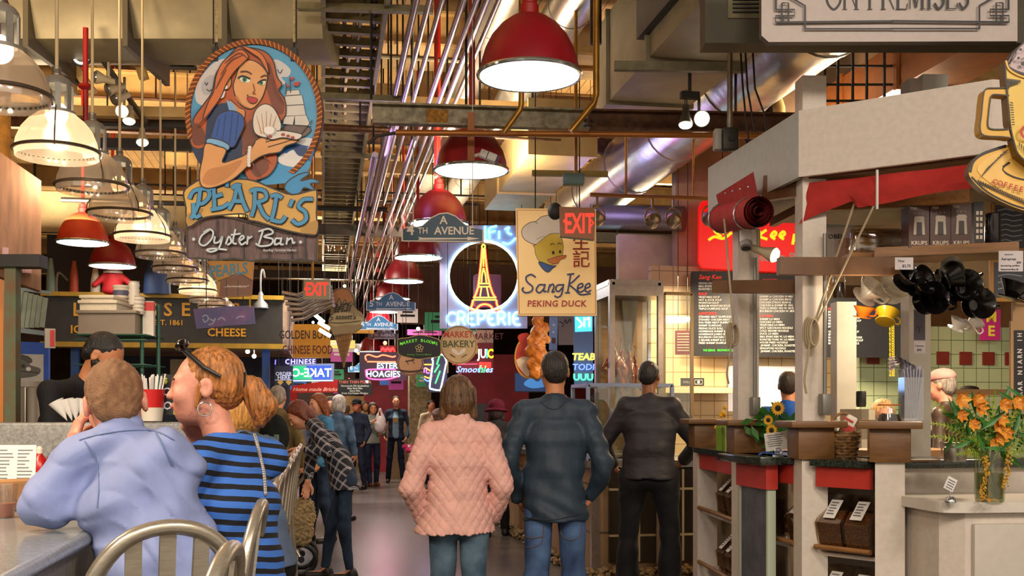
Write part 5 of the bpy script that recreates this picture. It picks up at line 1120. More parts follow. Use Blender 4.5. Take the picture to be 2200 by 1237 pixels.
# coffee cup sign
A = Art(2190, 300, 4.3, 'hanging_sign', 'yellow cutout sign of a foaming cup on a saucer at the right edge', 1900, 0, 2.577)
rim = [(780, 240), (730, 250), (690, 290), (650, 330), (618, 370), (618, 410), (625, 470), (622, 518), (560, 520), (520, 522), (500, 550), (492, 640), (482, 740), (510, 778), (600, 785), (650, 790), (690, 870), (760, 930), (850, 950), (1010, 930), (1060, 860), (1060, 380), (1000, 300), (900, 240)]
A.board([(455, 960), (475, 900), (540, 850), (660, 810), (860, 780), (1100, 820), (1200, 950), (1150, 1100), (1000, 1200), (850, 1190), (700, 1150), (560, 1080), (480, 1010)], 'd8a84a', .04, 'saucer_board', 4, side='6a4a20')
A.line([(462, 960), (480, 900), (540, 855), (660, 815)], 16, '1c120a').line([(470, 985), (560, 1070), (700, 1140), (850, 1180)], lambda t: 10, '1c120a')
A.fill([(500, 950), (560, 880), (660, 840), (700, 870), (640, 930), (680, 1000), (760, 1010), (900, 1010), (1000, 1150), (800, 1120), (620, 1050)], 'e0b45c', 3); A.line([(640, 930), (680, 905), (640, 945), (700, 985), (780, 1005)], 8, '1c120a')
for i in range(26): a = .25 + i * .028; A.line([(505 + i * 13, 1002 + i * 6.2 - (i / 9) ** 2), (520 + i * 13, 1030 + i * 6.0 - (i / 9) ** 2)], 6, '2a1a0c', 1)
for i in range(9): A.line([(520 + i * 14, 985 - i * 16), (560 + i * 13, 930 - i * 11)], 5, '2a1a0c', 1)
for i, ch in enumerate('COFFEE ROAST'): A.txt(ch, 585 + i * 29, 1030 + i * 8.6 - (i / 5) ** 2.2, 30, 'b0301c', .015, rot=-.30 + i * .02)
A.done('saucer_art'); A.y = -.075
cup = [(618, 370), (622, 470), (630, 560), (640, 700), (665, 800), (690, 880), (760, 935), (850, 950), (1010, 930), (1060, 380), (900, 460), (740, 455), (660, 420)]
def raised(q, c, side, name, th=.05):
    p = [A.pt(x) for x in q]; return MB().prism(p, A.y, A.y + th, 0, 1).build(name, [mat('board_' + c, c, .45, noise=(5, .08)), mat('edge_' + side, side, .5)], A.t, False)
raised(cup, 'd8b44c', '7a5a20', 'cup_board')
b = MB()
hd = [(640, 520), (560, 520), (515, 525), (500, 560), (490, 660), (482, 740), (505, 778), (600, 785), (655, 792)]
outl = spl(hd, 4, False); inn = spl([(640, 562), (580, 556), (545, 560), (535, 600), (528, 660), (524, 720), (540, 742), (600, 745), (640, 742)], 4, False)
for i in range(len(outl) - 1): b.prism([A.pt(outl[i]), A.pt(outl[i + 1]), A.pt(inn[i + 1]), A.pt(inn[i])], A.y, A.y + .05)
b.build('cup_handle', mat('board_d0a03a', 'd0a03a', .45), A.t, False)
raised(spl([(635, 400), (650, 350), (700, 290), (750, 255), (830, 240), (940, 260), (1000, 320), (1050, 390), (900, 440), (740, 448), (670, 425)], 3), 'b8a4a8', '5a4448', 'foam_board', .06)
A.y -= .004
A.line(outl, 7, '1c120a', 1).line(inn, 7, '1c120a', 1).line([(618, 370), (622, 470), (630, 560), (645, 720), (665, 810), (690, 880), (760, 935), (850, 950)], 8).line([(625, 375), (640, 410), (700, 440), (780, 455), (900, 450)], 14, '1c120a').line([(622, 372), (640, 420), (700, 455), (780, 470), (900, 468)], 10, 'd8a83a').line([(640, 390), (660, 345), (700, 290), (750, 256), (820, 240)], 8)
for i in range(12): A.line([(630 + i * 6, 470 + i), (622 + i * 6.5, 520 - i * 2.4)], 5, '2a1a0c', 1)
for i in range(10): A.line([(640 + i * .5, 600 + i * 14), (656 + i * .5, 606 + i * 13)], 5, '2a1a0c', 1); A.line([(690 + i * 12, 820 + i * 9), (692 + i * 11, 840 + i * 11)], 5, '2a1a0c', 1)
for x, y, r in ((705, 395, 12), (680, 365, 8), (745, 250, 9), (690, 320, 8)): A.ell(x, y, r, r * .9, '2a1a18', 10)
A.line(oval(755, 320, 16, 16, 8), 5, '2a1a18', 2, True).line([(690, 375), (720, 360), (735, 350)], 4).line([(720, 310), (735, 300)], 4).line([(665, 350), (640, 385)], 5)
A.line([(770, 735), (740, 725), (705, 740), (692, 765), (705, 792), (740, 800), (765, 790)], 13, 'b8301c').done('cup_art')
# ------------------------------------------------------------------ oyster bar on the left
granite = mat('counter_grey', '8d9092', .16, noise=(60, .18), bump=(40, .03)); apron_m = mat('apron_steel', 'aaa296', .35, .4, noise=(20, .3), stretch=(6, 6, .5))
t = thing('bar_counter', 'grey polished bar counter at lower left where the man in the blue shirt leans', 'counter', (-.65, 3.0, 0))
MB().extz([(0, -1.9), (0, 6.0), (-.3, 6.0), (-.3, 2.15), (-1.0, 2.15), (-1.0, -1.9)], 1.105, 1.15).build('countertop', granite, t, False)
MB().tube([(0, -1.9, 1.128), (0, 6.0, 1.128)], .0225, 12).build('rounded_edge', granite, t)
MB().extz([(-.025, -1.85), (-.025, 5.95), (-.26, 5.95), (-.26, 2.1), (-.9, 2.1), (-.9, -1.85)], .98, 1.105).build('apron', apron_m, t, False)
MB().extz([(-.16, -1.8), (-.16, 5.9), (-.26, 5.9), (-.26, 2.1), (-.9, 2.1), (-.9, -1.8)], 0, .98).build('counter_base', mat('base_brown', '4a3428', .6, noise=(8, .3)), t, False)
o = MB().box((0, 0, .14), (.86, .3, .29), bev=.01).build('service_ledge', mat('ledge_granite', '7c7c7a', .4, noise=(90, .35))); a = P(250, 885, 4.75); o.location = (a.x - .1, 4.95, 1.15); tag(o, 'speckled grey raised ledge in front of the barman', 'ledge')
# on the counter
def on(px, py, d, z): p = P(px, py, d); return Vector((p.x, p.y, z))
t = thing('beer_cup', 'clear plastic cup of amber beer at the left edge of the bar counter', 'cup', on(8, 1108, 3.35, 1.15))
MB().shell([(.03, .0), (.034, .03), (.042, .1), (.043, .104)], 24).build('cup_wall', glass('cup_clear', 'f4ece0', .75, .08), t); MB().lathe([(.029, .003), (.033, .03), (.0345, .045)], 24).build('beer', mat('beer_amber', 'a8501a', .15), t)
o = MB().box((0, 0, .05), (.17, .12, .1), bev=.006).box((0, -.062, .05), (.172, .002, .03)).build('paper_box', mat('kraft', 'a5774a', .7, noise=(20, .15))); o.location = on(22, 1095, 3.62, 1.151); o.rotation_euler.z = .5; tag(o, 'brown kraft paper box behind the beer cup', 'box')
paper = mat('paper_white', 'dcd8d4', .7); inkm = mat('ink_grey', '6a6a70', .7)
def sheet(label, px0, px1, py0, py1, d, z, lean=.12, lines=10, cat='menu', name='paper_menu', col=2):
    k = d / FPX; w = (px1 - px0) * k; h = (py1 - py0) * k; t = thing(name, label, cat, on((px0 + px1) / 2, py1, d, z), -YAW)
    R = Matrix.Rotation(-lean, 3, 'X'); MB().box((0, 0, 0), (w, .003, h), 0).build('sheet', paper, t, False).matrix_basis = Matrix.Translation((0, h * .5 * math.sin(lean), h / 2 * math.cos(lean) + .003)) @ R.to_4x4()
    b = MB()
    for c in range(col):
        for i in range(lines):
            ww = w * (.38 if col == 2 else .7) * random.uniform(.5, 1); x0 = -w * .44 + c * w * .48; b.box((x0 + ww / 2, -.0025, h * (.4 - .8 * i / lines)), (ww, .001, h * .018))
    b.build('print', inkm, t, False).matrix_basis = Matrix.Translation((0, h * .5 * math.sin(lean), h / 2 * math.cos(lean) + .003)) @ R.to_4x4(); return t
sheet('white paper menu standing on the bar counter at the far left', -12, 74, 955, 1068, 4.1, 1.15, .1, 12)
sheet('wide white menu board behind the ketchup bottle', 8, 136, 945, 1050, 4.62, 1.15, .05, 6)
t = thing('ketchup_bottle', 'red ketchup bottle with a pale label on the bar counter', 'bottle', on(85, 1058, 4.4, 1.15))
MB().lathe([(.03, 0), (.034, .02), (.034, .1), (.024, .14), (.013, .155), (.013, .16)], 20).build('bottle_body', mat('ketchup_red', 'b01814', .25), t); MB().lathe([(.014, .16), (.014, .18), (.006, .19)], 16).build('cap', white, t); MB().shell([(.0345, .03), (.0345, .085)], 20).build('label', mat('label_cream', 'c8b89a', .5), t)
t = thing('sauce_bottle', 'small dark sauce bottle with a red cap beside the ketchup', 'bottle', on(108, 1056, 4.42, 1.15))
MB().lathe([(.022, 0), (.024, .02), (.024, .08), (.012, .115), (.012, .12)], 18).build('bottle_body', mat('sauce_dark', '2a1a14', .2), t); MB().lathe([(.014, .12), (.014, .145), (0, .147)], 14).build('cap', mat('cap_red', 'b02a1c', .4), t)
t = thing('straw_holder', 'red and white paper cup full of white straws behind the man in the blue shirt', 'straw holder', on(326, 882, 4.75, 1.44))
MB().lathe([(.04, 0), (.043, .0), (.058, .14), (.054, .14), (.04, .01)], 24).build('cup', mat('cup_red', 'c01a1c', .4), t); MB().shell([(.0445, .0), (.0515, .055), (.0525, .06)], 24).build('white_band', white, t)
b = MB()
for i in range(26):
    a = random.uniform(0, 6.28); r = random.uniform(0, .04); b.tube([(r * .6 * math.cos(a), r * .6 * math.sin(a), .02), (r * 1.7 * math.cos(a), r * 1.7 * math.sin(a), .19 + random.uniform(0, .02))], .0035, 6)
b.build('straws', mat('straw_white', 'e4e0dc', .4), t)['kind'] = 'stuff'
A = Art(372, 846, 4.8, 'chalkboard', 'small black board with white chalk capitals beside the straw cup', 350, 803, 1, cat='board')
A.board([(0, 0), (44, 4), (46, 88), (2, 88)], '16161a', .02); A.txt('Cash', 24, 46, 17, 'd8d4e4', .02, .1).txt('Only', 26, 76, 17, 'd8d4e4', .02, .1).txt('$', 9, 20, 12, 'c8c82a', .02).txt('$', 28, 86, 8, 'c8c82a', .02); A.done('lettering')
t = thing('paper_cones', 'bundle of white paper cones on the ledge in front of the barman', 'paper', on(160, 880, 4.75, 1.44)); b = MB()
for i in range(5): b.lathe([(.0, 0), (.035, .1), (.033, .1), (0, .01)], 12, (-.03 + .018 * i, .01 * (i % 2), .0), 0, Matrix.Rotation(-.5 + .22 * i, 3, 'Y'))
b.build('cones', paper, t)
# stools along the bar
alum = mat('brushed_aluminium', 'b4ac9c', .3, .7, noise=(30, .12), stretch=(1, 1, 8))
def stool(label, loc, rz):
    t = thing('bar_stool', label, 'stool', loc, rz, 'aluminium bar stools at the oyster bar')
    MB().extz([(.19 * math.copysign(abs(math.cos(a)) ** .6, math.cos(a)), .19 * math.copysign(abs(math.sin(a)) ** .6, math.sin(a))) for a in np.linspace(0, 2 * PI, 33)[:-1]], .735, .765).build('seat', alum, t)
    pts = spl([(-.175, -.17, .75), (-.18, -.185, .95), (-.165, -.205, 1.10), (-.10, -.225, 1.195), (0, -.232, 1.225), (.10, -.225, 1.195), (.165, -.205, 1.10), (.18, -.185, .95), (.175, -.17, .75)], 5, False)
    b = MB(); b.tube(pts, .0165, 10); b.tube([(x * .93, y + .008, z - .008) for x, y, z in pts], .012, 8); bf = b.build('back_frame', alum, t)
    for x in (-.075, 0, .075): MB().bar((x * .9, -.17, .76), (x, -.222, 1.218 - abs(x) * .3), .036, .01).build('slat', alum, bf, False)
    for sx in (-1, 1):
        for sy in (-1, 1): MB().tube([(sx * .16, sy * .15, .74), (sx * .205, sy * .2, .012)], [.018, .014], 10).build('leg', alum, t)
    b = MB(); c = [(.185, .18, .28), (-.185, .18, .28), (-.185, -.18, .28), (.185, -.18, .28)]; [b.tube([c[i], c[(i + 1) % 4]], .011, 8) for i in range(4)]; b.build('foot_ring', alum, t)
    return t
s0 = stool('aluminium bar stool under the man in blue shirt, arched slatted back toward the viewer', (-.425, 2.70, 0), math.radians(22))
dup(s0, (-.40, 2.08, 0), math.radians(84), 'nearest aluminium bar stool, only its curved back tip showing at the bottom edge')
for i, y in enumerate((3.06, 3.72, 4.38, 5.04, 5.7, 6.36, 7.02, 7.68, 8.3)):
    dup(s0, (-.40, y, 0), math.radians(88), 'aluminium bar stool ' + ['under the woman in the striped top', 'just behind the striped woman, seen edge on', 'under the blond person in the grey blue sweater', 'fifth along the bar, seen edge on', 'sixth along the bar, seen edge on', 'seventh along the bar', 'in front of the bending woman in plaid', 'touched by the bending woman in plaid', 'last of the row by the pushchair'][i])
# back of the oyster bar at the left edge
steel = mat('stainless', 'a09a90', .3, .8, noise=(25, .12), stretch=(1, 1, .1))
t = thing('fridge_cabinet', 'stainless steel fridge cabinet with tall doors at the left edge', 'fridge', on(40, 960, 6.3, 0), -YAW); k = 6.3 / FPX
MB().box((0, .35, .83), (.34, .7, 1.66)).build('cabinet_body', steel, t, False)
for i in (-1, 0, 1):
    d_ = MB().box((i * .112, -.012, .95), (.106, .024, 1.36), bev=.006).build('door', steel, t); MB().tube([(i * .112 + .03, -.04, .98), (i * .112 + .03, -.04, 1.14)], .008, 8).build('handle', brass, d_)
t = thing('painted_post', 'flaking green and brown post at the left edge beyond the bar', 'post', on(27, 830, 5.2, 0), -YAW); MB().box((0, 0, 1.15), (.055, .055, 2.1)).build('post_shaft', mat('flaking_green', '5f7a5c', .7, noise=(14, .3), col2='6a4a2c'), t, False); MB().box((0, 0, .05), (.12, .12, .1)).build('post_foot', dark, t, False); MB().box((.02, 0, 2.21), (.26, .1, .06)).build('post_bracket', black, t, False)
o = MB().box((0, 0, 1.35), (.03, .03, 2.7)).build('orange_strip', mat('strip_orange', 'c87a2a', .5)); o.location = on(2, 700, 5.6, 0); tag(o, 'thin orange upright strip at the far left edge', 'strip')
A = Art(66, 778, 7.4, 'poster', 'blue framed black and white photograph poster at the left behind the bar', 0, 400, 3.093)
A.board([(60, 1030), (330, 1040), (330, 1330), (60, 1330)], '1f4fb0', .03); A.fill([(105, 1115), (298, 1118), (298, 1300), (105, 1300)], 'b8b4ae'); A.fill([(105, 1115), (200, 1130), (225, 1170), (160, 1190), (105, 1170)], '48443f', 2).fill([(105, 1190), (150, 1150), (215, 1190), (280, 1215), (250, 1260), (120, 1270)], '5e5a54', 3).ell(165, 1195, 14, 14, '2a2826').ell(200, 1215, 16, 14, 'd0ccc6').line([(120, 1225), (270, 1240)], 6, '2a2826'); A.done('picture')
t = thing('plywood_sign', 'tall weathered plywood sign panel at the top left edge', 'sign', P(40, 470, 5.4), .5); k = 5.4 / FPX
v = MB(); v.prism([(-.10, .32), (.10, .2), (.10, -.36), (-.10, -.30)], -.03, .03); v.build('panel', mat('plywood_worn', '8a6248', .6, noise=(7, .35), stretch=(4, 4, .5)), t, False); [MB().box(c, z).build('sticker', mat('sticker_pink', 'b48a8a', .5), t) for c, z in (((.03, -.034, -.24), (.045, .004, .07)), ((-.07, -.034, -.2), (.03, .004, .09)))]
t = thing('plaster_column', 'peeling ochre column top at the far left above the plywood sign', 'column', P(-4, 420, 6.0)); MB().lathe([(.065, -3.0), (.065, .38), (.085, .4), (.085, .44)], 24, (0, 0, .3)).build('shaft', mat('ochre_peel', 'b0782a', .8, noise=(16, .35), bump=(25, .4)), t); MB().lathe([(.07, .72), (.09, .8), (.09, 1.0), (.05, 1.1)], 20).build('column_head', mat('head_violet', '6a4a5a', .4, .3), t)
t = thing('shutter_panel', 'tilted grey green slatted shutter behind the painted post', 'shutter', P(68, 668, 6.8), -.1); R = Matrix.Rotation(.12, 3, 'Y')
v = MB(); [v.box(tuple(R @ Vector((-.075 + .03 * i, 0, 0))), (.026, .02, .24 - .01 * i), 0, R) for i in range(6)]; v.build('slats', mat('shutter_green', '8a9484', .6, noise=(10, .25)), t, False); v = MB(); v.box(tuple(R @ Vector((0, .01, .13))), (.19, .03, .02), 0, R).box(tuple(R @ Vector((0, .01, -.13))), (.19, .03, .03), 0, R); v.build('shutter_frame', mat('frame_greybl', '7c8a90', .5), t, False)
t = thing('alarm_box', 'beige wall box with a red strip left of the barman', 'alarm', P(107, 727, 6.6), .3); MB().box((0, 0, 0), (.06, .05, .12)).build('casing', mat('box_beige', 'b8b0a0', .5), t, False); MB().box((.012, -.027, 0), (.026, .006, .1)).build('red_strip', mat('strip_red', 'd02a2a', .4), t, False)
# wire shelf with tubs above the barman
rk = mat('rack_green', '2f5a4c', .4, .4); t = thing('wire_rack', 'dark green wire rack holding tubs above the barman', 'shelf', on(250, 830, 6.2, 0), -YAW); k = 6.2 / FPX
for x in (-48, 55, 78): MB().tube([(x * k, .1 * (x == 78), .0), (x * k, .1 * (x == 78), EYE + 235 * k)], .012, 8).build('upright', rk, t)
zs = EYE + 163 * k; v = MB(); [v.tube([(-72 * k, y, zs), (80 * k, y, zs)], .005, 6) for y in np.linspace(-.12, .2, 9)]; v.tube([(-72 * k, -.12, zs - .03), (80 * k, -.12, zs - .03)], .006, 6); v.build('wire_shelf', rk, t)
zl = EYE + 100 * k; v = MB(); [v.tube([(-72 * k, y, zl), (80 * k, y, zl)], .005, 6) for y in np.linspace(-.12, .2, 5)]; v.build('wire_shelf', rk, t)
def tub(label, px, py, w, h, m, lid=None, name='storage_tub', d=6.2, dep=.24, cat='tub', off=0):
    p = P(px, py, d); t = thing(name, label, cat, p + Vector((0, off, 0)), -YAW); k = d / FPX; W, Hh = w * k, h * k
    MB().extz([(-W * .46, -dep / 2), (W * .46, -dep / 2), (W * .46, dep / 2), (-W * .46, dep / 2)], 0, Hh).build('tub_body', m, t, False); MB().box((0, 0, Hh), (W, dep + .03, .02), bev=.006).build('tub_rim', lid or m, t); return t
tub('grey brown bus tub on the wire rack', 246, 720, 130, 46, mat('tub_grey', '8a7c6c', .5))
tub('stack of white foam lids in the bus tub, largest white bundle', 228, 673, 84, 20, mat('foam_white', 'd8ccb4', .6, bump=(30, .3)), None, 'foam_lids', cat='lids')
tub('second layer of white foam lids lying on the larger bundle', 226, 652, 74, 10, mat('foam_white', 'd8ccb4', .6), None, 'foam_lids', cat='lids')
for i, (px, py, h, r, lb) in enumerate([(288, 655, 50, 12, 'tall stack of clear plastic cups on the wire rack'), (298, 675, 38, 13, 'shorter stack of cups at the right end of the wire rack')]):
    t = MB().lathe([(r * .85 * k, 0)] + [(r * (.85 + .15 * (j % 2)) * k, h * k * (j + .5) / 9) for j in range(9)] + [(r * k, h * k), (r * .8 * k, h * k)], 20).build('cup_stack', mat('cups_clear', 'd8d0c4', .3)); t.location = P(px, py, 6.15); tag(t, lb, 'cups')
t = thing('paint_tub', 'white round tub with dark print behind the cup stack', 'tub', P(261, 641, 6.3)); MB().lathe([(.045, 0), (.047, .06), (.05, .062), (.05, .075), (0, .076)], 24).build('tub_body', white, t); MB().shell([(.0468, .015), (.0475, .045)], 24).build('print_band', mat('print_navy', '5a5a78', .5), t)
o = MB().box((0, 0, .1), (.06, .06, .2), 0).box((0, -.001, .17), (.061, .061, .05), 1).build('carton', [white, mat('carton_red', 'c82a2a', .5)], smooth=False); o.location = P(320, 722, 6.2); tag(o, 'slim white carton with a red top at the right of the wire rack', 'carton')
# ice cream stall
fas = mat('fascia_black', '2a2824', .5, noise=(6, .3)); gold = mat('trim_gold', 'b08a24', .5, noise=(8, .2)); Y0 = 15.9
a, e = PY(95, 735, Y0), PY(607, 735, Y0); zt = PY(600, 645, Y0).z
t = thing('ice_cream_stall', 'black fascia stall front with gold capitals and gold trim, behind the pendants', 'stall', (a.x, Y0, 0)); W = e.x - a.x
MB().box((W / 2, .1, (a.z + zt) / 2), (W, .2, zt - a.z)).build('fascia', fas, t, False)
MB().box((W / 2, .06, a.z - .03), (W + .06, .34, .07)).box((W / 2, .06, zt + .03), (W + .06, .3, .06)).build('gold_trim', gold, t, False)
MB().box((W + .02, 2.2, (a.z + zt) / 2), (.08, 4.2, zt - a.z + .1)).build('side_fascia', mat('side_mottled', '8a7260', .6, noise=(6, .5), col2='c8a888'), t, False)
MB().box((W / 2, 2.2, a.z + .05), (W, 4.2, .05)).build('soffit', mat('soffit_cream', 'b8a480', .7), t, False)
MB().box((W / 2, 3.6, a.z / 2), (W, .1, a.z)).build('back_panel', mat('stall_back', '3c4250', .6, noise=(3, .4)), t, False)
MB().box((W / 2, .5, .55), (W, .7, 1.1)).build('stall_counter', mat('stall_marble', '9c948c', .3, noise=(5, .2)), t, False)
for x in (.35, W - .25): MB().box((x, .3, a.z / 2), (.11, .11, a.z)).build('blue_post', mat('post_blue', '2a5a9c', .5), t, False)
MB().box((W * .3, 1.2, zt + .55), (W * .75, .06, 1.0)).build('upper_panel', mat('loft_dark', '241e1e', .7, noise=(4, .3)), t, False)
kk = 15.7 / FPX; lg = mat('letter_gold', 'd89a1e', .45)
def ft(s, px, py, h):
    p = PY(px, py, Y0 - .01); MB().text(s, p.x - a.x, p.z, h * kk / .727, -.012, 0, bold=.02, ex=.004).build('gold_lettering', lg, t, False)
for ch, px in zip('LDBASSETTS', (166, 205, 258, 293, 329, 361, 399, 437, 472, 506)): ft(ch, px, 678, 28)
ft('ICE CREAM', 215, 716, 17); ft('EST. 1861', 362, 698, 11); ft('CHEESE', 487, 722, 17)
for i, (px, py, c, s, lb) in enumerate([(430, 800, '1f4fa8', .5, 'blue cabinet'), (390, 790, 'c8b890', .35, 'cream menu card'), (470, 770, '2a62b0', .4, 'blue panel')]):
    p = PY(px, py, Y0 + 2.6); MB().box((p.x - a.x, 2.6, p.z), (s, .1, s * .8)).build('stall_panel', mat('panel_' + c, c, .5), t, False)
glb = glow('stall_bulb', 'fff0d8', 4)
for i, (px, py) in enumerate([(532, 755), (546, 765), (570, 775), (552, 740), (568, 748), (600, 742)]):
    o = MB().sph((0, 0, 0), .035).tube([(0, 0, 0), (0, 0, .3)], .006, 5).build('stall_bulb', glb); o.location = PY(px, py, Y0 + 1.5); tag(o, 'small glowing bulb hanging inside the ice cream stall', 'bulb', 'bulbs inside the ice cream stall')
# doll, gooseneck lamps and objects over the fascia
t = thing('cloth_doll', 'doll in a red coat with white collar sitting above the black fascia', 'doll', PY(243, 632, Y0 - .05)); sd = SD(); sd.loft([((0, 0, .04), .16, .1), ((0, 0, .3), .1, .08)]).cap((-.08, 0, .28), (-.24, -.05, .12), .05, .04).cap((.08, 0, .28), (.3, -.05, .1), .05, .04); sd.build('red_coat', mat('doll_red', 'b81a1c', .7), t, .025)
MB().sph((0, 0, .42), .1).build('head', mat('doll_face', 'd8a888', .6), t); MB().lathe([(.05, .3), (.13, .29), (.13, .32), (.05, .35)], 16).build('collar', white, t); MB().sph((0, .02, .47), (.1, .1, .07)).build('hair', dark, t)
gm = mat('goose_grey', '9aa0a0', .4, .2)
for px, py0, py1, lb, d in [(122, 592, 664, 'left gooseneck lamp in front of the black fascia', 15.45), (341, 580, 660, 'middle gooseneck lamp before the gold capitals', 15.45), (560, 585, 662, 'right gooseneck lamp beside the tilted oyster bar sign', 15.45)]:
    t = thing('gooseneck_lamp', lb, 'lamp', P(px, py1, d), 0, 'gooseneck fascia lamps'); k = d / FPX; hh = (py1 - py0) * k
    MB().lathe([(.11, 0), (.1, .06), (.055, .11), (.04, .2), (.02, .24)], 20).build('shade', gm, t); MB().tube(spl([(0, 0, .18), (0, .0, hh * .9), (.02, .06, hh + .05), (.03, .5, hh + .0)], 5, False), .016, 8).build('arm', gm, t)
for i, (px0, px1, py0, py1, c, lb) in enumerate([(150, 168, 560, 628, '9a3a1c', 'rust coloured tall bottle shape'), (195, 215, 570, 628, 'b8a890', 'pale cone shaped ornament'), (310, 365, 545, 628, '26406a', 'dark blue sack'), (100, 118, 555, 632, '6c8078', 'grey green pillar lamp')]):
    p = PY((px0 + px1) / 2, py1 + 5, Y0 - .02); k = 16 / FPX; o = MB().lathe([((px1 - px0) * k * .5, 0), ((px1 - px0) * k * .46, (py1 - py0) * k * .5), ((px1 - px0) * k * .2, (py1 - py0) * k), (0, (py1 - py0) * k)], 16).build('ornament', mat('orn_' + c, c, .6)); o.location = p; tag(o, lb + ' on the ledge over the black fascia', 'ornament')
# grey bent bars, tube lights and cone lamp by the left exit sign
for i in range(6):
    pts = [P(606 + i * 4, 628 + i * 12, 12.6), P(640 + i * 3, 634 + i * 10, 12.6), P(668 + i * 4, 622 + i * 9, 12.4), P(712 + i * 1, 616 + i * 8, 12.2)]
    pipe('bent_bar', 'pale bent metal bar beside the left exit sign, %s from the top' % ords[i], pts, .022, mat('bar_pale', 'a89c90', .4, .4), 'bar', 'bent bars by the exit sign')
for i, (x0, y0, x1, y1) in enumerate([(674, 674, 696, 692), (684, 692, 708, 706), (686, 708, 710, 722)]):
    o = MB().tube([(0, 0, 0), P(x1, y1, 13) - P(x0, y0, 13)], .022, 8).build('tube_light', glow('tube_white', 'fff8f0', 6)); o.location = P(x0, y0, 13); tag(o, 'short slanted fluorescent tube by the mustard sign, %s of three' % ['top', 'middle', 'bottom'][i], 'light', 'slanted tube lights')
# ------------------------------------------------------------------ duck restaurant on the right
def tile_fn(c1, c2, grout, s):
    def fn(nt, co):
        x = n_xyz(nt, co)
        g = n_math(nt, 'MAXIMUM', n_math(nt, 'LESS_THAN', n_math(nt, 'FRACT', n_math(nt, 'MULTIPLY', n_math(nt, 'ADD', x[0], x[1]), 1 / s)), .05), n_math(nt, 'LESS_THAN', n_math(nt, 'FRACT', n_math(nt, 'MULTIPLY', x[2], 1 / s)), .05))
        return n_mix(nt, g, n_mix(nt, n_noise(nt, co, 3), c1, c2), grout)
    return fn
o = MB().box((0, 0, 1.55), (2.3, .12, 3.1)).build('tiled_wall', node_mat('tiles_cream', .25, tile_fn('c8ab7c', 'e0c89c', '8a6a44', .16)), smooth=False); o.location = (4.72, 11.45, 0); tag(o, 'cream tiled back wall of the duck restaurant', 'wall panel')
o = MB().box((0, 0, 1.2), (3.2, .12, 2.4)).build('tiled_wall', node_mat('tiles_green', .25, tile_fn('a8bc94', 'bccaa4', '5c6a50', .15)), smooth=False); o.location = (7.2, 10.6, 0); tag(o, 'pale green tiled wall behind the kiosk at right', 'wall panel')
tr = None
for i in range(12):
    if tr is None: tr = MB().box((0, 0, 0), (.14, .02, .14)).build('accent_tile', mat('tile_maroon', '7a2a22', .3)); o = tr
    else: o = tr.copy(); COL.objects.link(o)
    o.location = (5.75 + .27 * i, 10.53, 2.06); tag(o, 'square maroon accent tile in the pale green wall', 'tile', 'maroon accent tiles')
o = MB().box((0, 0, 0), (.9, .1, .5)).build('lit_window', mat('hatch_white', 'd8d0c8', .5, 0, .5, 'ffeedd')); o.location = PY(1650, 835, 11.3); tag(o, 'bright white serving hatch behind the sunflowers', 'hatch')
o = MB().box((0, .25, 0), (1.3, .5, .06)).build('wall_shelf', mat('shelf_cream', 'd8c49a', .5), smooth=False); o.location = PY(1500, 838, 11.0); tag(o, 'cream shelf on the tiled wall left of the kiosk', 'shelf')
A = Art(1487, 821, 11.2, 'wall_sign', 'small dark sign with a white camera symbol on the cream tiles', 1462, 812, 1); A.board([(0, 0), (50, 0), (50, 17), (0, 17)], '2a2420', .02); A.txt('SMILE', 13, 11, 5, 'b8b0a8').line([(30, 4), (46, 4), (46, 13), (30, 13)], 1.5, 'd8d0c8', 1, True).ell(38, 8.5, 3, 3, 'd8d0c8'); A.done('marks')
A = Art(1467, 735, 11.2, 'wall_sign', 'maroon notice with pale lines behind the glass door of the duck restaurant', 1450, 710, 1); A.board([(0, 0), (34, 0), (34, 52), (0, 52)], '6a2420', .02); [A.line([(4, 7 + i * 6), (30, 7 + i * 6)], 2, 'c8a890', 1) for i in range(7)]; A.done('marks')
gls = glass('case_glass', 'f0f4f0', .9, .04); stl = mat('case_steel', 'a0948a', .28, .85, noise=(20, .12)); 
t = thing('duck_counter', 'long duck restaurant counter with black tiled front and tan side panels', 'counter', (2.27, 9.0, 0))
MB().box((.6, 3.0, 1.03), (1.26, 6.1, .06)).build('countertop', steel, t, False)
MB().box((.62, 3.02, .52), (1.2, 5.98, .94)).build('tan_side', node_mat('tan_blocks', .5, tile_fn('8a6a48', 'a5825c', '5a4430', .42)), t, False)
MB().box((.66, -.0, .58), (.98, .05, .8)).build('black_tiles', node_mat('tiles_black', .2, tile_fn('1a1612', '2a221c', 'a89878', .4)), t, False)
for x in (.04, .62, 1.2): MB().box((x, -.02, .55), (.07, .06, 1.0)).build('steel_upright', stl, t, False)
pb = MB()
for i in range(300):
    pb.sph((random.uniform(-.05, 1.25), random.uniform(-.12, -.03), random.uniform(0, .14)), (random.uniform(.02, .035), .03, random.uniform(.016, .026)), 0, 7, 5)
pb.build('pebble_base', mat('pebbles', '8a7450', .7, noise=(40, .45)), t)['kind'] = 'stuff'
pb = MB()
for i in range(260):
    pb.sph((random.uniform(-.05, .0), random.uniform(-.1, 5), random.uniform(0, .12)), (.03, random.uniform(.025, .04), random.uniform(.016, .026)), 0, 7, 5)
pb.build('pebble_base', mat('pebbles', '8a7450', .7, noise=(40, .45)), t)['kind'] = 'stuff'
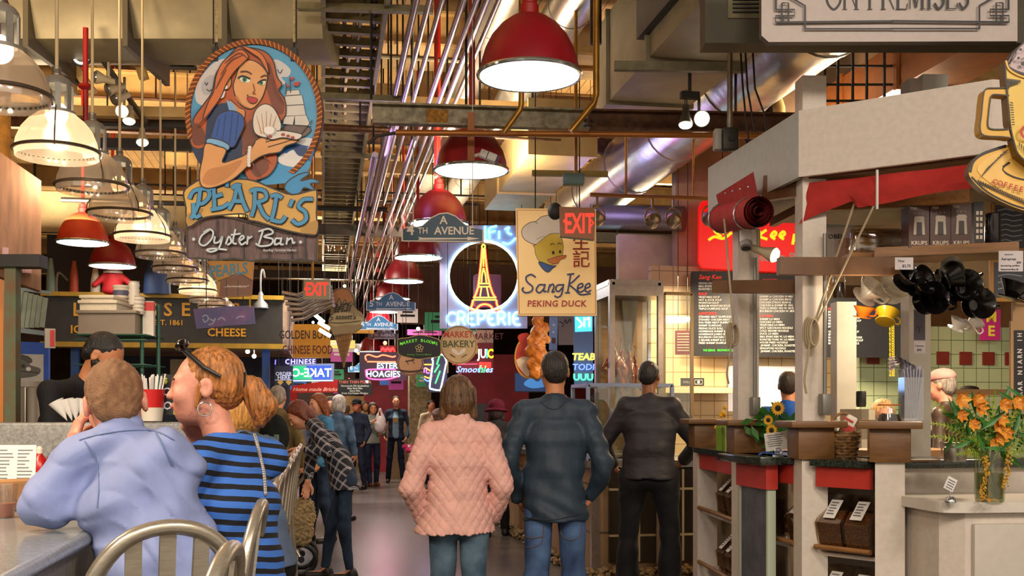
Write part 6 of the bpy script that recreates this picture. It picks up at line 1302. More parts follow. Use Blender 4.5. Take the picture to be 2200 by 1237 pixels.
def frame_case(name, label, x0, x1, y0, y1, z0, z1, m, bar=.03, cat='display case', shelf=True):
    t = thing(name, label, cat, (x0, y0, z0)); w, d_, h = x1 - x0, y1 - y0, z1 - z0
    for x in (0, w):
        for y in (0, d_): MB().box((x, y, h / 2), (bar, bar, h)).build('corner_bar', m, t, False)
    for z in (0, h): MB().box((w / 2, 0, z), (w, bar, bar)).box((w / 2, d_, z), (w, bar, bar)).box((0, d_ / 2, z), (bar, d_, bar)).box((w, d_ / 2, z), (bar, d_, bar)).build('edge_frame', m, t, False)
    MB().box((w / 2, 0, h / 2), (w - bar, .006, h - bar)).build('glass_pane', gls, t, False); MB().box((0, d_ / 2, h / 2), (.006, d_ - bar, h - bar)).build('glass_pane', gls, t, False)
    if shelf: MB().box((w / 2, d_ / 2, .04), (w - bar, d_ - bar, .02)).build('tray', steel, t, False)
    return t
a, e = P(1314, 850, 9.7), P(1424, 606, 9.7)
tc = frame_case('roasting_case', 'tall steel framed roasting case with hanging ducks, left of the man in black', a.x, e.x, a.y, a.y + .5, 1.07, e.z, stl, .05)
MB().box(((e.x - a.x) / 2, .25, e.z - 1.07 - .05), (e.x - a.x + .04, .54, .14)).build('hood', stl, tc, False)
MB().box(((e.x - a.x) / 2, .49, .8), (e.x - a.x, .02, 1.5)).build('back_sheet', mat('case_back', 'b8906a', .35, .5, noise=(4, .3)), tc, False)
o = MB().lathe([(.02, -.68), (.13, -.02), (.135, 0), (.12, 0)], 4, (0, 0, 0), 0, Matrix.Rotation(PI / 4, 3, 'Z')).build('steel_funnel', steel); o.location = PY(1349, 628, 9.9); tag(o, 'long steel funnel hanging in the roasting case', 'funnel')
dk = None
for i, (px, py, sc) in enumerate([(1318, 780, 1.1), (1334, 800, 1.2), (1352, 795, 1.0), (1324, 815, 1.2), (1366, 806, 1.0)]):
    if dk is None:
        dk = thing('roast_duck', '', 'roast duck', (0, 0, 0), 0, 'roast ducks hanging in the case'); sd = SD(); sd.ell((0, 0, 0), (.06, .055, .095), None, .03).cap((0, 0, .08), (.01, 0, .17), .02, .014, .03).cap((-.05, 0, .03), (-.09, -.02, -.04), .022, .014).cap((.05, 0, .03), (.09, -.02, -.04), .022, .014).cap((.03, -.02, -.07), (.045, -.03, -.14), .028, .012).cap((-.03, -.02, -.07), (-.045, -.03, -.14), .028, .012)
        sd.disp(lambda X, Y, Z: (.004 * np.sin(X * 90) * np.sin(Z * 80)).astype(np.float32)); sd.build('duck_body', mat('duck_roast', '9a4418', .3, noise=(16, .4), col2='c86a2a'), dk, .012); MB().tube([(0, 0, .16), (.01, 0, .2), (.0, 0, .26), (.02, 0, .28)], .004, 6).build('hook', chrome, dk); o = dk
    else: o = dup(dk, (0, 0, 0))
    o.location = PY(px, py, a.y + .12 + .06 * i); o.scale = (sc,) * 3; o.rotation_euler.z = i * .7; o['label'] = 'glossy brown roast duck in the tall case, ' + ['leftmost of the five', 'second from the left', 'fourth from the left', 'lowest of the five', 'rightmost of the five'][i]
a, e = P(1426, 870, 10.2), P(1490, 630, 10.2)
t = thing('glass_door', 'narrow bronze framed glass door beside the tall roasting case', 'glass door', (a.x, a.y, 1.05)); w, h = e.x - a.x, e.z - 1.05
MB().box((0, 0, h / 2), (.03, .03, h)).box((w, 0, h / 2), (.03, .03, h)).box((w / 2, 0, h), (w, .03, .03)).box((w / 2, 0, .0), (w, .03, .03)).build('door_frame', mat('frame_bronze', '8a7450', .35, .6), t, False); MB().box((w / 2, 0, h / 2), (w, .006, h)).build('pane', gls, t, False); MB().tube([(w - .02, -.05, .25), (w - .02, -.05, .4)], .008, 8).build('door_handle', chrome, t)
a, e = P(1268, 985, 9.2), P(1410, 826, 9.2)
frame_case('display_case', 'low glass display case with pale blue frame on the duck counter', a.x, e.x + .2, 9.02, 9.6, 1.06, e.z, mat('frame_blue', '8a96b4', .4, .3), .03)
o = MB().lathe([(.0, 0), (.09, 0), (.1, .05), (.08, .2), (.05, .26), (0, .27)], 20).build('rice_mound', mat('paper_cone', 'd8ccb0', .7)); o.location = (2.42, 9.72, 1.06); tag(o, 'stack of pale paper plates beside the roasting case', 'plates')
# screens and kitchen things behind the walking man
A = Art(1143, 818, 14.5, 'screen', 'dark screen showing a blue picture beyond the walking man', 1105, 800, 1); A.board([(0, 0), (80, 0), (80, 42), (0, 42)], '0c1018', .06); A.fill([(2, 2), (78, 2), (78, 40), (2, 40)], '12305c', e=.5).fill([(20, 25), (35, 12), (50, 20), (62, 10), (70, 28), (40, 34)], '3a7ab8', 3, e=.6); A.done('picture')
t = thing('menu_rack', 'dark counter divider with slatted boards left of the blue screen', 'divider', (2.0, 15.0, 0)); MB().box((0, 0, .8), (.5, .3, 1.6)).build('divider_body', mat('divider_dark', '221c1c', .5), t, False)
t = thing('till', 'grey metal till on the duck counter behind the walking man', 'till', (2.6, 12.6, 1.06)); MB().box((0, 0, .15), (.4, .4, .3), bev=.02).build('till_body', mat('till_grey', '8a9098', .4, .4), t); MB().box((-.02, -.05, .38), (.42, .3, .04), 0, Matrix.Rotation(-.5, 3, 'X')).build('till_lid', mat('till_lid', 'b0b4b8', .3, .5), t, False)
st = None
for i, (px, py, d) in enumerate([(893, 962, 19), (905, 958, 20.2), (884, 960, 21)]):
    p = P(px, py, d)
    if st is None:
        st = thing('round_stool', '', 'stool', (p.x, p.y, 0), 0, 'magenta topped stools'); MB().lathe([(.0, .76), (.17, .76), (.19, .80), (.17, .845), (0, .85)], 24).build('cushion', mat('vinyl_magenta', 'a01a4c', .3), st); MB().lathe([(.18, 0), (.17, .03), (.04, .06), (.035, .76)], 16).build('pedestal', chrome, st); o = st
    else: o = dup(st, (p.x, p.y, 0))
    o['label'] = 'magenta topped stool on a chrome pedestal, ' + ['nearest of the three', 'right and farther back', 'farthest of the three'][i]
t = thing('stone_pillar', 'rough stone clad pillar behind the magenta stools', 'pillar', (2.0, 22.6, 0)); MB().box((0, 0, 1.2), (.45, .45, 2.4)).build('pillar_body', mat('stone_clad', '8a7a5a', .9, noise=(12, .4), bump=(14, .8)), t, False)
# stalls at the far end
far = [(-3.2, -.9, 21.5, 0, 1.15, 'b02a20', 'red stall counter at far left of the aisle'), (-1.3, .9, 31, 0, 2.6, '4a3024', 'brown stall block closing the aisle'), (1.4, 2.6, 24, 0, 1.3, '6a5238', 'timber stall counter at the right end of the aisle'), (2.4, 3.6, 19, 0, 2.5, '7a1a20', 'dark red stall front under the juice sign'), (-2.6, -.6, 26, 0, 2.5, 'a81c18', 'red stall front far left of the aisle'), (1.0, 2.4, 27, 0, 2.5, '8c1c24', 'crimson stall front behind the neon glass'), (.1, 1.3, 28.5, 0, 1.9, '9a7a4a', 'tan shelf wall at the far end')]
for x0, x1, y, z0, z1, c, lb in far:
    o = MB().box(((x1 - x0) / 2, 0, (z1 - z0) / 2), (x1 - x0, .6, z1 - z0)).build('stall_block', mat('stall_' + c, c, .5, noise=(3, .25)), smooth=False); o.location = (x0, y, z0); tag(o, lb, 'stall')
for i in range(40):
    x, y, z = random.uniform(-2.5, 3), random.uniform(18, 30), random.uniform(2.05, 3.6)
    o = MB().sph((0, 0, 0), random.uniform(.02, .045), 0, 8, 6).tube([(0, 0, 0), (0, 0, 6.4 - z)], .003, 4, 1).build('far_bulb', [glow('far_bulb_%d' % (i % 4), ['ffd890', 'fff0d0', 'ff6a4a', 'b0d0ff'][i % 4], 4), black]); o.location = (x, y, z); tag(o, 'tiny glowing lamp among the far stalls', 'bulb', 'tiny lamps of the far stalls')
cols = ['d8a03a', 'c83a2a', '3a6ab0', 'd8d0c0', '3a8a5a', 'b04a8a', 'e0c060']
for i in range(34):
    x, y = random.uniform(-3, 3.4), random.uniform(19.5, 28); w, h = random.uniform(.25, .8), random.uniform(.12, .35); z = random.uniform(2.0, 3.3); c = cols[i % 7]
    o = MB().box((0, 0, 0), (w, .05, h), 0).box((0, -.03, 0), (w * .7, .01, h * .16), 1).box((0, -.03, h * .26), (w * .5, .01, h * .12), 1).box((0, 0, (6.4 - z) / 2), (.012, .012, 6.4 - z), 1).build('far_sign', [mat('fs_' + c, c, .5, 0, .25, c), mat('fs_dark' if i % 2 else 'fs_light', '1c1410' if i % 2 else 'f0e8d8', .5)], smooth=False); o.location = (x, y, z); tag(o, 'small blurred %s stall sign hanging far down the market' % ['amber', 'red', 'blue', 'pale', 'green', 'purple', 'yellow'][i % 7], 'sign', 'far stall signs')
# ------------------------------------------------------------------ coffee kiosk
kw = mat('kiosk_white', 'cfc4b8', .5, noise=(30, .06), bump=(120, .05)); kb = mat('kiosk_brown', '6e4a24', .45, noise=(14, .2), stretch=(1, 1, 4)); kr = mat('kiosk_red', 'b8342a', .45, noise=(9, .1)); kg = mat('kiosk_granite', '181d1a', .15, noise=(60, .6), col2='3c463e')
wood = mat('shelf_wood', '8a5e30', .5, noise=(9, .25), stretch=(1, 8, 8)); wdark = mat('rafter_wood', '6a4a30', .5, noise=(7, .25))
K = [Vector((2.67, 7.25, 0)), Vector((2.565, 6.25, 0)), Vector((2.58, 5.39, 0)), Vector((2.81, 4.98, 0)), Vector((3.35, 6.0, 0))]
def pier(i, top, label, up=None):
    p = K[i]; t = thing('kiosk_post', label, 'post', p, -.12 if i < 3 else -.5, 'kiosk posts with brown caps')
    MB().box((0, 0, .615), (.14, .14, 1.23)).build('pier', kw, t, False)
    MB().box((0, 0, 1.315), (.195, .195, .17), bev=.004).build('cap_block', kb, t); MB().box((0, 0, 1.415), (.30, .30, .035), bev=.004).build('cap_plate', kb, t)
    if up: MB().box((0, 0, (1.432 + up) / 2), (.128, .128, up - 1.432)).build('upper_post', kw, t, False)
    return t
pier(0, 0, 'farthest short white kiosk post with a brown cap, beside the man in black'); pier(1, 0, 'tall white kiosk post under the rolled red awning', 2.95); pier(2, 0, 'tallest white kiosk post with the coiled rope, at the canopy corner', 3.27); pier(3, 0, 'nearest short white kiosk post with a broad brown cap'); pier(4, 0, 'brown capped kiosk post behind the glass jar of coffee beans')
for px, d, z0, z1, lb in [(1812, 7.7, 0, EYE + 235 * 7.7 / FPX, 'pale grey kiosk post behind the tallest one'), (1967, 6.9, 0, EYE + 710 * 6.9 / FPX, 'grey kiosk post carrying the shelf with hanging filter cones'), (1998, 5.9, 2.7, 3.32, 'white post stub above the canopy')]:
    p = P(px, 800, d); o = MB().box((0, 0, (z0 + z1) / 2), (.14, .14, z1 - z0)).build('kiosk_post', mat('kiosk_grey', 'b4b0a4', .5, noise=(8, .08)), smooth=False); o.location = (p.x, p.y, 0); o.rotation_euler.z = -.15; tag(o, lb, 'post')
def bay(i, j, label):
    a, e = K[i], K[j]; d = e - a; L = d.length; t = thing('kiosk_bay', label, 'cabinet', a, math.atan2(d.y, d.x)); return t, L
def bin_(t_loc, rz, label, s=1.0):
    t = thing('coffee_bin', label, 'bin', t_loc, rz, 'clear coffee bean bins'); w = .15
    pr = [(-.20, .10), (.0, .02), (.0, .26), (-.06, .30), (-.2, .30)]
    pf = [(-.12, .0), (.06, .0), (.06, .30), (-.02, .30), (-.155, .16)]     # (y, z), front is -y
    def pr_(m, nm, q, w, zc=None):
        v = [(-w / 2, y, z) for y, z in q] + [(w / 2, y, z) for y, z in q]; n = len(q)
        return MB().add(v, [(i, (i + 1) % n, (i + 1) % n + n, i + n) for i in range(n)] + [tuple(range(n))[::-1], tuple(range(n, 2 * n))]).build(nm, m, t, False)
    pr_(glass('acrylic', 'e8dccc', .8, .06), 'hopper', pf, w); pr_(mat('coffee_beans', '4a3018', .5, noise=(120, .6), col2='8a6438'), 'beans', [(-.112, .008), (.05, .008), (.05, .22), (-.085, .22), (-.142, .155)], w - .012)
    n = Vector((0, -.72, .69)); R = Matrix((Vector((1, 0, 0)), Vector((0, .69, .72)), -n)).transposed()
    lb = MB(); lb.add([(x, y, z) for x in (-.035, .035) for y, z in ((-.138, .181), (-.052, .271))], [(0, 2, 3, 1)]); lb.v = [(x, y - .004, z + .004) for x, y, z in lb.v]; lb.build('label_card', paper, t, False)
    b = MB()
    for q in range(5): f = .2 + .15 * q; y = -.138 + .086 * (1 - f) - .006; z = .181 + .09 * (1 - f) + .006; b.add([(x, yy, zz) for x in (-.024, .02 - .008 * (q % 2)) for yy, zz in ((y, z), (y + .005, z + .0055))], [(0, 2, 3, 1)])
    b.build('label_print', inkm, t, False)
    return t
bin0 = None
def bins(t, L, xs, rows, lab):
    global bin0
    for r, z in enumerate(rows):
        for q, x in enumerate(xs):
            M = t.matrix_basis if False else Matrix.Translation(t.location) @ Matrix.Rotation(t.rotation_euler.z, 4, 'Z'); p = M @ Vector((x, .10, z)); l = 'clear coffee bean bin ' + lab[r][q]
            if bin0 is None: bin0 = bin_(p, t.rotation_euler.z, l)
            else: dup(bin0, p, t.rotation_euler.z, l)
def bay_shell(t, L, shelf_z):
    MB().box((L / 2, .30, .6), (L - .14, .02, 1.18)).build('back_panel', kw, t, False)
    for z in shelf_z: MB().box((L / 2, .15, z - .012), (L - .14, .3, .02)).build('bin_shelf', kw, t, False); MB().tube([(.07, -.06, z + .03), (L - .07, -.06, z + .03)], .014, 10).build('wooden_rail', wood, t)
    MB().box((L / 2, .12, 1.215), (L - .13, .44, .035)).build('granite_top', kg, t, False)
    MB().box((L / 2, -.045, 1.14), (L - .15, .03, .105)).build('red_fascia', kr, t, False)
t, L = bay(0, 1, 'kiosk bay with red band and two rows of coffee bins, beside the man in black'); bay_shell(t, L, (.78, .40))
bins(t, L, (.56, .73, .89), (.78, .40), [['in the upper row of the far kiosk bay, left', 'in the upper row of the far kiosk bay, middle', 'in the upper row of the far kiosk bay, right'], ['in the lower row of the far kiosk bay, left', 'in the lower row of the far kiosk bay, middle', 'in the lower row of the far kiosk bay, right']])
t, L = bay(1, 2, 'kiosk bay with a corrugated grey panel under a black slab'); bay_shell(t, L, (.74,))
cp = MB(); 
for i in range(16): cp.tube([(.27 + i * .0215, -.13, 0), (.27 + i * .0215, -.13, 1.06)], .012, 8)
cp.build('corrugated_panel', mat('corrugated_grey', '6e7078', .35, .6, noise=(10, .2)), t); MB().box((.25, -.12, .53), (.02, .05, 1.06)).box((.625, -.12, .53), (.02, .05, 1.06)).build('panel_trim', mat('trim_green', 'b4bca8', .5), t, False)
MB().box((.44, -.125, 1.12), (.42, .07, .14)).build('red_box', kr, t, False); MB().box((.40, -.1, 1.21), (.62, .24, .045), bev=.004).build('black_slab', kg, t)
bins(t, L, (.16, .72), (.74,), [['beside the corrugated panel, left', 'beside the corrugated panel, right']])
t, L = bay(2, 3, 'kiosk bay at the chamfered corner with red band and large coffee bins'); bay_shell(t, L, (.74, .36))
bins(t, L, (.14, .30), (.74, .36), [['at the kiosk corner, upper left', 'at the kiosk corner, upper right'], ['at the kiosk corner, lower left', 'at the kiosk corner, lower right']])
# front counter to the right
t = thing('front_counter', 'white kiosk counter with a black granite top at the right edge', 'counter', (2.88, 5.06, 0), -.0)
MB().box((.95, .12, .6), (1.9, .06, 1.19)).build('front_wall', kw, t, False); MB().box((.95, .25, 1.21), (1.94, .42, .045), bev=.004).build('granite_top', kg, t)
t = thing('side_cabinet', 'low white cabinet with rounded top and locked door at lower right', 'cabinet', (2.80, 4.50, 0), -.06)
q = spl([(.0, .12), (.02, .03), (.12, -.0)], 5, False)
MB().extz(q + [(1.6, 0), (1.6, .58), (0, .58)], 1.015, 1.065).build('cabinet_top', mat('laminate_white', 'd0c8be', .25, noise=(30, .04)), t, False)
MB().extz([(.06, .14), (.14, .05), (1.6, .05), (1.6, .57), (.06, .57)], 0, 1.015).build('cabinet_body', kw, t, False)
dr = MB().box((.46, .035, .47), (.58, .03, .98), bev=.004).build('door', mat('door_grey', 'bcb4aa', .4, noise=(30, .04)), t); MB().tube([(.68, .02, .9), (.68, .008, .9)], .016, 16).build('lock', dark, dr)
dr = MB().box((1.2, .035, .47), (.85, .03, .98), bev=.004).build('door', mat('door_grey', 'bcb4aa', .4), t)
# canopy
cz0, cz1 = 2.72, 3.07; ctl = thing('kiosk_canopy', 'white canopy boards around the top of the coffee kiosk', 'canopy', (2.47, 5.30, cz0))
ca, cb, cc = Vector((0, 1.35, 0)), Vector((0, 0, 0)), Vector((.68, -.66, 0))
for p, q, nm, m in ((ca, cb, 'aisle_board', mat('canopy_bluegrey', 'b4b8b4', .5, noise=(20, .06))), (cb, cc, 'corner_board', kw), (cc, cc + Vector((1.5, 0, 0)), 'front_board', kw)):
    d = q - p; L = d.length; o = MB().box((L / 2, .015, .175), (L, .03, .35)).build(nm, m, ctl, False); o.location = p; o.rotation_euler.z = math.atan2(d.y, d.x)
MB().extz([(.05, 1.3), (.05, .05), (.7, -.55), (2.1, -.55), (2.1, 1.3)], .0, .02).build('canopy_soffit', wdark, ctl, False)
def board(label, name, a, b, w, h, m, cat='beam', off=0):
    a, b = Vector(a), Vector(b); o = MB().bar((0, 0, 0), b - a, w, h).build(name, m, None, False); o.location = a; return tag(o, label, cat)
board('dark rafter end under the canopy corner', 'rafter', P(1648, 405, 6.1), P(1735, 392, 5.75), .06, .14, wdark)
board('gold lit rafter along the canopy behind the red awning', 'rafter', P(1770, 428, 5.9), P(2085, 408, 5.5), .05, .13, wood)  # lighter wood than the other rafter stands in for gold light
board('upper wooden crosspiece bolted to the tallest kiosk post', 'crosspiece', P(1672, 572, 5.58), P(1935, 573, 5.62), .06, .09, wdark)
board('lower wooden crosspiece with bolts on the rolled awning post', 'crosspiece', P(1537, 616, 6.45), P(1712, 616, 5.95), .06, .075, wdark)
board('thin crosspiece between the pale grey kiosk posts', 'crosspiece', P(1660, 478, 6.6), P(1725, 445, 6.2), .04, .05, wood)
board('dark purlin under the kiosk roof', 'purlin', P(1770, 482, 7.6), P(1960, 476, 7.6), .05, .12, mat('purlin_green', '4a4a38', .6))
for i, (x0, x1, c) in enumerate([(1842, 1890, 'd8d0b4'), (1892, 1935, '8a7a3c'), (1936, 1985, 'd4ccb8')]):
    o = MB().box((0, 0, 0), ((x1 - x0) * 8 / FPX, .03, .2)).build('ceiling_panel', mat('panel_' + c, c, .6), smooth=False); o.location = P((x0 + x1) / 2, 452, 8); tag(o, ['left cream', 'middle olive', 'right cream'][i] + ' panel under the kiosk roof', 'panel')
# rolled awning and valance
awn = mat('awning_red', 'a8221c', .8, noise=(14, .15), bump=(160, .2))
t = thing('rolled_awning', 'rolled red canvas awning strapped to the kiosk canopy', 'awning', P(1630, 455, 5.9)); d = P(1548, 470, 6.75) - P(1630, 455, 5.9)
n = MB(); n.tube([(0, 0, 0), d], .085, 24, cap=False); n.tube([(0, 0, 0), d], [.055, .055], 20, cap=False)
n.build('canvas_roll', awn, t)
ax = d.normalized(); u = ax.cross(Vector((0, 0, 1))).normalized(); w = ax.cross(u); sp = MB(); pts = []
for i in range(70): a = i * .28; r = .015 + .07 * i / 70; pts.append(u * r * math.cos(a) + w * r * math.sin(a) - ax * (.012 + .018 * (1 - i / 70)))
v = [tuple(p) for p in pts] + [tuple(p + ax * .1) for p in pts]; N = len(pts); sp.add(v, [(i, i + 1, i + 1 + N, i + N) for i in range(N - 1)]); sp.build('spiral_end', mat('awning_dark', '7a1a16', .8), t)
v = MB(); A0 = Vector((0, 0, .06)); B0 = d + Vector((0, 0, .03)); v.add([tuple(A0), tuple(B0), tuple(B0 + Vector((-.03, 0, .12))), tuple(A0 + Vector((-.03, 0, .16)))], [(0, 1, 2, 3)]); v.build('hanging_flap', awn, t, False)
for f in (.22, .93): c = d * f; MB().tube([c + (u * math.cos(a) + w * math.sin(a)) * .09 for a in np.linspace(0, 2 * PI, 17)[:-1]], .006, 6, closed=True).build('strap', chrome, t)
for f in (.1, .3, .5, .7): MB().sph(tuple(d * f + Vector((-.04, -.01, .14))), .008, 0, 8, 6).build('rivet', chrome, t)
t = thing('red_valance', 'red canvas valance under the kiosk canopy board', 'awning', P(1722, 395, 5.72)); e = P(2095, 352, 5.2) - P(1722, 395, 5.72); v = MB(); V = []; n = 40
for i in range(n + 1):
    f = i / n; p = e * f; dp = (.23 if f < .35 else .16) - .10 * max(0, f - .1) * (f < .42) ; dp = .22 - .34 * f if f < .32 else .155 - .06 * (f - .32)
    for j in range(5): V.append((p.x + .03 * math.sin(f * 9 + j) * j / 4, p.y - .03 * math.sin(PI * j / 4) - .01 * math.sin(f * 14 + j * .5), p.z - dp * j / 4))
v.add(V, [(i * 5 + j, i * 5 + j + 1, (i + 1) * 5 + j + 1, (i + 1) * 5 + j) for i in range(n) for j in range(4)]); v.build('valance_cloth', awn, t); q = e * .43; MB().box((q.x, q.y - .05, q.z - .08), (.01, .01, .2)).build('tie', paper, t, False)
# ropes on the kiosk
rp = mat('kiosk_rope', 'a8987c', .8)
rope('kiosk_rope', 'long rope from the rolled awning down the left kiosk post', P(1556, 470, 6.3), P(1576, 700, 6.25), .006, rp, 'kiosk ropes'); rope('kiosk_rope', 'left of the two slanting ropes under the red valance', P(1846, 405, 5.6), P(1748, 700, 5.6), .006, rp, 'kiosk ropes'); rope('kiosk_rope', 'right of the two slanting ropes under the red valance', P(1902, 392, 5.5), P(1756, 690, 5.6), .006, rp, 'kiosk ropes')
for px, py, d, s, lb in [(1738, 715, 5.6, 1, 'coil of rope hung on the tallest kiosk post'), (1570, 720, 6.35, .8, 'coil of rope on the awning post')]:
    o = MB(); k = d / FPX * s
    for j in range(4): o.tube([((math.sin(a) * (13 - j) + j * 2) * k, -.01 * j, (math.cos(a) * (34 - 2 * j)) * k) for a in np.linspace(0, 2 * PI, 19)[:-1]], .006, 6, closed=True)
    o.tube(spl([(0, -.02, 0), (-8 * k, -.03, -50 * k), (-14 * k, -.02, -100 * k), (-6 * k, 0, -130 * k)], 5, False), .006, 6); o = o.build('rope_coil', rp); o.location = P(px, py, d); tag(o, lb, 'rope')
spot('lit cream spotlight under the kiosk canopy, aimed right', P(1664, 548, 6.2), (.55, -.7, -.35), .16, .045, True, spot_w, .12)
# grey junction boxes on the posts
for px, py, d, lb in [(1622, 872, 6.5, 'grey socket box on the awning post'), (1772, 868, 5.65, 'grey socket box right of the tallest post')]:
    o = MB().box((0, 0, 0), (.05, .06, .11), bev=.006).tube([(0, 0, .05), (0, 0, .9)], .011, 8).build('socket_box', mat('socket_grey', '7c7a74', .4, .4)); o.location = P(px, py, d); tag(o, lb, 'socket')
# shelf with boxes
sa, sb = P(1878, 545, 5.75), P(2185, 545, 5.55); dz = sb - sa
t = thing('wall_shelf', 'wooden shelf over the filter cones, holding coffee grinder boxes', 'shelf', sa, math.atan2(dz.y, dz.x)); MB().box((dz.length / 2, .1, 0), (dz.length, .32, .05)).build('plank', wood, t, False)
kk = 5.62 / FPX
def gbox(label, px, w, h, face, py=530, dep=.11, big=True):
    t = thing('grinder_box', label, 'box', P(px, py, 5.62) + Vector((0, .02, .0)), -YAW, 'coffee grinder boxes'); W, H = w * kk, h * kk
    MB().box((0, dep / 2, H / 2), (W, dep, H)).build('carton', mat('carton_brown', '4a2418', .35), t, False); b = MB(); b.prism([(-W * .28, H * .3), (W * .28, H * .3), (W * .24, H * .68), (-W * .24, H * .68)], -.003, 0, 0); b.prism([(-W * .14, H * .3), (W * .14, H * .3), (W * .12, H * .6), (-W * .12, H * .6)], -.005, 0, 1); b.prism([(-W * .28, H * .68), (W * .28, H * .68), (W * .2, H * .74), (-W * .2, H * .74)], -.004, 0, 0)
    b.build('picture', [mat('grinder_grey', 'b8a898', .3), mat('grinder_dark', '2a201c', .3)], t, False)
    b = MB(); b.text('KRUPS', 0, H * .06, W * .27, -.002, 0, bold=.02, ex=.001); b.text('F203', -W * .25, H * .9, W * .16, -.002, 0, bold=.01, ex=.001); [b.text('o-', -W * .2 + W * .2 * j, H * .8, W * .13, -.002, 0, ex=.001) for j in range(3)]; b.build('lettering', mat('print_cream', 'd8c8b4', .5), t, False)
gbox('brown coffee grinder box, left of the three on the shelf', 1979, 44, 90, 0); gbox('brown coffee grinder box, middle of the three on the shelf', 2025, 44, 92, 0); gbox('brown coffee grinder box, right of the three, with its dark side showing', 2070, 44, 95, 0)
t = thing('box_stack', 'dark box with pale icon rows beside the brown grinder boxes', 'box', P(2103, 530, 5.66), -YAW); MB().box((0, .05, .12), (.05, .1, .235)).build('carton', mat('carton_black', '241814', .35), t, False); b = MB(); [b.box((-.01 + .02 * (i % 2), -.003, .05 + .032 * (i // 2)), (.014, .004, .02)) for i in range(10)]; b.build('icons', mat('print_cream', 'd8c8b4', .5), t, False)
t = MB().lathe([(.035, 0), (.04, .01), (.04, .17), (.036, .175), (0, .175)], 20).build('press_pot', mat('pot_black', '15131a', .15)); t.location = P(2133, 530, 5.65); tag(t, 'black cylindrical coffee press at the right end of the shelf', 'coffee press')
t = thing('wrapped_waffles', 'clear wrapped stacks of round cookies at the left end of the shelf', 'snack packs', P(1850, 548, 6.0), -YAW); b = MB(); wf = mat('waffle', 'a88452', .6, noise=(60, .5))
for c in range(4):
    for i in range(7): b.lathe([(.0, 0), (.038, 0), (.042, .006), (.038, .012), (0, .012)], 14, (-.0 + c * .066, .0 + .02 * (c % 2), .012 + i * .019), 0, Matrix.Rotation(.12 * math.sin(i * 2 + c), 3, 'Y'))
b.build('cookies', wf, t)['kind'] = 'stuff'; MB().box((.1, .01, .08), (.31, .12, .17), bev=.03).build('wrapper', glass('wrapper', 'f4ece0', .72, .12), t); MB().box((.1, .02, -.005), (.36, .2, .02)).build('tray', wood, t, False)
t = thing('white_carton', 'white carton with small black capitals under the kiosk roof', 'carton', P(1806, 548, 6.6), -.3); MB().box((0, .05, .08), (.2, .12, .18)).build('carton', paper, t, False); MB().text('OBEL', -.03, .1, .04, -.012, 0).build('lettering', black, t, False)
o = MB().box((0, 0, .03), (.12, .1, .065)).box((0, 0, .09), (.11, .1, .05)).build('kraft_boxes', mat('kraft_pink', 'b48a6c', .6)); o.location = P(1828, 556, 6.4); tag(o, 'two small pinkish kraft boxes by the white carton', 'boxes')
# price tags
def tagcard(label, px, py, w, h, d, lines, cat='price tag', c='d4ccd0'):
    A = Art(px, py, d, 'price_tag', label, px - w / 2, py - h / 2, 1, cat=cat); A.board([(0, 0), (w, 0), (w, h), (0, h)], c, .006)
    for i, (s, x, y, hh) in enumerate(lines): A.txt(s, x, y, hh, '2a2428', .01, 0, 'LEFT')
    A.done('lettering'); return A
tagcard('white price tag with handwriting on the shelf edge above the black mugs', 1940, 567, 38, 26, 5.5, [('Filter', 5, 10, 5), ('$2.75', 14, 21, 6)]); tagcard('large white price card at the right end of the shelf', 2168, 562, 52, 44, 5.4, [('stumptown', 12, 9, 3), ('Aeropress', 5, 20, 5.5), ('$30', 38, 27, 4.5), ('last roast bag, and filters', 4, 33, 3), ('Replacement filters $5', 4, 41, 3)])
tagcard('grey banner tag with a white handle mark hung on the grey kiosk post', 1973, 698, 24, 66, 6.5, [('T', 6, 50, 14)], c='4a4450'); tagcard('small white tag with scribbles under the grey banner tag', 1973, 746, 24, 26, 6.45, [('Chemex', 2, 12, 4), ('$45', 6, 21, 5)])
# hanging filter cones and mugs
def cone(label, px, py, d, r, m, rot, cat='filter cone', handle=True):
    t = thing('filter_cone', label, cat, P(px, py, d), 0, 'hanging coffee filter cones'); R = Euler(rot).to_matrix()
    MB().shell([(r * .32, -r * .9), (r * .42, -r * .75), (r, r * .1), (r * 1.03, r * .16), (r * .95, r * .12), (r * .36, -r * .75)], 24, R=R).lathe([(r * .3, -r * .95), (r * .85, -r * .93), (r * .88, -r * .86), (r * .3, -r * .84)], 24, R=R).build('cone', m, t)
    if handle: p = [R @ Vector(q) for q in ((r * .9, 0, 0), (r * 1.35, 0, -r * .1), (r * 1.3, 0, -r * .6), (r * .6, 0, -r * .65))]; MB().tube(spl([tuple(x) for x in p], 4, False), r * .09, 8).build('handle', m, t)
    return t
bk = mat('plastic_black', '100e0e', .18); ck = glass('plastic_clear', 'f0ece4', .55, .1, .5); ok_ = mat('plastic_orange_glow', 'd8741e', .15, 0, .1, 'ff7a1a'); yk = mat('plastic_yellow', 'c8a018', .2); wk = mat('ceramic_white', 'dcd4cc', .2)  # slight emission gives the orange plastic its lit look
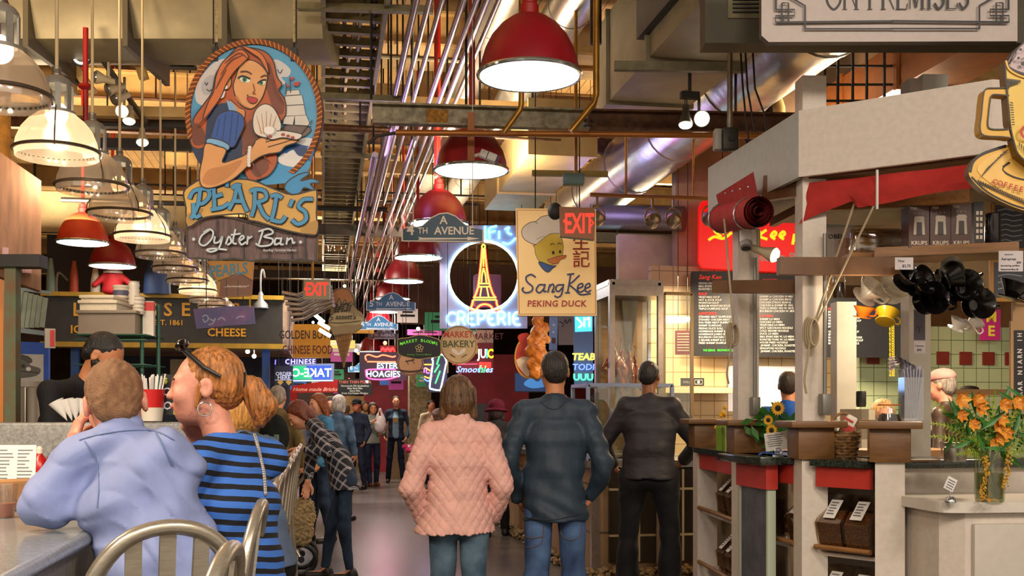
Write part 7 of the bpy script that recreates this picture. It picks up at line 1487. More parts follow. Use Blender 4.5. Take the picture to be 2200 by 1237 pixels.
for i, (px, py, r, rot, lb) in enumerate([(1958, 590, .075, (.9, .3, 0), 'black filter cone, top left of the hanging black cluster'), (1985, 602, .08, (1.3, -.4, .5), 'black filter cone, second from the left of the cluster'), (2005, 640, .085, (1.5, .2, 0), 'big black filter cone at the bottom of the cluster'), (2035, 625, .08, (1.2, .8, .3), 'black filter cone right of the biggest one'), (2050, 590, .075, (.6, 1.0, .5), 'glossy black filter cone, top right of the cluster'), (2078, 612, .08, (1.4, -.6, 0), 'black ribbed filter cone in the right half of the cluster'), (2108, 652, .078, (1.55, .1, 0), 'lowest black filter cone, facing the viewer with its round base'), (2182, 612, .08, (.2, .3, 0), 'black filter cone at the right edge above the chalkboard')]): cone(lb, px, py, 5.5, r, bk, rot)
t = cone('steel mug among the hanging black cones', 2045, 580, 5.45, .06, steel, (2.4, .6, 0))
for px, py, r, rot, lb in [(1875, 618, .08, (.8, .5, 0), 'clear filter cone, left of the clear pair'), (1925, 612, .085, (1.1, -.3, 0), 'clear ribbed filter cone, right of the clear pair')]: cone(lb, px, py, 5.7, r, ck, rot)
cone('amber orange filter cone with a glow put into its plastic', 1856, 662, 5.75, .055, ok_, (.2, .1, 0)); cone('yellow filter cone hung beside the amber one', 1906, 672, 5.7, .06, yk, (-.3, .4, 0))
for px, py, rot, lb in [(2062, 690, (.5, .3, 0), 'left white ceramic cone below the black cluster'), (2098, 688, (.2, .9, 0), 'right white ceramic cone by the purple poster')]: cone(lb, px, py, 5.6, .05, wk, rot)
point_light('spot_light', P(1850, 645, 5.55), 3, WARM, .03)
# jars in a wire holder
for px, c, lb in [(1777, 'c89868', 'left glass jar of pale beans hanging in a wire loop'), (1803, '3a2014', 'right glass jar of dark coffee beans in a wire loop')]:
    t = thing('hanging_jar', lb, 'jar', P(px, 640, 6.2)); MB().lathe([(.03, 0), (.034, .01), (.034, .08), (.03, .09)], 20).build('beans', mat('jar_beans_' + c, c, .5, noise=(120, .5)), t); MB().shell([(.036, -.002), (.036, .10), (.03, .115)], 20).build('glass_wall', gls, t); MB().tube([(-.036, 0, .1), (-.03, 0, .16), (.03, 0, .16), (.036, 0, .1)], .004, 6).build('wire_loop', chrome, t)
# boards, posters at the right edge
A = Art(2168, 490, 6.4, 'chalkboard', 'chalkboard with handwriting in an orange frame under the saucer sign', 2132, 440, 1, cat='board'); A.board([(-4, -4), (80, -4), (80, 98), (-4, 98)], 'b07a2a', .02); A.fill([(2, 2), (78, 2), (78, 94), (2, 94)], '34383c'); [A.line([(8 + (i % 2) * 4, 14 + i * 11), (25, 10 + i * 11), (40, 14 + i * 11), (60, 11 + i * 11)], 2.2, '98a4a8', 3) for i in range(7)]; A.done('chalk_writing')
A = Art(2168, 605, 6.4, 'chalkboard', 'lower chalkboard in an orange frame behind the price card', 2132, 560, 1, cat='board'); A.board([(-8, -2), (80, -2), (80, 88), (-8, 88)], 'b07a2a', .02); A.fill([(0, 4), (78, 4), (78, 80), (0, 80)], '3a3c44'); [A.line([(8, 20 + i * 14), (30, 16 + i * 14), (60, 20 + i * 14)], 2.2, '8a949c', 3) for i in range(4)]; A.done('chalk_writing')
A = Art(2126, 698, 11.45, 'poster', 'magenta poster with yellow block letters on the far right wall', 2104, 665, 1); A.board([(0, 0), (44, 0), (44, 66), (0, 66)], 'b8187c', .02); A.txt('M', 24, 26, 22, 'f0e03a', .03).txt('E', 24, 56, 22, 'f0e03a', .03).done('lettering')
A = Art(2186, 755, 5.6, 'banner', 'tall narrow wooden banner with vertical white capitals at the right edge', 2168, 650, 1); A.board([(0, 40), (4, 40), (4, 0), (34, 0), (34, 220), (0, 220)], 'b08a5c', .02); A.fill([(6, 60), (30, 60), (30, 214), (6, 214)], '1e1a1c'); [A.txt(ch, 23, 70 + i * 11.5, 10, 'd8d0cc', .03, rot=PI / 2, sx=.9) for i, ch in enumerate('HI NRAIN RARAR')]; A.done('lettering')
t = thing('window_frame_rail', 'brown horizontal rail in front of the green tiles', 'rail', P(2090, 842, 9.6), 0); MB().box((0, 0, 0), (1.1, .06, .05)).build('rail_bar', mat('rail_brown', '8a6a48', .5), t, False); MB().sph((.0, .05, .03), (.09, .06, .03)).build('knob', black, t)
# things on the kiosk counter
t = thing('flower_vase', 'glass vase bursting with orange lilies and fern fronds on the low cabinet', 'flowers', P(2126, 1080, 4.98)); t.location.z = 1.066
MB().shell([(.062, .004), (.066, .02), (.068, .22), (.07, .235)], 28).lathe([(0, 0), (.062, 0), (.062, .012), (0, .012)], 28).build('vase', glass('vase_glass', 'e4ead8', .78, .05), t); MB().lathe([(0, .014), (.058, .014), (.062, .13), (0, .13)], 24).build('water', glass('vase_water', 'c8cfa0', .7, .05), t)
lf = mat('fern_green', '5c8a1e', .5, noise=(30, .4), col2='a8b83a'); lf2 = mat('leaf_green', '2f6a22', .45, noise=(20, .4)); pet = mat('petal_orange', 'd8781a', .5, noise=(24, .3), col2='f0b040'); stm = mat('stem_green', '5a7a2a', .5)
random.seed(3); b = MB()
def frond(b, p0, p1, sag, n=16, w=.05):
    p0, p1 = Vector(p0), Vector(p1); mid = (p0 + p1) / 2 + Vector((0, 0, sag)); pts = [((1 - f) ** 2) * p0 + 2 * f * (1 - f) * mid + f * f * p1 for f in [i / n for i in range(n + 1)]]; b.tube(pts, .0022, 5)
    for i in range(3, n):
        d = (pts[i + 1] - pts[i - 1]).normalized(); s = d.cross(Vector((0, -1, .3))).normalized()
        for sg in (-1, 1):
            L = w * (1.15 - i / n); a = pts[i]; e = a + s * sg * L + d * L * .5; q = d * .006; b.add([tuple(a - q), tuple(e), tuple(a + q)], [(0, 1, 2)])
for (x, z, sag) in [(-.32, .30, .08), (-.30, .36, .1), (-.24, .22, .05), (-.22, .42, .08), (.28, .40, .08), (.30, .30, .1), (.26, .22, .06), (.12, .50, .02), (-.1, .48, .03), (.2, .46, .04), (-.18, .30, .06), (.3, .5, .05), (-.05, .52, .0), (.16, .34, .08), (-.26, .47, .05)]: frond(b, (random.uniform(-.03, .03), 0, .18), (x, random.uniform(-.12, .08), z), sag)
b.build('fern_fronds', lf, t)
b = MB()
for i in range(70):
    a = random.uniform(0, 6.28); c = Vector((random.gauss(0, .12), random.gauss(-.02, .05), .34 + random.gauss(0, .07))); d = Vector((math.cos(a), random.uniform(-.5, .3), math.sin(a))); s = d.cross(Vector((0, 1, 0))).normalized() * .012; L = random.uniform(.04, .08)
    b.add([tuple(c - d * L), tuple(c + s + Vector((0, -.006, 0))), tuple(c + d * L), tuple(c - s)], [(0, 1, 2, 3)])
b.build('leaves', lf2, t, False)['kind'] = 'stuff'
for (x, z, s) in [(-.19, .47, 1.2), (-.19, .40, .9), (-.10, .47, 1.2), (-.09, .43, 1.0), (.03, .45, 1.1), (.08, .46, 1.1), (.14, .45, 1.1), (.2, .44, 1.2), (-.01, .35, 1.0), (.01, .30, 1.1), (-.02, .27, 1.0), (.03, .32, 1.0), (.0, .38, .9), (.16, .48, 1.0), (.24, .47, 1.0), (-.14, .36, .9)]:
    b = MB(); c = Vector((x, -.06 + random.uniform(-.03, .02), z)); base = random.uniform(0, 1)
    for q in range(6):
        a = base + q * PI / 3; d = Vector((math.cos(a), -.55, math.sin(a))).normalized(); s_ = Vector((-math.sin(a), 0, math.cos(a))) * .013 * s; L = .042 * s
        b.add([tuple(c), tuple(c + d * L * .55 + s_), tuple(c + d * L + Vector((0, -.006, -.004))), tuple(c + d * L * .55 - s_), tuple(c + d * L * .6 + Vector((0, .008, 0)))], [(0, 1, 4), (1, 2, 4), (2, 3, 4), (3, 0, 4)])
    b.build('blossom', pet, t)
b = MB()
for i in range(9): a = random.uniform(0, 6.28); b.tube([(.04 * math.cos(a), .04 * math.sin(a), .02), (-.02 * math.cos(a), -.02 * math.sin(a), .24), (-.06 * math.cos(a), -.05 * math.sin(a), .34)], .003, 5)
b.build('stems', stm, t)
for x0, z0, z1, nm in [(-.075, .21, .02, 'left'), (.035, .26, .06, 'front')]:
    b = MB()
    for i in range(60): f = i / 60; b.sph((x0 + .012 * math.sin(f * 5) + random.uniform(-.012, .012), -.078 + random.uniform(-.01, .01), z0 + (z1 - z0) * f), random.uniform(.004, .008), 0, 6, 4)
    b.build('amaranth_tassel', mat('tassel_amber', 'b87820', .6, noise=(60, .4), col2='d8b03a'), t)['kind'] = 'stuff'
b = MB(); c = P(2124, 1082, 4.86)
for q in range(6): a = q * PI / 3; b.add([(0, 0, .012), (.03 * math.cos(a + .4), .03 * math.sin(a + .4), .02), (.05 * math.cos(a), .05 * math.sin(a), .004), (.03 * math.cos(a - .4), .03 * math.sin(a - .4), .02)], [(0, 1, 2, 3)])
o = b.build('fallen_blossom', pet); o.location = (c.x, c.y, 1.067); tag(o, 'fallen orange blossom lying before the vase', 'flower')
t = thing('card_holder', 'chrome ball clip holding a small white handwritten card on the low cabinet', 'card', on(2042, 1086, 4.9, 1.066)); MB().lathe([(.025, 0), (.026, .008), (.02, .022), (.006, .03), (0, .03)], 20).tube([(0, 0, .03), (0, 0, .05)], .003, 6).build('ball_clip', chrome, t); v = MB(); R = Matrix.Rotation(.45, 3, 'Y'); v.box(tuple(Vector((.0, 0, .085))), (.05, .003, .06), 0, R); v.build('card', paper, t, False); v = MB(); [v.box(tuple(Vector((0, -.003, .085)) + R @ Vector((0, 0, .016 - .012 * i))), (.036, .001, .004), 0, R) for i in range(4)]; v.build('writing', inkm, t, False)
t = thing('metal_pot', 'dented metal pot behind the flowers on the black counter', 'pot', on(2052, 996, 5.35, 1.233)); MB().lathe([(.05, 0), (.055, .02), (.052, .07), (.045, .075), (.045, .09), (.055, .095)], 24).build('pot_body', steel, t); MB().tube([(-.05, 0, .08), (-.08, 0, .1), (-.07, 0, .04)], .004, 6).build('handle', steel, t)
o = MB().box((0, 0, .006), (.22, .1, .01)).build('tray', mat('tray_wood', '6a4a34', .5)); o.location = on(1965, 992, 5.35, 1.233); tag(o, 'flat brown tray on the black counter by the metal pot', 'tray')
t = thing('coffee_jar', 'tall glass jar full of dark coffee beans with a wire bail lid', 'jar', on(1910, 985, 5.7, 1.233)); MB().lathe([(0, .004), (.06, .004), (.064, .03), (.064, .2), (.05, .235), (0, .24)], 28).build('beans', mat('beans_dark', '1c100a', .35, noise=(90, .7), col2='4a2c18', bump=(70, .6)), t); MB().shell([(.066, 0), (.069, .03), (.069, .21), (.05, .262), (.048, .28), (.056, .285), (.056, .325), (0, .33)], 28).build('jar_glass', gls, t); MB().tube([(.057 * math.cos(a), .057 * math.sin(a), .285) for a in np.linspace(0, 2 * PI, 21)[:-1]], .004, 6, closed=True).build('seal_ring', mat('seal_orange', 'b85a2a', .5), t)
wick = mat('wicker', '6a4626', .6, noise=(40, .5), col2='a87c48')
t = thing('wicker_basket', 'dark wicker basket beside the tallest kiosk post', 'basket', on(1812, 982, 5.75, 1.233)); b = MB()
for i in range(9): b.tube([((.075 + .004 * (i % 2)) * (.85 + .03 * i) * math.cos(a), (.075 + .004 * (i % 2)) * (.85 + .03 * i) * math.sin(a), .01 + i * .016 + .003 * math.sin(a * 8 + i * PI)) for a in np.linspace(0, 2 * PI, 33)[:-1]], .0085, 6, closed=True)
b.build('weave', wick, t); MB().tube([(.085 * math.cos(a), 0, .14 + .10 * math.sin(a)) for a in np.linspace(0, PI, 14)], .008, 8).build('basket_handle', wick, t)
t = thing('snack_bag', 'white and red snack bag standing in the wicker basket', 'bag', on(1820, 935, 5.72, 1.36), -.2); R = Matrix.Rotation(.5, 3, 'Y'); MB().box((0, 0, .04), (.06, .03, .13), 0, R, .01).build('bag_body', white, t); MB().box((0, -.018, .03), (.062, .004, .04), 0, R).box((.0, -.018, .08), (.062, .004, .012), 0, R).build('red_print', kr, t, False)
t = thing('brochure_holder', 'clear holder stuffed with grey folded brochures near the grey kiosk post', 'brochures', on(1957, 905, 5.95, 1.432), -.1); MB().box((0, 0, .12), (.11, .08, .24)).build('holder', glass('acrylic2', 'e4e8f0', .7, .06), t, False); b = MB()
for i in range(7): b.tube([(0, 0, 0)], .001) if False else b.box((-.035 + .012 * i, .0, .15 + .01 * (i % 3)), (.004, .07, .27), 0, Matrix.Rotation(.05 * (i - 3), 3, 'Y'))
for i in range(4): pts = spl([(.02 - .02 * i, 0, .28), (-.0 - .02 * i, 0, .31 + .01 * i), (-.07 - .01 * i, 0, .32 + .012 * i), (-.12, 0, .28 + .02 * i)], 4, False); v0 = len(b.v); b.add([(x, y, z) for x, _, z in pts for y in (-.035, .035)], [(2 * j, 2 * j + 2, 2 * j + 3, 2 * j + 1) for j in range(len(pts) - 1)])
b.build('brochures', mat('brochure_grey', 'a8a8b8', .4, noise=(20, .2)), t)
t = thing('sunflower_bunch', 'bunch of sunflowers and green leaves between the kiosk posts', 'flowers', on(1662, 960, 6.4, 1.233)); b = MB()
for i in range(60): a = random.uniform(0, 6.28); c = Vector((random.gauss(0, .06), random.gauss(.02, .03), .16 + random.gauss(0, .06))); d = Vector((math.cos(a), -.3, math.sin(a))); s = d.cross(Vector((0, 1, 0))).normalized() * .02; b.add([tuple(c - d * .05), tuple(c + s), tuple(c + d * .05), tuple(c - s)], [(0, 1, 2, 3)])
b.build('leaves', lf2, t, False)['kind'] = 'stuff'; b = MB(); [b.tube([(0, 0, 0), (.02 * math.sin(i), 0, .1), (.05 * math.sin(i * 2), 0, .2)], .004, 5) for i in range(6)]; b.build('stems', stm, t)
sf = mat('sunflower_yellow', 'e0a81e', .5, noise=(20, .2))
for x, z, r in [(-.01, .27, .042), (-.05, .14, .036), (.02, .10, .03), (-.07, .20, .03)]:
    b = MB(); c = Vector((x, -.08, z))
    for q in range(16): a = q * PI / 8; d = Vector((math.cos(a), -.1, math.sin(a))); s = Vector((-math.sin(a), 0, math.cos(a))) * r * .2; b.add([tuple(c + d * r * .35), tuple(c + d * r * .7 + s), tuple(c + d * r * 1.1), tuple(c + d * r * .7 - s)], [(0, 1, 2, 3)])
    f = b.build('flower_head', sf, t); MB().sph(tuple(c + Vector((0, -.006, 0))), (r * .4, .01, r * .4)).build('seed_disc', mat('seed_brown', '2a180c', .8), f)
t = thing('green_vase', 'green glass vase with small flowers behind the second kiosk cap', 'vase', on(1549, 966, 6.9, 1.233)); MB().shell([(.03, .0), (.032, .01), (.034, .16)], 20).lathe([(0, .0), (.03, .0), (.03, .08), (0, .08)], 20).build('vase_body', mat('vase_green', '7a9a3a', .15), t); b = MB(); [b.sph((random.gauss(0, .03), random.gauss(0, .02), .2 + random.gauss(0, .04)), .014, 0, 6, 5) for i in range(14)]; b.build('blooms', sf, t)
t = thing('note_card', 'white note card in a ring clip on the black kiosk slab', 'card', on(1668, 972, 5.95, 1.233), -.1); R = Matrix.Rotation(-.12, 3, 'Y'); MB().box((0, 0, .085), (.13, .003, .10), 0, R).build('card', paper, t, False); b = MB(); [b.box((-.01, -.003, .12 - .012 * i), (.09 - .01 * (i % 3), .001, .004), 0, R) for i in range(6)]; b.build('writing', inkm, t, False); MB().tube([(.0 + .018 * math.cos(a), -.03, .03 + .018 * math.sin(a)) for a in np.linspace(0, 2 * PI, 15)[:-1]], .003, 6, closed=True).box((0, -.03, .005), (.05, .04, .01)).build('ring_clip', chrome, t)
o = MB().tube(spl([(0, 0, 0), (.05, .02, .015), (.1, -.02, .0), (.16, .02, .02), (.22, 0, .0)], 5, False), .005, 6).build('blue_cable', mat('cable_blue', '2a5ac8', .4)); o.location = on(1630, 968, 6.0, 1.24); tag(o, 'blue cable curled on the black kiosk slab', 'cable')
o = MB().box((0, 0, 0), (.05, .3, .2)).build('till_box', mat('till_cream', 'b0a48c', .5)); o.location = on(1835, 830, 7.2, 1.4); tag(o, 'cream machine side behind the kiosk counter', 'machine')
t = thing('coffee_machine', 'cream and black coffee machine behind the pale grey post', 'coffee machine', on(1850, 880, 7.4, 1.235)); MB().box((0, 0, .13), (.10, .2, .26)).build('machine_body', mat('machine_cream', 'c8c0b0', .4), t, False); MB().lathe([(.03, .28), (.034, .3), (.034, .38), (.03, .39)], 16).build('hopper', black, t); MB().box((0, .2, -.12), (1.6, .5, .2)).build('machine_bench', mat('bench_brown', '7a5a3a', .5, noise=(6, .2)), t, False)
o = MB().box((0, 0, .56), (1.5, .5, 1.13)).build('inner_counter', mat('inner_cream', 'a8987c', .5)); o.location = (3.55, 7.3, 0); tag(o, 'low inner counter of the kiosk behind the posts', 'counter')
# ------------------------------------------------------------------ the people
from mathutils.bvhtree import BVHTree
def person(label, px, d, H, rz, J=None, head=(0, 0, 0), skin='fair', hair=('short', '2a1a12'), top=None, legs=None, shoes='1a1816', h=.016, w=1.0, fem=0, hands=None, f=1.0, hh=None, fold=.004, seed=0, eye=True, hv=1.0, name='person'):
    p = P(px, 900, d); t = thing(name, label, 'person', (p.x, p.y, 0), math.radians(rz)); J = joints(H, **(J or {})); M = head_mat(J, *head); r = dict(t=t, J=J, M=M)
    r['body'] = body_sd(J, M, f, .95 * w, hands, fem).build('body', SKIN[skin](), t, h)
    if eye: eyes(M, t, f)
    if hair: r['hair'] = hair_sd(M, f, hair[0], hv).build('hair', hair_mat(hair[1]), t, hh or min(h, .009))
    if top:
        k = dict(top); m = k.pop('m'); nm = k.pop('name', 'top'); cuts = k.pop('cut', []); dp = k.pop('disp', None)
        sd = top_sd(J, w=k.pop('w', w), fem=fem, **k)
        for c in cuts: sd.cut(*c)
        sd.disp(dp or folds(fold, 17, 11, seed)); r['top'] = sd.build(nm, m, t, h)
    if legs:
        k = dict(legs); m = k.pop('m'); sd = legs_sd(J, w=k.pop('w', w * .97), **k); sd.disp(folds(fold * .9, 13, 19, seed + 3)); r['legs'] = sd.build('trousers', m, t, h)
    if shoes and 'anR' in J:
        for q in 'RL': shoe(J, q, mat('shoe_' + shoes, shoes, .5), t, 'shoe', max(h, .011))
    return r
def hit(o, px, py, off=.004):     # the spot of a surface seen at a pixel, in the object's parent frame
    me = o.data; rt = o.parent; W = Matrix.Translation(rt.location) @ rt.rotation_euler.to_matrix().to_4x4()
    tr = o.get('_b') and BV[o.name] or BV.setdefault(o.name, BVHTree.FromPolygons([W @ v.co for v in me.vertices], [p.vertices[:] for p in me.polygons]))
    c = Vector((0, 0, EYE)); dr = (P(px, py, 1) - c).normalized(); q = tr.ray_cast(c, dr)[0]
    return W.inverted() @ (q - dr * off) if q is not None else None
BV = {}
def seam(r, part, pts, rad, m, name='seam', n=4):
    q = [hit(r[part], *p) for p in spl(pts, n, False)]; q = [x for x in q if x is not None]
    if len(q) > 2: MB().tube(q, rad, 6).build(name, m, r['t'])
denim = lambda n, c, c2: mat('denim_' + n, c, .8, noise=(7, .3), col2=c2, bump=(260, .3), spec=.2)
black_c = cloth('black', '18181c', .2, .75); navy_c = cloth('navy', '1c2434', .2)
stitch = mat('stitch_tan', '5c4a44', .7)
pock = dict(elR=(.265, -.06, 1.14), wrR=(.205, .07, .955), elL=(-.265, -.06, 1.14), wrL=(-.205, .07, .955))
def crease(X, Y, Z):
    a = np.sin((X + .28 * (Z - 1.1)) * 26 + 1.5 * np.sin(Z * 6)) * np.exp(-((Z - 1.12) / .22) ** 2); b = np.sin(Z * 52 + X * 14 + 2 * np.sin(X * 9)) * np.exp(-((Z - .93) / .10) ** 2); c = np.sin(Z * 60 + Y * 25) * (np.abs(X) > .2)
    return (.010 * a + .007 * b + .005 * c).astype(np.float32)
R1 = person('man walking away in a dark slate long sleeved top and blue jeans', 1192, 6.1, 1.83, -9, dict(pock, knR=(.11, .06, .5), anR=(.12, .10, .09), knL=(-.10, -.02, .50), anL=(-.10, -.22, .12)), (4, -3, 0), 'tan', ('crop', '1c1410'), dict(m=mat('knit_slate', '2a3846', .58, noise=(9, .18), bump=(6, .7), spec=.35, stretch=(1.4, 1.2, .55)), name='long_sleeved_top', w=1.1, r=1.12, neck=.018, disp=crease, hem=Vector((0, 0, .865))), dict(m=denim('mid', '2a3f66', '56719c'), w=.97, r=1.08), h=.008)
seam(R1, 'legs', [(1112, 1124), (1113, 1162), (1135, 1176), (1163, 1166), (1168, 1128)], .0025, stitch); seam(R1, 'legs', [(1122, 1146), (1140, 1156), (1166, 1152)], .003, stitch, 'pocket_stitch'); seam(R1, 'legs', [(1205, 1125), (1207, 1150), (1228, 1160), (1246, 1150), (1250, 1125)], .0025, stitch); seam(R1, 'legs', [(1184, 1122), (1186, 1160), (1180, 1200), (1178, 1235)], .003, denim('dark', '1c2a44', '2e4468'))
seam(R1, 'top', [(1160, 862), (1178, 876), (1198, 878), (1216, 862)], .002, mat('collar_seam', '20272f', .7)); seam(R1, 'top', [(1093, 1100), (1130, 1112), (1190, 1116), (1250, 1102)], .003, mat('collar_seam', '20272f', .7), 'hem_band')
def quilt(X, Y, Z):
    a = np.sin((X + Z * .7 + Y * .2) * 66); b = np.sin((X - Z * .7 + Y * .2) * 66); q = np.minimum(np.abs(a), np.abs(b)); return (.015 * np.minimum(q, .5) + .004 * np.sin(Z * 30 + X * 20 + 2 * np.sin(X * 14))).astype(np.float32)
R2 = person('woman walking away in a pink quilted jacket and faded jeans', 985, 5.85, 1.67, -6, dict(pock, elR=(.25, -.05, 1.13), elL=(-.27, -.05, 1.13), wrR=(.20, .08, .95), wrL=(-.21, .08, .95), knL=(-.09, .07, .5), anL=(-.10, .1, .09), knR=(.09, -.03, .5), anR=(.1, -.2, .12)), (-3, -4, 0), 'fair', ('bob', '462818'), dict(m=cloth('quilt_pink', 'dcaaa0', .1, .6, .15), name='quilted_jacket', w=1.05, r=1.08, neck=.045, flare=1.26, disp=quilt, hem=Vector((-.015, 0, .83))), dict(m=denim('faded', '3c5670', '6c8698'), w=1.02), h=.0075, fem=1, hv=.93)
R2['hair'].data.materials[0] = mat('hair_streaked', '2c180e', .42, noise=(22, .4), col2='7c5630', bump=(60, .5), stretch=(3, 3, .5))
MB().tube([R2['M'] @ Vector((.05 * math.sin(a), -.02 + .05 * math.cos(a), -.125)) for a in np.linspace(0, 2 * PI, 17)[:-1]], .018, 8, closed=True).build('collar', cloth('quilt_pink', 'dcaaa0', .1, .6, .15), R2['t'])
person('large man in black jacket and trousers standing at the duck counter, seen from behind', 1395, 8.3, 1.88, -16, dict(elR=(.34, .06, 1.14), wrR=(.26, .24, 1.03), elL=(-.34, .06, 1.14), wrL=(-.27, .22, 1.0), hipR=(.11, 0, .9), hipL=(-.11, 0, .9), knR=(.15, .03, .5), knL=(-.15, .03, .5), anR=(.15, 0, .09), anL=(-.16, 0, .09)), (-14, -4, 0), 'brown', ('crop', '120e0c'), dict(m=mat('jacket_black', '26242a', .6, noise=(9, .25), bump=(7, .6), stretch=(.7, 1, 1.5)), name='jacket', w=1.26, r=1.3, neck=.02, belly=.03, hem=Vector((0, -.01, .97))), dict(m=cloth('trouser_black', '1b1c22', .25, .7), w=1.3, r=1.15, an=.09), h=.01, w=1.25, fold=.008, seed=2)
# woman bending over the stools
def plaid_fn(nt, co):
    x = n_xyz(nt, co); u = n_math(nt, 'ADD', x[0], n_math(nt, 'ADD', x[1], n_math(nt, 'MULTIPLY', x[2], .55))); v = n_math(nt, 'SUBTRACT', x[2], n_math(nt, 'MULTIPLY', x[1], .75))
    st = lambda q, p, w, o=0: n_math(nt, 'LESS_THAN', n_math(nt, 'FRACT', n_math(nt, 'ADD', n_math(nt, 'MULTIPLY', q, 1 / p), o)), w)
    c = n_mix(nt, n_math(nt, 'MULTIPLY', st(u, .085, .45), .6), '1c2438', '0c1018'); c = n_mix(nt, n_math(nt, 'MULTIPLY', st(v, .085, .45), .5), c, '0a0e16')
    for q in (u, v):
        for o_ in (0, .14): c = n_mix(nt, n_math(nt, 'MULTIPLY', st(q, .085, .06, o_ + .1), .75), c, 'c8c4c8')
    return c
plaid = node_mat('plaid_flannel', .85, plaid_fn)
R3 = person('woman in a navy plaid shirt bending down over the bar stools', 745, 9.5, 1.70, 86, dict(pel=(0, 0, .95), wai=(0, .07, 1.09), che=(0, .19, 1.26), nec=(0, .34, 1.44), head=(0, .43, 1.50), shR=(.16, .27, 1.38), shL=(-.16, .27, 1.38), elL=(-.22, .17, 1.17), wrL=(-.17, .40, 1.20), elR=(.16, .34, 1.08), wrR=(.12, .36, .88), anL=(-.08, -.03, .09), knL=(-.10, .02, .5), knR=(.09, .14, .5), anR=(.08, .20, .09)), (22, -38, 0), 'fair', ('long', '6e3018'), dict(m=plaid, name='plaid_shirt', w=.94, r=1.0, sleeve=.86, hem=Vector((0, .0, .80)), flare=1.12, neck=.0), dict(m=denim('navy', '1a2436', '34465e'), w=.86, r=.92, an=.042, to=.93), '141214', h=.009, fem=1, hands={'L': (Vector((.1, 1, -.1)), Vector((0, 0, -1)), .45, 1), 'R': (Vector((0, .2, -1)), Vector((-1, 0, 0)), .5, -1)})
# barman
R4 = person('bearded barman in a black T-shirt looking down behind the oyster bar', 140, 5.45, 1.93, -98, dict(nec=(0, .09, 1.47), head=(0, .175, 1.60), elR=(.23, .04, 1.16), wrR=(.16, .26, 1.20), elL=(-.23, .06, 1.14), wrL=(-.1, .28, 1.18), shR=(.19, .0, 1.43), shL=(-.19, .0, 1.43)), (-6, -34, 0), 'tan', ('crop', '14100e'), dict(m=black_c, name='t_shirt', sleeve=.33, neck=0), dict(m=navy_c), h=.0075, w=1.05, hands={'R': (Vector((-.3, 1, .1)), Vector((0, 0, -1)), .5, -1), 'L': (Vector((.3, 1, .1)), Vector((0, 0, -1)), .5, 1)})
sd = SD(); M = R4['M']; [sd.cap(a, b, .026, .024, .02, M=M) for a, b in (((.062, .01, -.035), (.05, .04, -.075)), ((.05, .04, -.075), (0, .07, -.10)), ((-.062, .01, -.035), (-.05, .04, -.075)), ((-.05, .04, -.075), (0, .07, -.10)))]; sd.ell((0, .098, -.047), (.024, .01, .006), None, .005, M=M); sd.build('beard', hair_mat('1c1410'), R4['t'], .006)
q = R4['J']['wrR'] - Vector((0, .03, 0)); MB().tube([q + Vector((.034 * math.cos(a), 0, .034 * math.sin(a))) for a in np.linspace(0, 2 * PI, 17)[:-1]], .012, 8, closed=True).build('watch', black, R4['t'])
# man in the blue shirt, seated
def seated(label, loc, pts, **k):
    J = {n: P(*v) - loc for n, v in pts.items()}; return J
loc = Vector((P(345, 1300, 2.85).x, P(345, 1300, 2.85).y, 0))
J = seated('', loc, dict(pel=(345, 1365, 2.86), wai=(343, 1230, 2.93), che=(300, 1060, 3.02), nec=(266, 925, 3.05), head=(248, 866, 3.09), shR=(362, 985, 2.98), shL=(178, 985, 3.06), elR=(385, 1110, 3.2), wrR=(300, 1080, 3.42), elL=(98, 1088, 2.98), wrL=(150, 965, 3.13), hipR=(400, 1390, 2.9), hipL=(290, 1390, 2.95), knR=(262, 1390, 3.35), knL=(150, 1390, 3.3), anR=(262, 1640, 3.35), anL=(150, 1640, 3.3)))
t = thing('person', 'balding man in a light blue shirt leaning on the bar, hand to his face', 'person', loc); M = head_mat(J, 10, -14, -6)
body_sd(J, M, 1.02, 1.0, {'L': (Vector((.25, .35, 1)), Vector((1, .5, -.2)), .55, 1, 1.08), 'R': (Vector((-.9, .4, 0)), Vector((0, 0, -1)), .3, -1)}).build('body', SKIN['pink'](), t, .006)
hair_sd(M, 1.02, 'crop').cut((0, .0, .098), (0, .55, 1), M).build('hair', mat('hair_grey_ginger', '80583c', .7, noise=(40, .18), col2='98704e', bump=(300, .5)), t, .005)
shirt = mat('shirt_blue', '8490be', .7, noise=(6, .06), bump=(7, .5), spec=.25, stretch=(1.3, 1, .7))
def shirt_f(X, Y, Z):
    a = np.sin((X * 1.4 - Z * .9 + Y * .5) * 24 + 2 * np.sin(Z * 7)); b = np.sin((X * .6 + Z * 1.2) * 34 + 2 * np.sin(X * 15)); return (.009 * a * np.abs(b) ** .5 + .005 * b).astype(np.float32)
sd = SD(); rt = tuple(J['shR'] - J['shL']); mid = (J['shR'] + J['shL']) / 2
sd.loft([(J['pel'] - Vector((0, 0, .1)), .18, .13), (J['wai'], .165, .125), (J['che'], .175, .125), (mid + Vector((0, 0, -.02)), .14, .08)], rt, .05)
for q in 'RL': sd.cap(J['sh' + q], J['nec'].lerp(mid, .3), .062, .058, .05).cap(J['sh' + q], J['el' + q], .068, .062, .035).cap(J['el' + q], J['el' + q].lerp(J['wr' + q], .72 if q == 'L' else .9), .064, .048, .03)
sd.disp(shirt_f); S1 = sd.build('shirt', shirt, t, .0065); r = dict(t=t, shirt=S1)
sd = SD(); a, b = J['nec'] + Vector((0, 0, -.03)), J['nec'] + Vector((-.005, .01, .005)); sd.cap(a, b, .066, .06, .02).build('collar', shirt, t, .006)
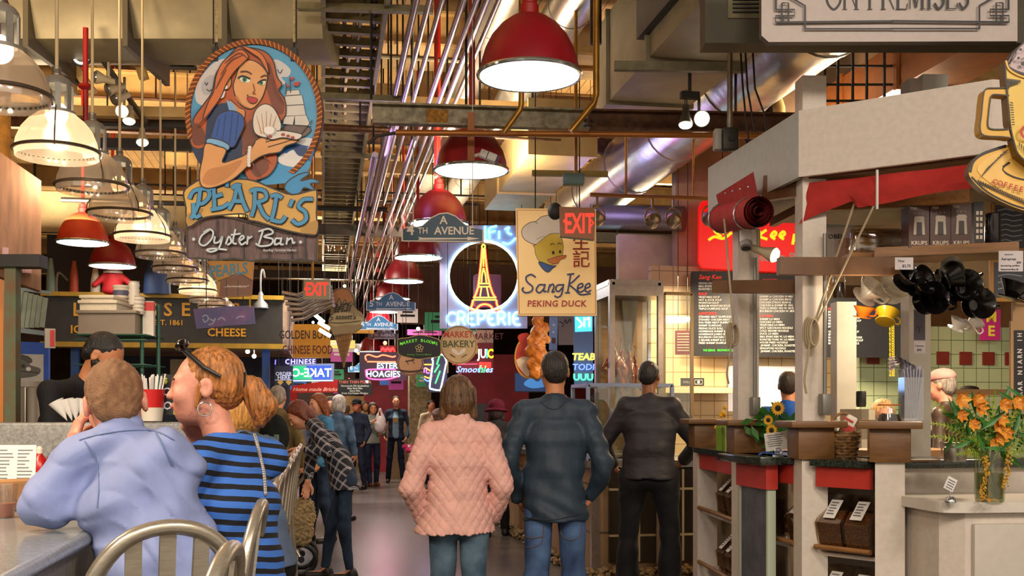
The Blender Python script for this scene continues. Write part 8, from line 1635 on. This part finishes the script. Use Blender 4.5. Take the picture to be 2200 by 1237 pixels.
sm = mat('shirt_seam', '64789f', .7); seam(r, 'shirt', [(170, 945), (205, 935), (265, 925), (330, 925), (375, 945)], .002, sm, 'yoke_seam'); seam(r, 'shirt', [(182, 948), (205, 985), (212, 1040), (208, 1090)], .002, sm, 'sleeve_seam'); seam(r, 'shirt', [(335, 930), (352, 960), (372, 1000)], .0025, sm, 'pleat')
legs_sd(J, 1.05, 1.1, .06, waist=J['wai'] - Vector((0, 0, .06))).disp(folds(.004, 13, 17)).build('trousers', denim('mid', '2a3f66', '56719c'), t, .011)
for q in 'RL': J['to' + q] = J['an' + q] + Vector((-.06, .14, -.05)); shoe(J, q, mat('shoe_1a1816', '1a1816', .5), t)
# woman in the striped top, seated
def stripe_fn(nt, co):
    x = n_xyz(nt, co); w = n_math(nt, 'MULTIPLY', n_noise(nt, co, 5), .02); f = n_math(nt, 'FRACT', n_math(nt, 'MULTIPLY', n_math(nt, 'ADD', n_math(nt, 'ADD', x[2], w), n_math(nt, 'MULTIPLY', x[0], .12)), 1 / .034))
    return n_mix(nt, n_math(nt, 'LESS_THAN', f, .45), '3c72cc', '101018')
sit = dict(pel=(0, -.02, .90), wai=(0, .03, 1.04), che=(0, .06, 1.21), nec=(0, .10, 1.40), head=(0, .16, 1.535), shR=(.165, .06, 1.335), shL=(-.165, .06, 1.335), hipR=(.09, 0, .86), hipL=(-.09, 0, .86), knR=(.10, .42, .86), knL=(-.10, .42, .86), anR=(.1, .42, .38), anL=(-.1, .42, .38))
s_ = 1.0
R5 = person('woman in a blue and black striped top with sunglasses on her head, facing left', 536, 3.16, 1.75, 52, dict(sit, head=(-.02, .15, 1.555), elL=(-.24, .12, 1.12), wrL=(-.16, .34, 1.19), elR=(.16, .36, 1.19), wrR=(.05, .26, 1.40)), (38, 2, 0), 'pink', ('pony', 'a86a34'), dict(m=node_mat('knit_striped', .8, stripe_fn), name='striped_top', sleeve=.46, w=.9, r=.95, neck=-.035, hem=Vector((0, -.02, .84))), dict(m=denim('navy', '1a2436', '34465e'), w=.98), h=.006, fem=1, f=.98, hh=.005, hands={'R': (Vector((-.2, -.3, 1)), Vector((-.3, -1, 0)), .7, -1), 'L': (Vector((.2, 1, 0)), Vector((0, 0, -1)), .4, 1)}, fold=.003)
t, M = R5['t'], R5['M']; hm = hair_mat('a86a34')
sd = SD(); sd.chain([(0, -.10, .02), (0, -.135, .0), (.0, -.165, -.05), (0, -.16, -.10)], [.026, .034, .042, .018], .02, M); sd.cap((.07, .01, 0), (.072, .02, -.05), .012, .008, .02, M=M).cap((-.07, .01, 0), (-.072, .02, -.06), .012, .006, .02, M=M); sd.disp(lambda X, Y, Z: (.003 * np.sin(X * 230 + Z * 60) * np.sin(Y * 210)).astype(np.float32)); sd.build('ponytail', hm, t, .005)
loop = lambda c, r, ax, n=17: [M @ (Vector(c) + Vector((0, r * math.cos(a), r * math.sin(a)) if ax == 'x' else (r * math.cos(a), 0, r * math.sin(a)))) for a in np.linspace(0, 2 * PI, n)[:-1]]
MB().tube(loop((0, -.108, .018), .03, 'y'), .007, 8, closed=True).build('hair_band', black, t)
for sx in (-1, 1): MB().tube(loop((sx * .083, -.006, -.066), .02, 'x'), .0025, 8, closed=True).build('hoop_earring', mat('silver', 'd8d4cc', .15, .95), t)
b = MB()
for sx in (-1, 1): b.tube([M @ Vector(p) for p in ((sx * .035, .07, .115), (sx * .078, .055, .10), (sx * .088, .0, .055), (sx * .088, -.05, .03))], [.006, .008, .007, .005], 8); b.sph(tuple(M @ Vector((sx * .036, .075, .122))), (.03, .012, .02), 0, 12, 8, M.to_3x3() @ Matrix.Rotation(.7, 3, 'X'))
b.build('sunglasses', mat('plastic_black', '100e0e', .18), t); MB().sph(tuple(M @ Vector((0, .094, -.063))), (.02, .009, .008), 0, 12, 8, M.to_3x3()).build('lips', mat('lip_rose', 'a85a54', .4), t)
sp = [hit(R5['top'], *p, .007) for p in spl([(528, 912), (541, 925), (551, 950), (560, 985), (567, 1020), (570, 1060)], 8, False)]; sp = [x for x in sp if x is not None]
b = MB(); [b.sph(tuple(p), (.006, .006, .009), 0, 8, 6) for p in sp]; b.build('chain_strap', mat('chain_silver', 'a8a4a0', .3, .6), t)
# blond person beyond her
R6 = person('blond person in a grey blue sweater sitting beyond the striped woman', 560, 4.45, 1.72, 62, dict(sit, elL=(-.25, .1, 1.12), wrL=(-.2, .33, 1.18), elR=(.22, .15, 1.12), wrR=(.16, .33, 1.18), head=(0, .12, 1.53)), (0, -4, 0), 'fair', ('bob', 'b8803c'), dict(m=cloth('sweater_greyblue', '5f7390', .14), name='sweater', hem=Vector((0, -.02, .84))), dict(m=black_c), h=.011, fem=1)
# the crowd
hood = cloth('hoodie_navy', '2a3648', .15); tee = cloth('tee_blue', '7ca0b8', .1)
R7 = person('man facing the viewer in an open navy hoodie and pale blue T-shirt, far back', 851, 22.5, 1.82, 172, dict(elR=(.27, -.02, 1.14), wrR=(.23, .12, .95), elL=(-.27, -.02, 1.14), wrL=(-.22, .14, .93), anR=(.16, 0, .09), knR=(.13, .02, .5), anL=(-.14, .06, .09)), (5, 0, 0), 'fair', ('short', '2c1c12'), dict(m=hood, name='hoodie', neck=.0), dict(m=denim('ink', '141a2a', '26304a')), h=.015)
J = R7['J']; SD().loft([(J['pel'] + Vector((0, .05, -.02)), .085, .09), (J['che'] + Vector((0, .045, 0)), .08, .1), (J['nec'] + Vector((0, .03, -.06)), .05, .07)], (1, 0, 0), .03).build('t_shirt', tee, R7['t'], .014); MB().box((0, J['che'].y + .152, J['che'].z - .03), (.1, .012, .1)).build('shirt_print', mat('print_yellow', 'a88a4a', .7), R7['t'], False)
R8 = person('woman in a grey green cardigan holding up a white plastic bag', 800, 21.5, 1.66, 196, dict(elR=(.22, .12, 1.2), wrR=(.12, .30, 1.34), elL=(-.22, .05, 1.12), wrL=(-.12, .25, 1.1), anR=(.1, .14, .09), anL=(-.12, -.12, .09)), (-8, 0, 0), 'tan', ('long', '2a1a14'), dict(m=cloth('cardigan', '8a9284', .14), name='cardigan'), dict(m=denim('navy', '1a2436', '34465e')), '6a3a1c', h=.016, fem=1)
t = thing('shopping_bag', 'white plastic shopping bag held by the woman in the grey green cardigan', 'bag', P(817, 912, 21.2)); SD().ell((0, 0, 0), (.13, .09, .16), None, .03).cap((-.06, 0, .12), (-.02, 0, .3), .035, .02).cap((.06, 0, .12), (.0, 0, .3), .03, .02).disp(folds(.012, 30, 22)).build('bag_body', mat('bag_white', 'cfc8c0', .4), t, .016)
CR = [('person in a dark cap and navy coat, left of the white bag', 768, 20.5, 1.72, 150, navy_c, navy_c, 'short', '1a1412', 'tan', 0), ('white haired person in a blue denim jacket seen from behind', 727, 14.5, 1.70, -30, denim('jacket', '4a6a90', '7c9ab8'), denim('navy', '1a2436', '34465e'), 'bob', 'c8c0b8', 'fair', 1), ('auburn haired woman behind the bending woman in plaid', 688, 12.2, 1.68, 120, cloth('blue_top', '4a86b0', .15), denim('navy', '1a2436', '34465e'), 'long', '8a4a20', 'fair', 1), ('grey haired man carrying a black and green backpack', 596, 10.8, 1.74, -8, cloth('olive_coat', '7a6a44', .2), cloth('khaki', '8a7450', .2), 'short', 'a09688', 'fair', 0), ('person in a maroon hat and dark jacket beyond the pink jacket', 1066, 12.8, 1.60, -15, cloth('dark_jacket', '2a2a2e', .2), black_c, 'bob', '2a1a1a', 'fair', 1), ('grey haired man facing the viewer in a crimson jacket behind the pink jacket', 957, 16.5, 1.66, 175, cloth('crimson', '7a1c2c', .2), black_c, 'short', '9a948c', 'fair', 0), ('brown haired woman in a pale top seated behind the pink jacket', 944, 15.2, 1.50, 60, cloth('pale_top', 'a89c90', .15), black_c, 'long', '5a3420', 'fair', 1), ('man in a blue shirt behind the sunflowers, seen from behind', 1694, 8.3, 1.80, -30, cloth('royal_blue', '1f4f9c', .15), navy_c, 'crop', '2c2018', 'tan', 0), ('old man with a pink cap in a brown leather jacket behind the brochures', 2032, 8.2, 1.80, 40, mat('leather_brown', '3c2c22', .45, noise=(9, .3)), black_c, 'short', '8a8078', 'pink', 0), ('blond woman bending behind the glass jar inside the kiosk', 1895, 8.6, 1.56, 170, cloth('apron_white', 'b8b0a4', .1), black_c, 'bob', 'd0a060', 'pink', 1)]
for i, (px, d, H, rz) in enumerate([(640, 17, 1.66, 20), (784, 26, 1.74, 190), (870, 27, 1.70, 160), (905, 25.5, 1.66, 30), (925, 22, 1.72, 200), (830, 29, 1.76, 5), (712, 19, 1.74, 170), (745, 24, 1.64, 10), (670, 21, 1.7, 185)]):
    CR.append((['person in a grey top', 'person in a tan coat', 'person in a green jacket', 'person in a wine red top', 'person in a cream jumper', 'person in a black coat', 'person in a brown jacket', 'person in a slate jacket', 'person in an orange top'][i] + ' in the blurred crowd ' + ['near the order board', 'behind the white bag', 'right of the man in the hoodie', 'near the magenta stools', 'left of the grey haired man', 'at the very back', 'behind the denim jacket', 'between denim jacket and cap', 'left of the denim jacket'][i], px, d, H, rz, cloth('crowd%d' % i, ['6a6a70', '9a7a54', '3c5a44', '7a2434', 'c0b090', '1c1c20', '5a4030', '44505c', 'b86a2a'][i], .15), [black_c, navy_c, denim('mid', '2a3f66', '56719c')][i % 3], ['short', 'long', 'bob', 'crop'][i % 4], ['2a1a12', '5a3a20', '1a1412', '8a6a4a'][i % 4], ['fair', 'tan', 'brown'][i % 3], i % 2))
PP = {}
for i, (lb, px, d, H, rz, tm, lm, hs, hc, sk, fm) in enumerate(CR):
    a = random.uniform(-.05, .08); PP[px] = person(lb, px, d, H, rz, dict(wrR=(.22, .10 + a, .95), wrL=(-.22, .12 - a, .95), anR=(.11, .08, .09), anL=(-.11, -.08, .09)), (0, -6, 0), sk, (hs, hc), dict(m=tm, name='jacket'), dict(m=lm), h=.013 if d < 13 else .018, fem=fm, seed=i, fold=.006, w=.96 if fm else 1.02)
r = PP[1066]; sd = SD(); sd.ell((0, -.02, .06), (.105, .12, .085), None, .02, M=r['M']).ell((0, -.015, .0), (.15, .16, .022), None, .02, M=r['M']); sd.build('maroon_hat', cloth('maroon', '5c1428', .2), r['t'], .012)
for px, c in ((768, '14161c'), (2032, 'c08a84')): r = PP[px]; sd = SD(); sd.ell((0, -.01, .065), (.088, .106, .07), None, .01, M=r['M']).ell((0, .1, .055), (.07, .07, .012), None, .02, M=r['M']); sd.cut((0, 0, .045), (0, 0, -1), r['M']); sd.build('cap', cloth('cap_' + c, c, .1), r['t'], .012)
r = PP[596]; t = r['t']; s = SD(); s.ell((0, -.19, 1.24), (.15, .10, .22), None, .03).ell((0, -.27, 1.15), (.11, .05, .12), None, .03).disp(folds(.006, 20, 14)); o = thing('backpack', 'black backpack with grey green panels on the grey haired man', 'backpack', t.location, t.rotation_euler.z); s.build('pack_body', cloth('pack_black', '1a2020', .3), o, .012); MB().box((.05, -.325, 1.16), (.05, .02, .2), bev=.008).box((-.05, -.325, 1.16), (.05, .02, .2), bev=.008).build('panel', mat('pack_green', '6c8a80', .6), o)
# pushchair
t = thing('pushchair', 'black pushchair with a tan fur blanket beside the bending woman', 'pushchair', on(652, 1150, 9.7, 0)); wm = mat('tyre_black', '16161a', .5)
for x, y in ((-.02, 0), (-.02, .42), (-.3, .0), (-.3, .42)): MB().tube([(x, y + .13 * math.cos(a), .145 + .13 * math.sin(a)) for a in np.linspace(0, 2 * PI, 25)[:-1]] if 0 else [(x + .13 * math.cos(a), y, .145 + .13 * math.sin(a)) for a in np.linspace(0, 2 * PI, 25)[:-1]], .022, 8, closed=True).tube([(x, y - .02, .145), (x, y + .02, .145)], .03, 12).build('wheel', wm, t)
MB().tube([(-.02, .0, .15), (-.25, .05, .55), (.05, .05, .95)], .014, 8).tube([(-.02, .42, .15), (-.25, .37, .55), (.05, .37, .95), (.05, .05, .95)], .014, 8).tube([(-.3, 0, .15), (-.1, .02, .5)], .012, 8).tube([(-.3, .42, .15), (-.1, .4, .5)], .012, 8).build('frame', steel, t)
MB().box((-.14, .21, .42), (.34, .36, .06), bev=.02).box((.02, .21, .6), (.06, .36, .4), bev=.02).build('seat', wm, t); sd = SD(); sd.ell((-.06, .12, .52), (.17, .2, .12), None, .04).ell((-.02, -.0, .40), (.11, .07, .14), None, .05).ell((.0, .1, .62), (.09, .14, .08), None, .05).disp(lambda X, Y, Z: (.014 * np.sin(X * 70 + 2 * np.sin(Z * 50)) * np.sin(Z * 80 + Y * 60)).astype(np.float32)); sd.build('fur_blanket', mat('fur_tan', 'a8895c', .9, noise=(40, .45), col2='d0b888', bump=(120, .8)), t, .009)
# ------------------------------------------------------------------ wires that carry the hanging signs
for o in [o for o in COL.objects if o.parent is None and o.name.split('.')[0] in ('hanging_sign', 'neon_sign', 'exit_sign', 'wall_sign') and o.location.z > 1.9 and not any('wire' in c.name or 'pipe' in c.name or 'chain' in c.name for c in o.children)]:
    q = [v for c in o.children if c.type == 'MESH' for v in c.data.vertices]; xs = [v.co.x for v in q]; zt = max(v.co.z for v in q); a, b = min(xs), max(xs)
    for f in ((.8, .95) if 'saucer' in o['label'] else (.2, .8)): x = a + (b - a) * f; MB().tube([(x, .0, zt - .02), (x, .0, 6.38 - o.location.z)], .004, 6).build('hanging_wire', black, o)
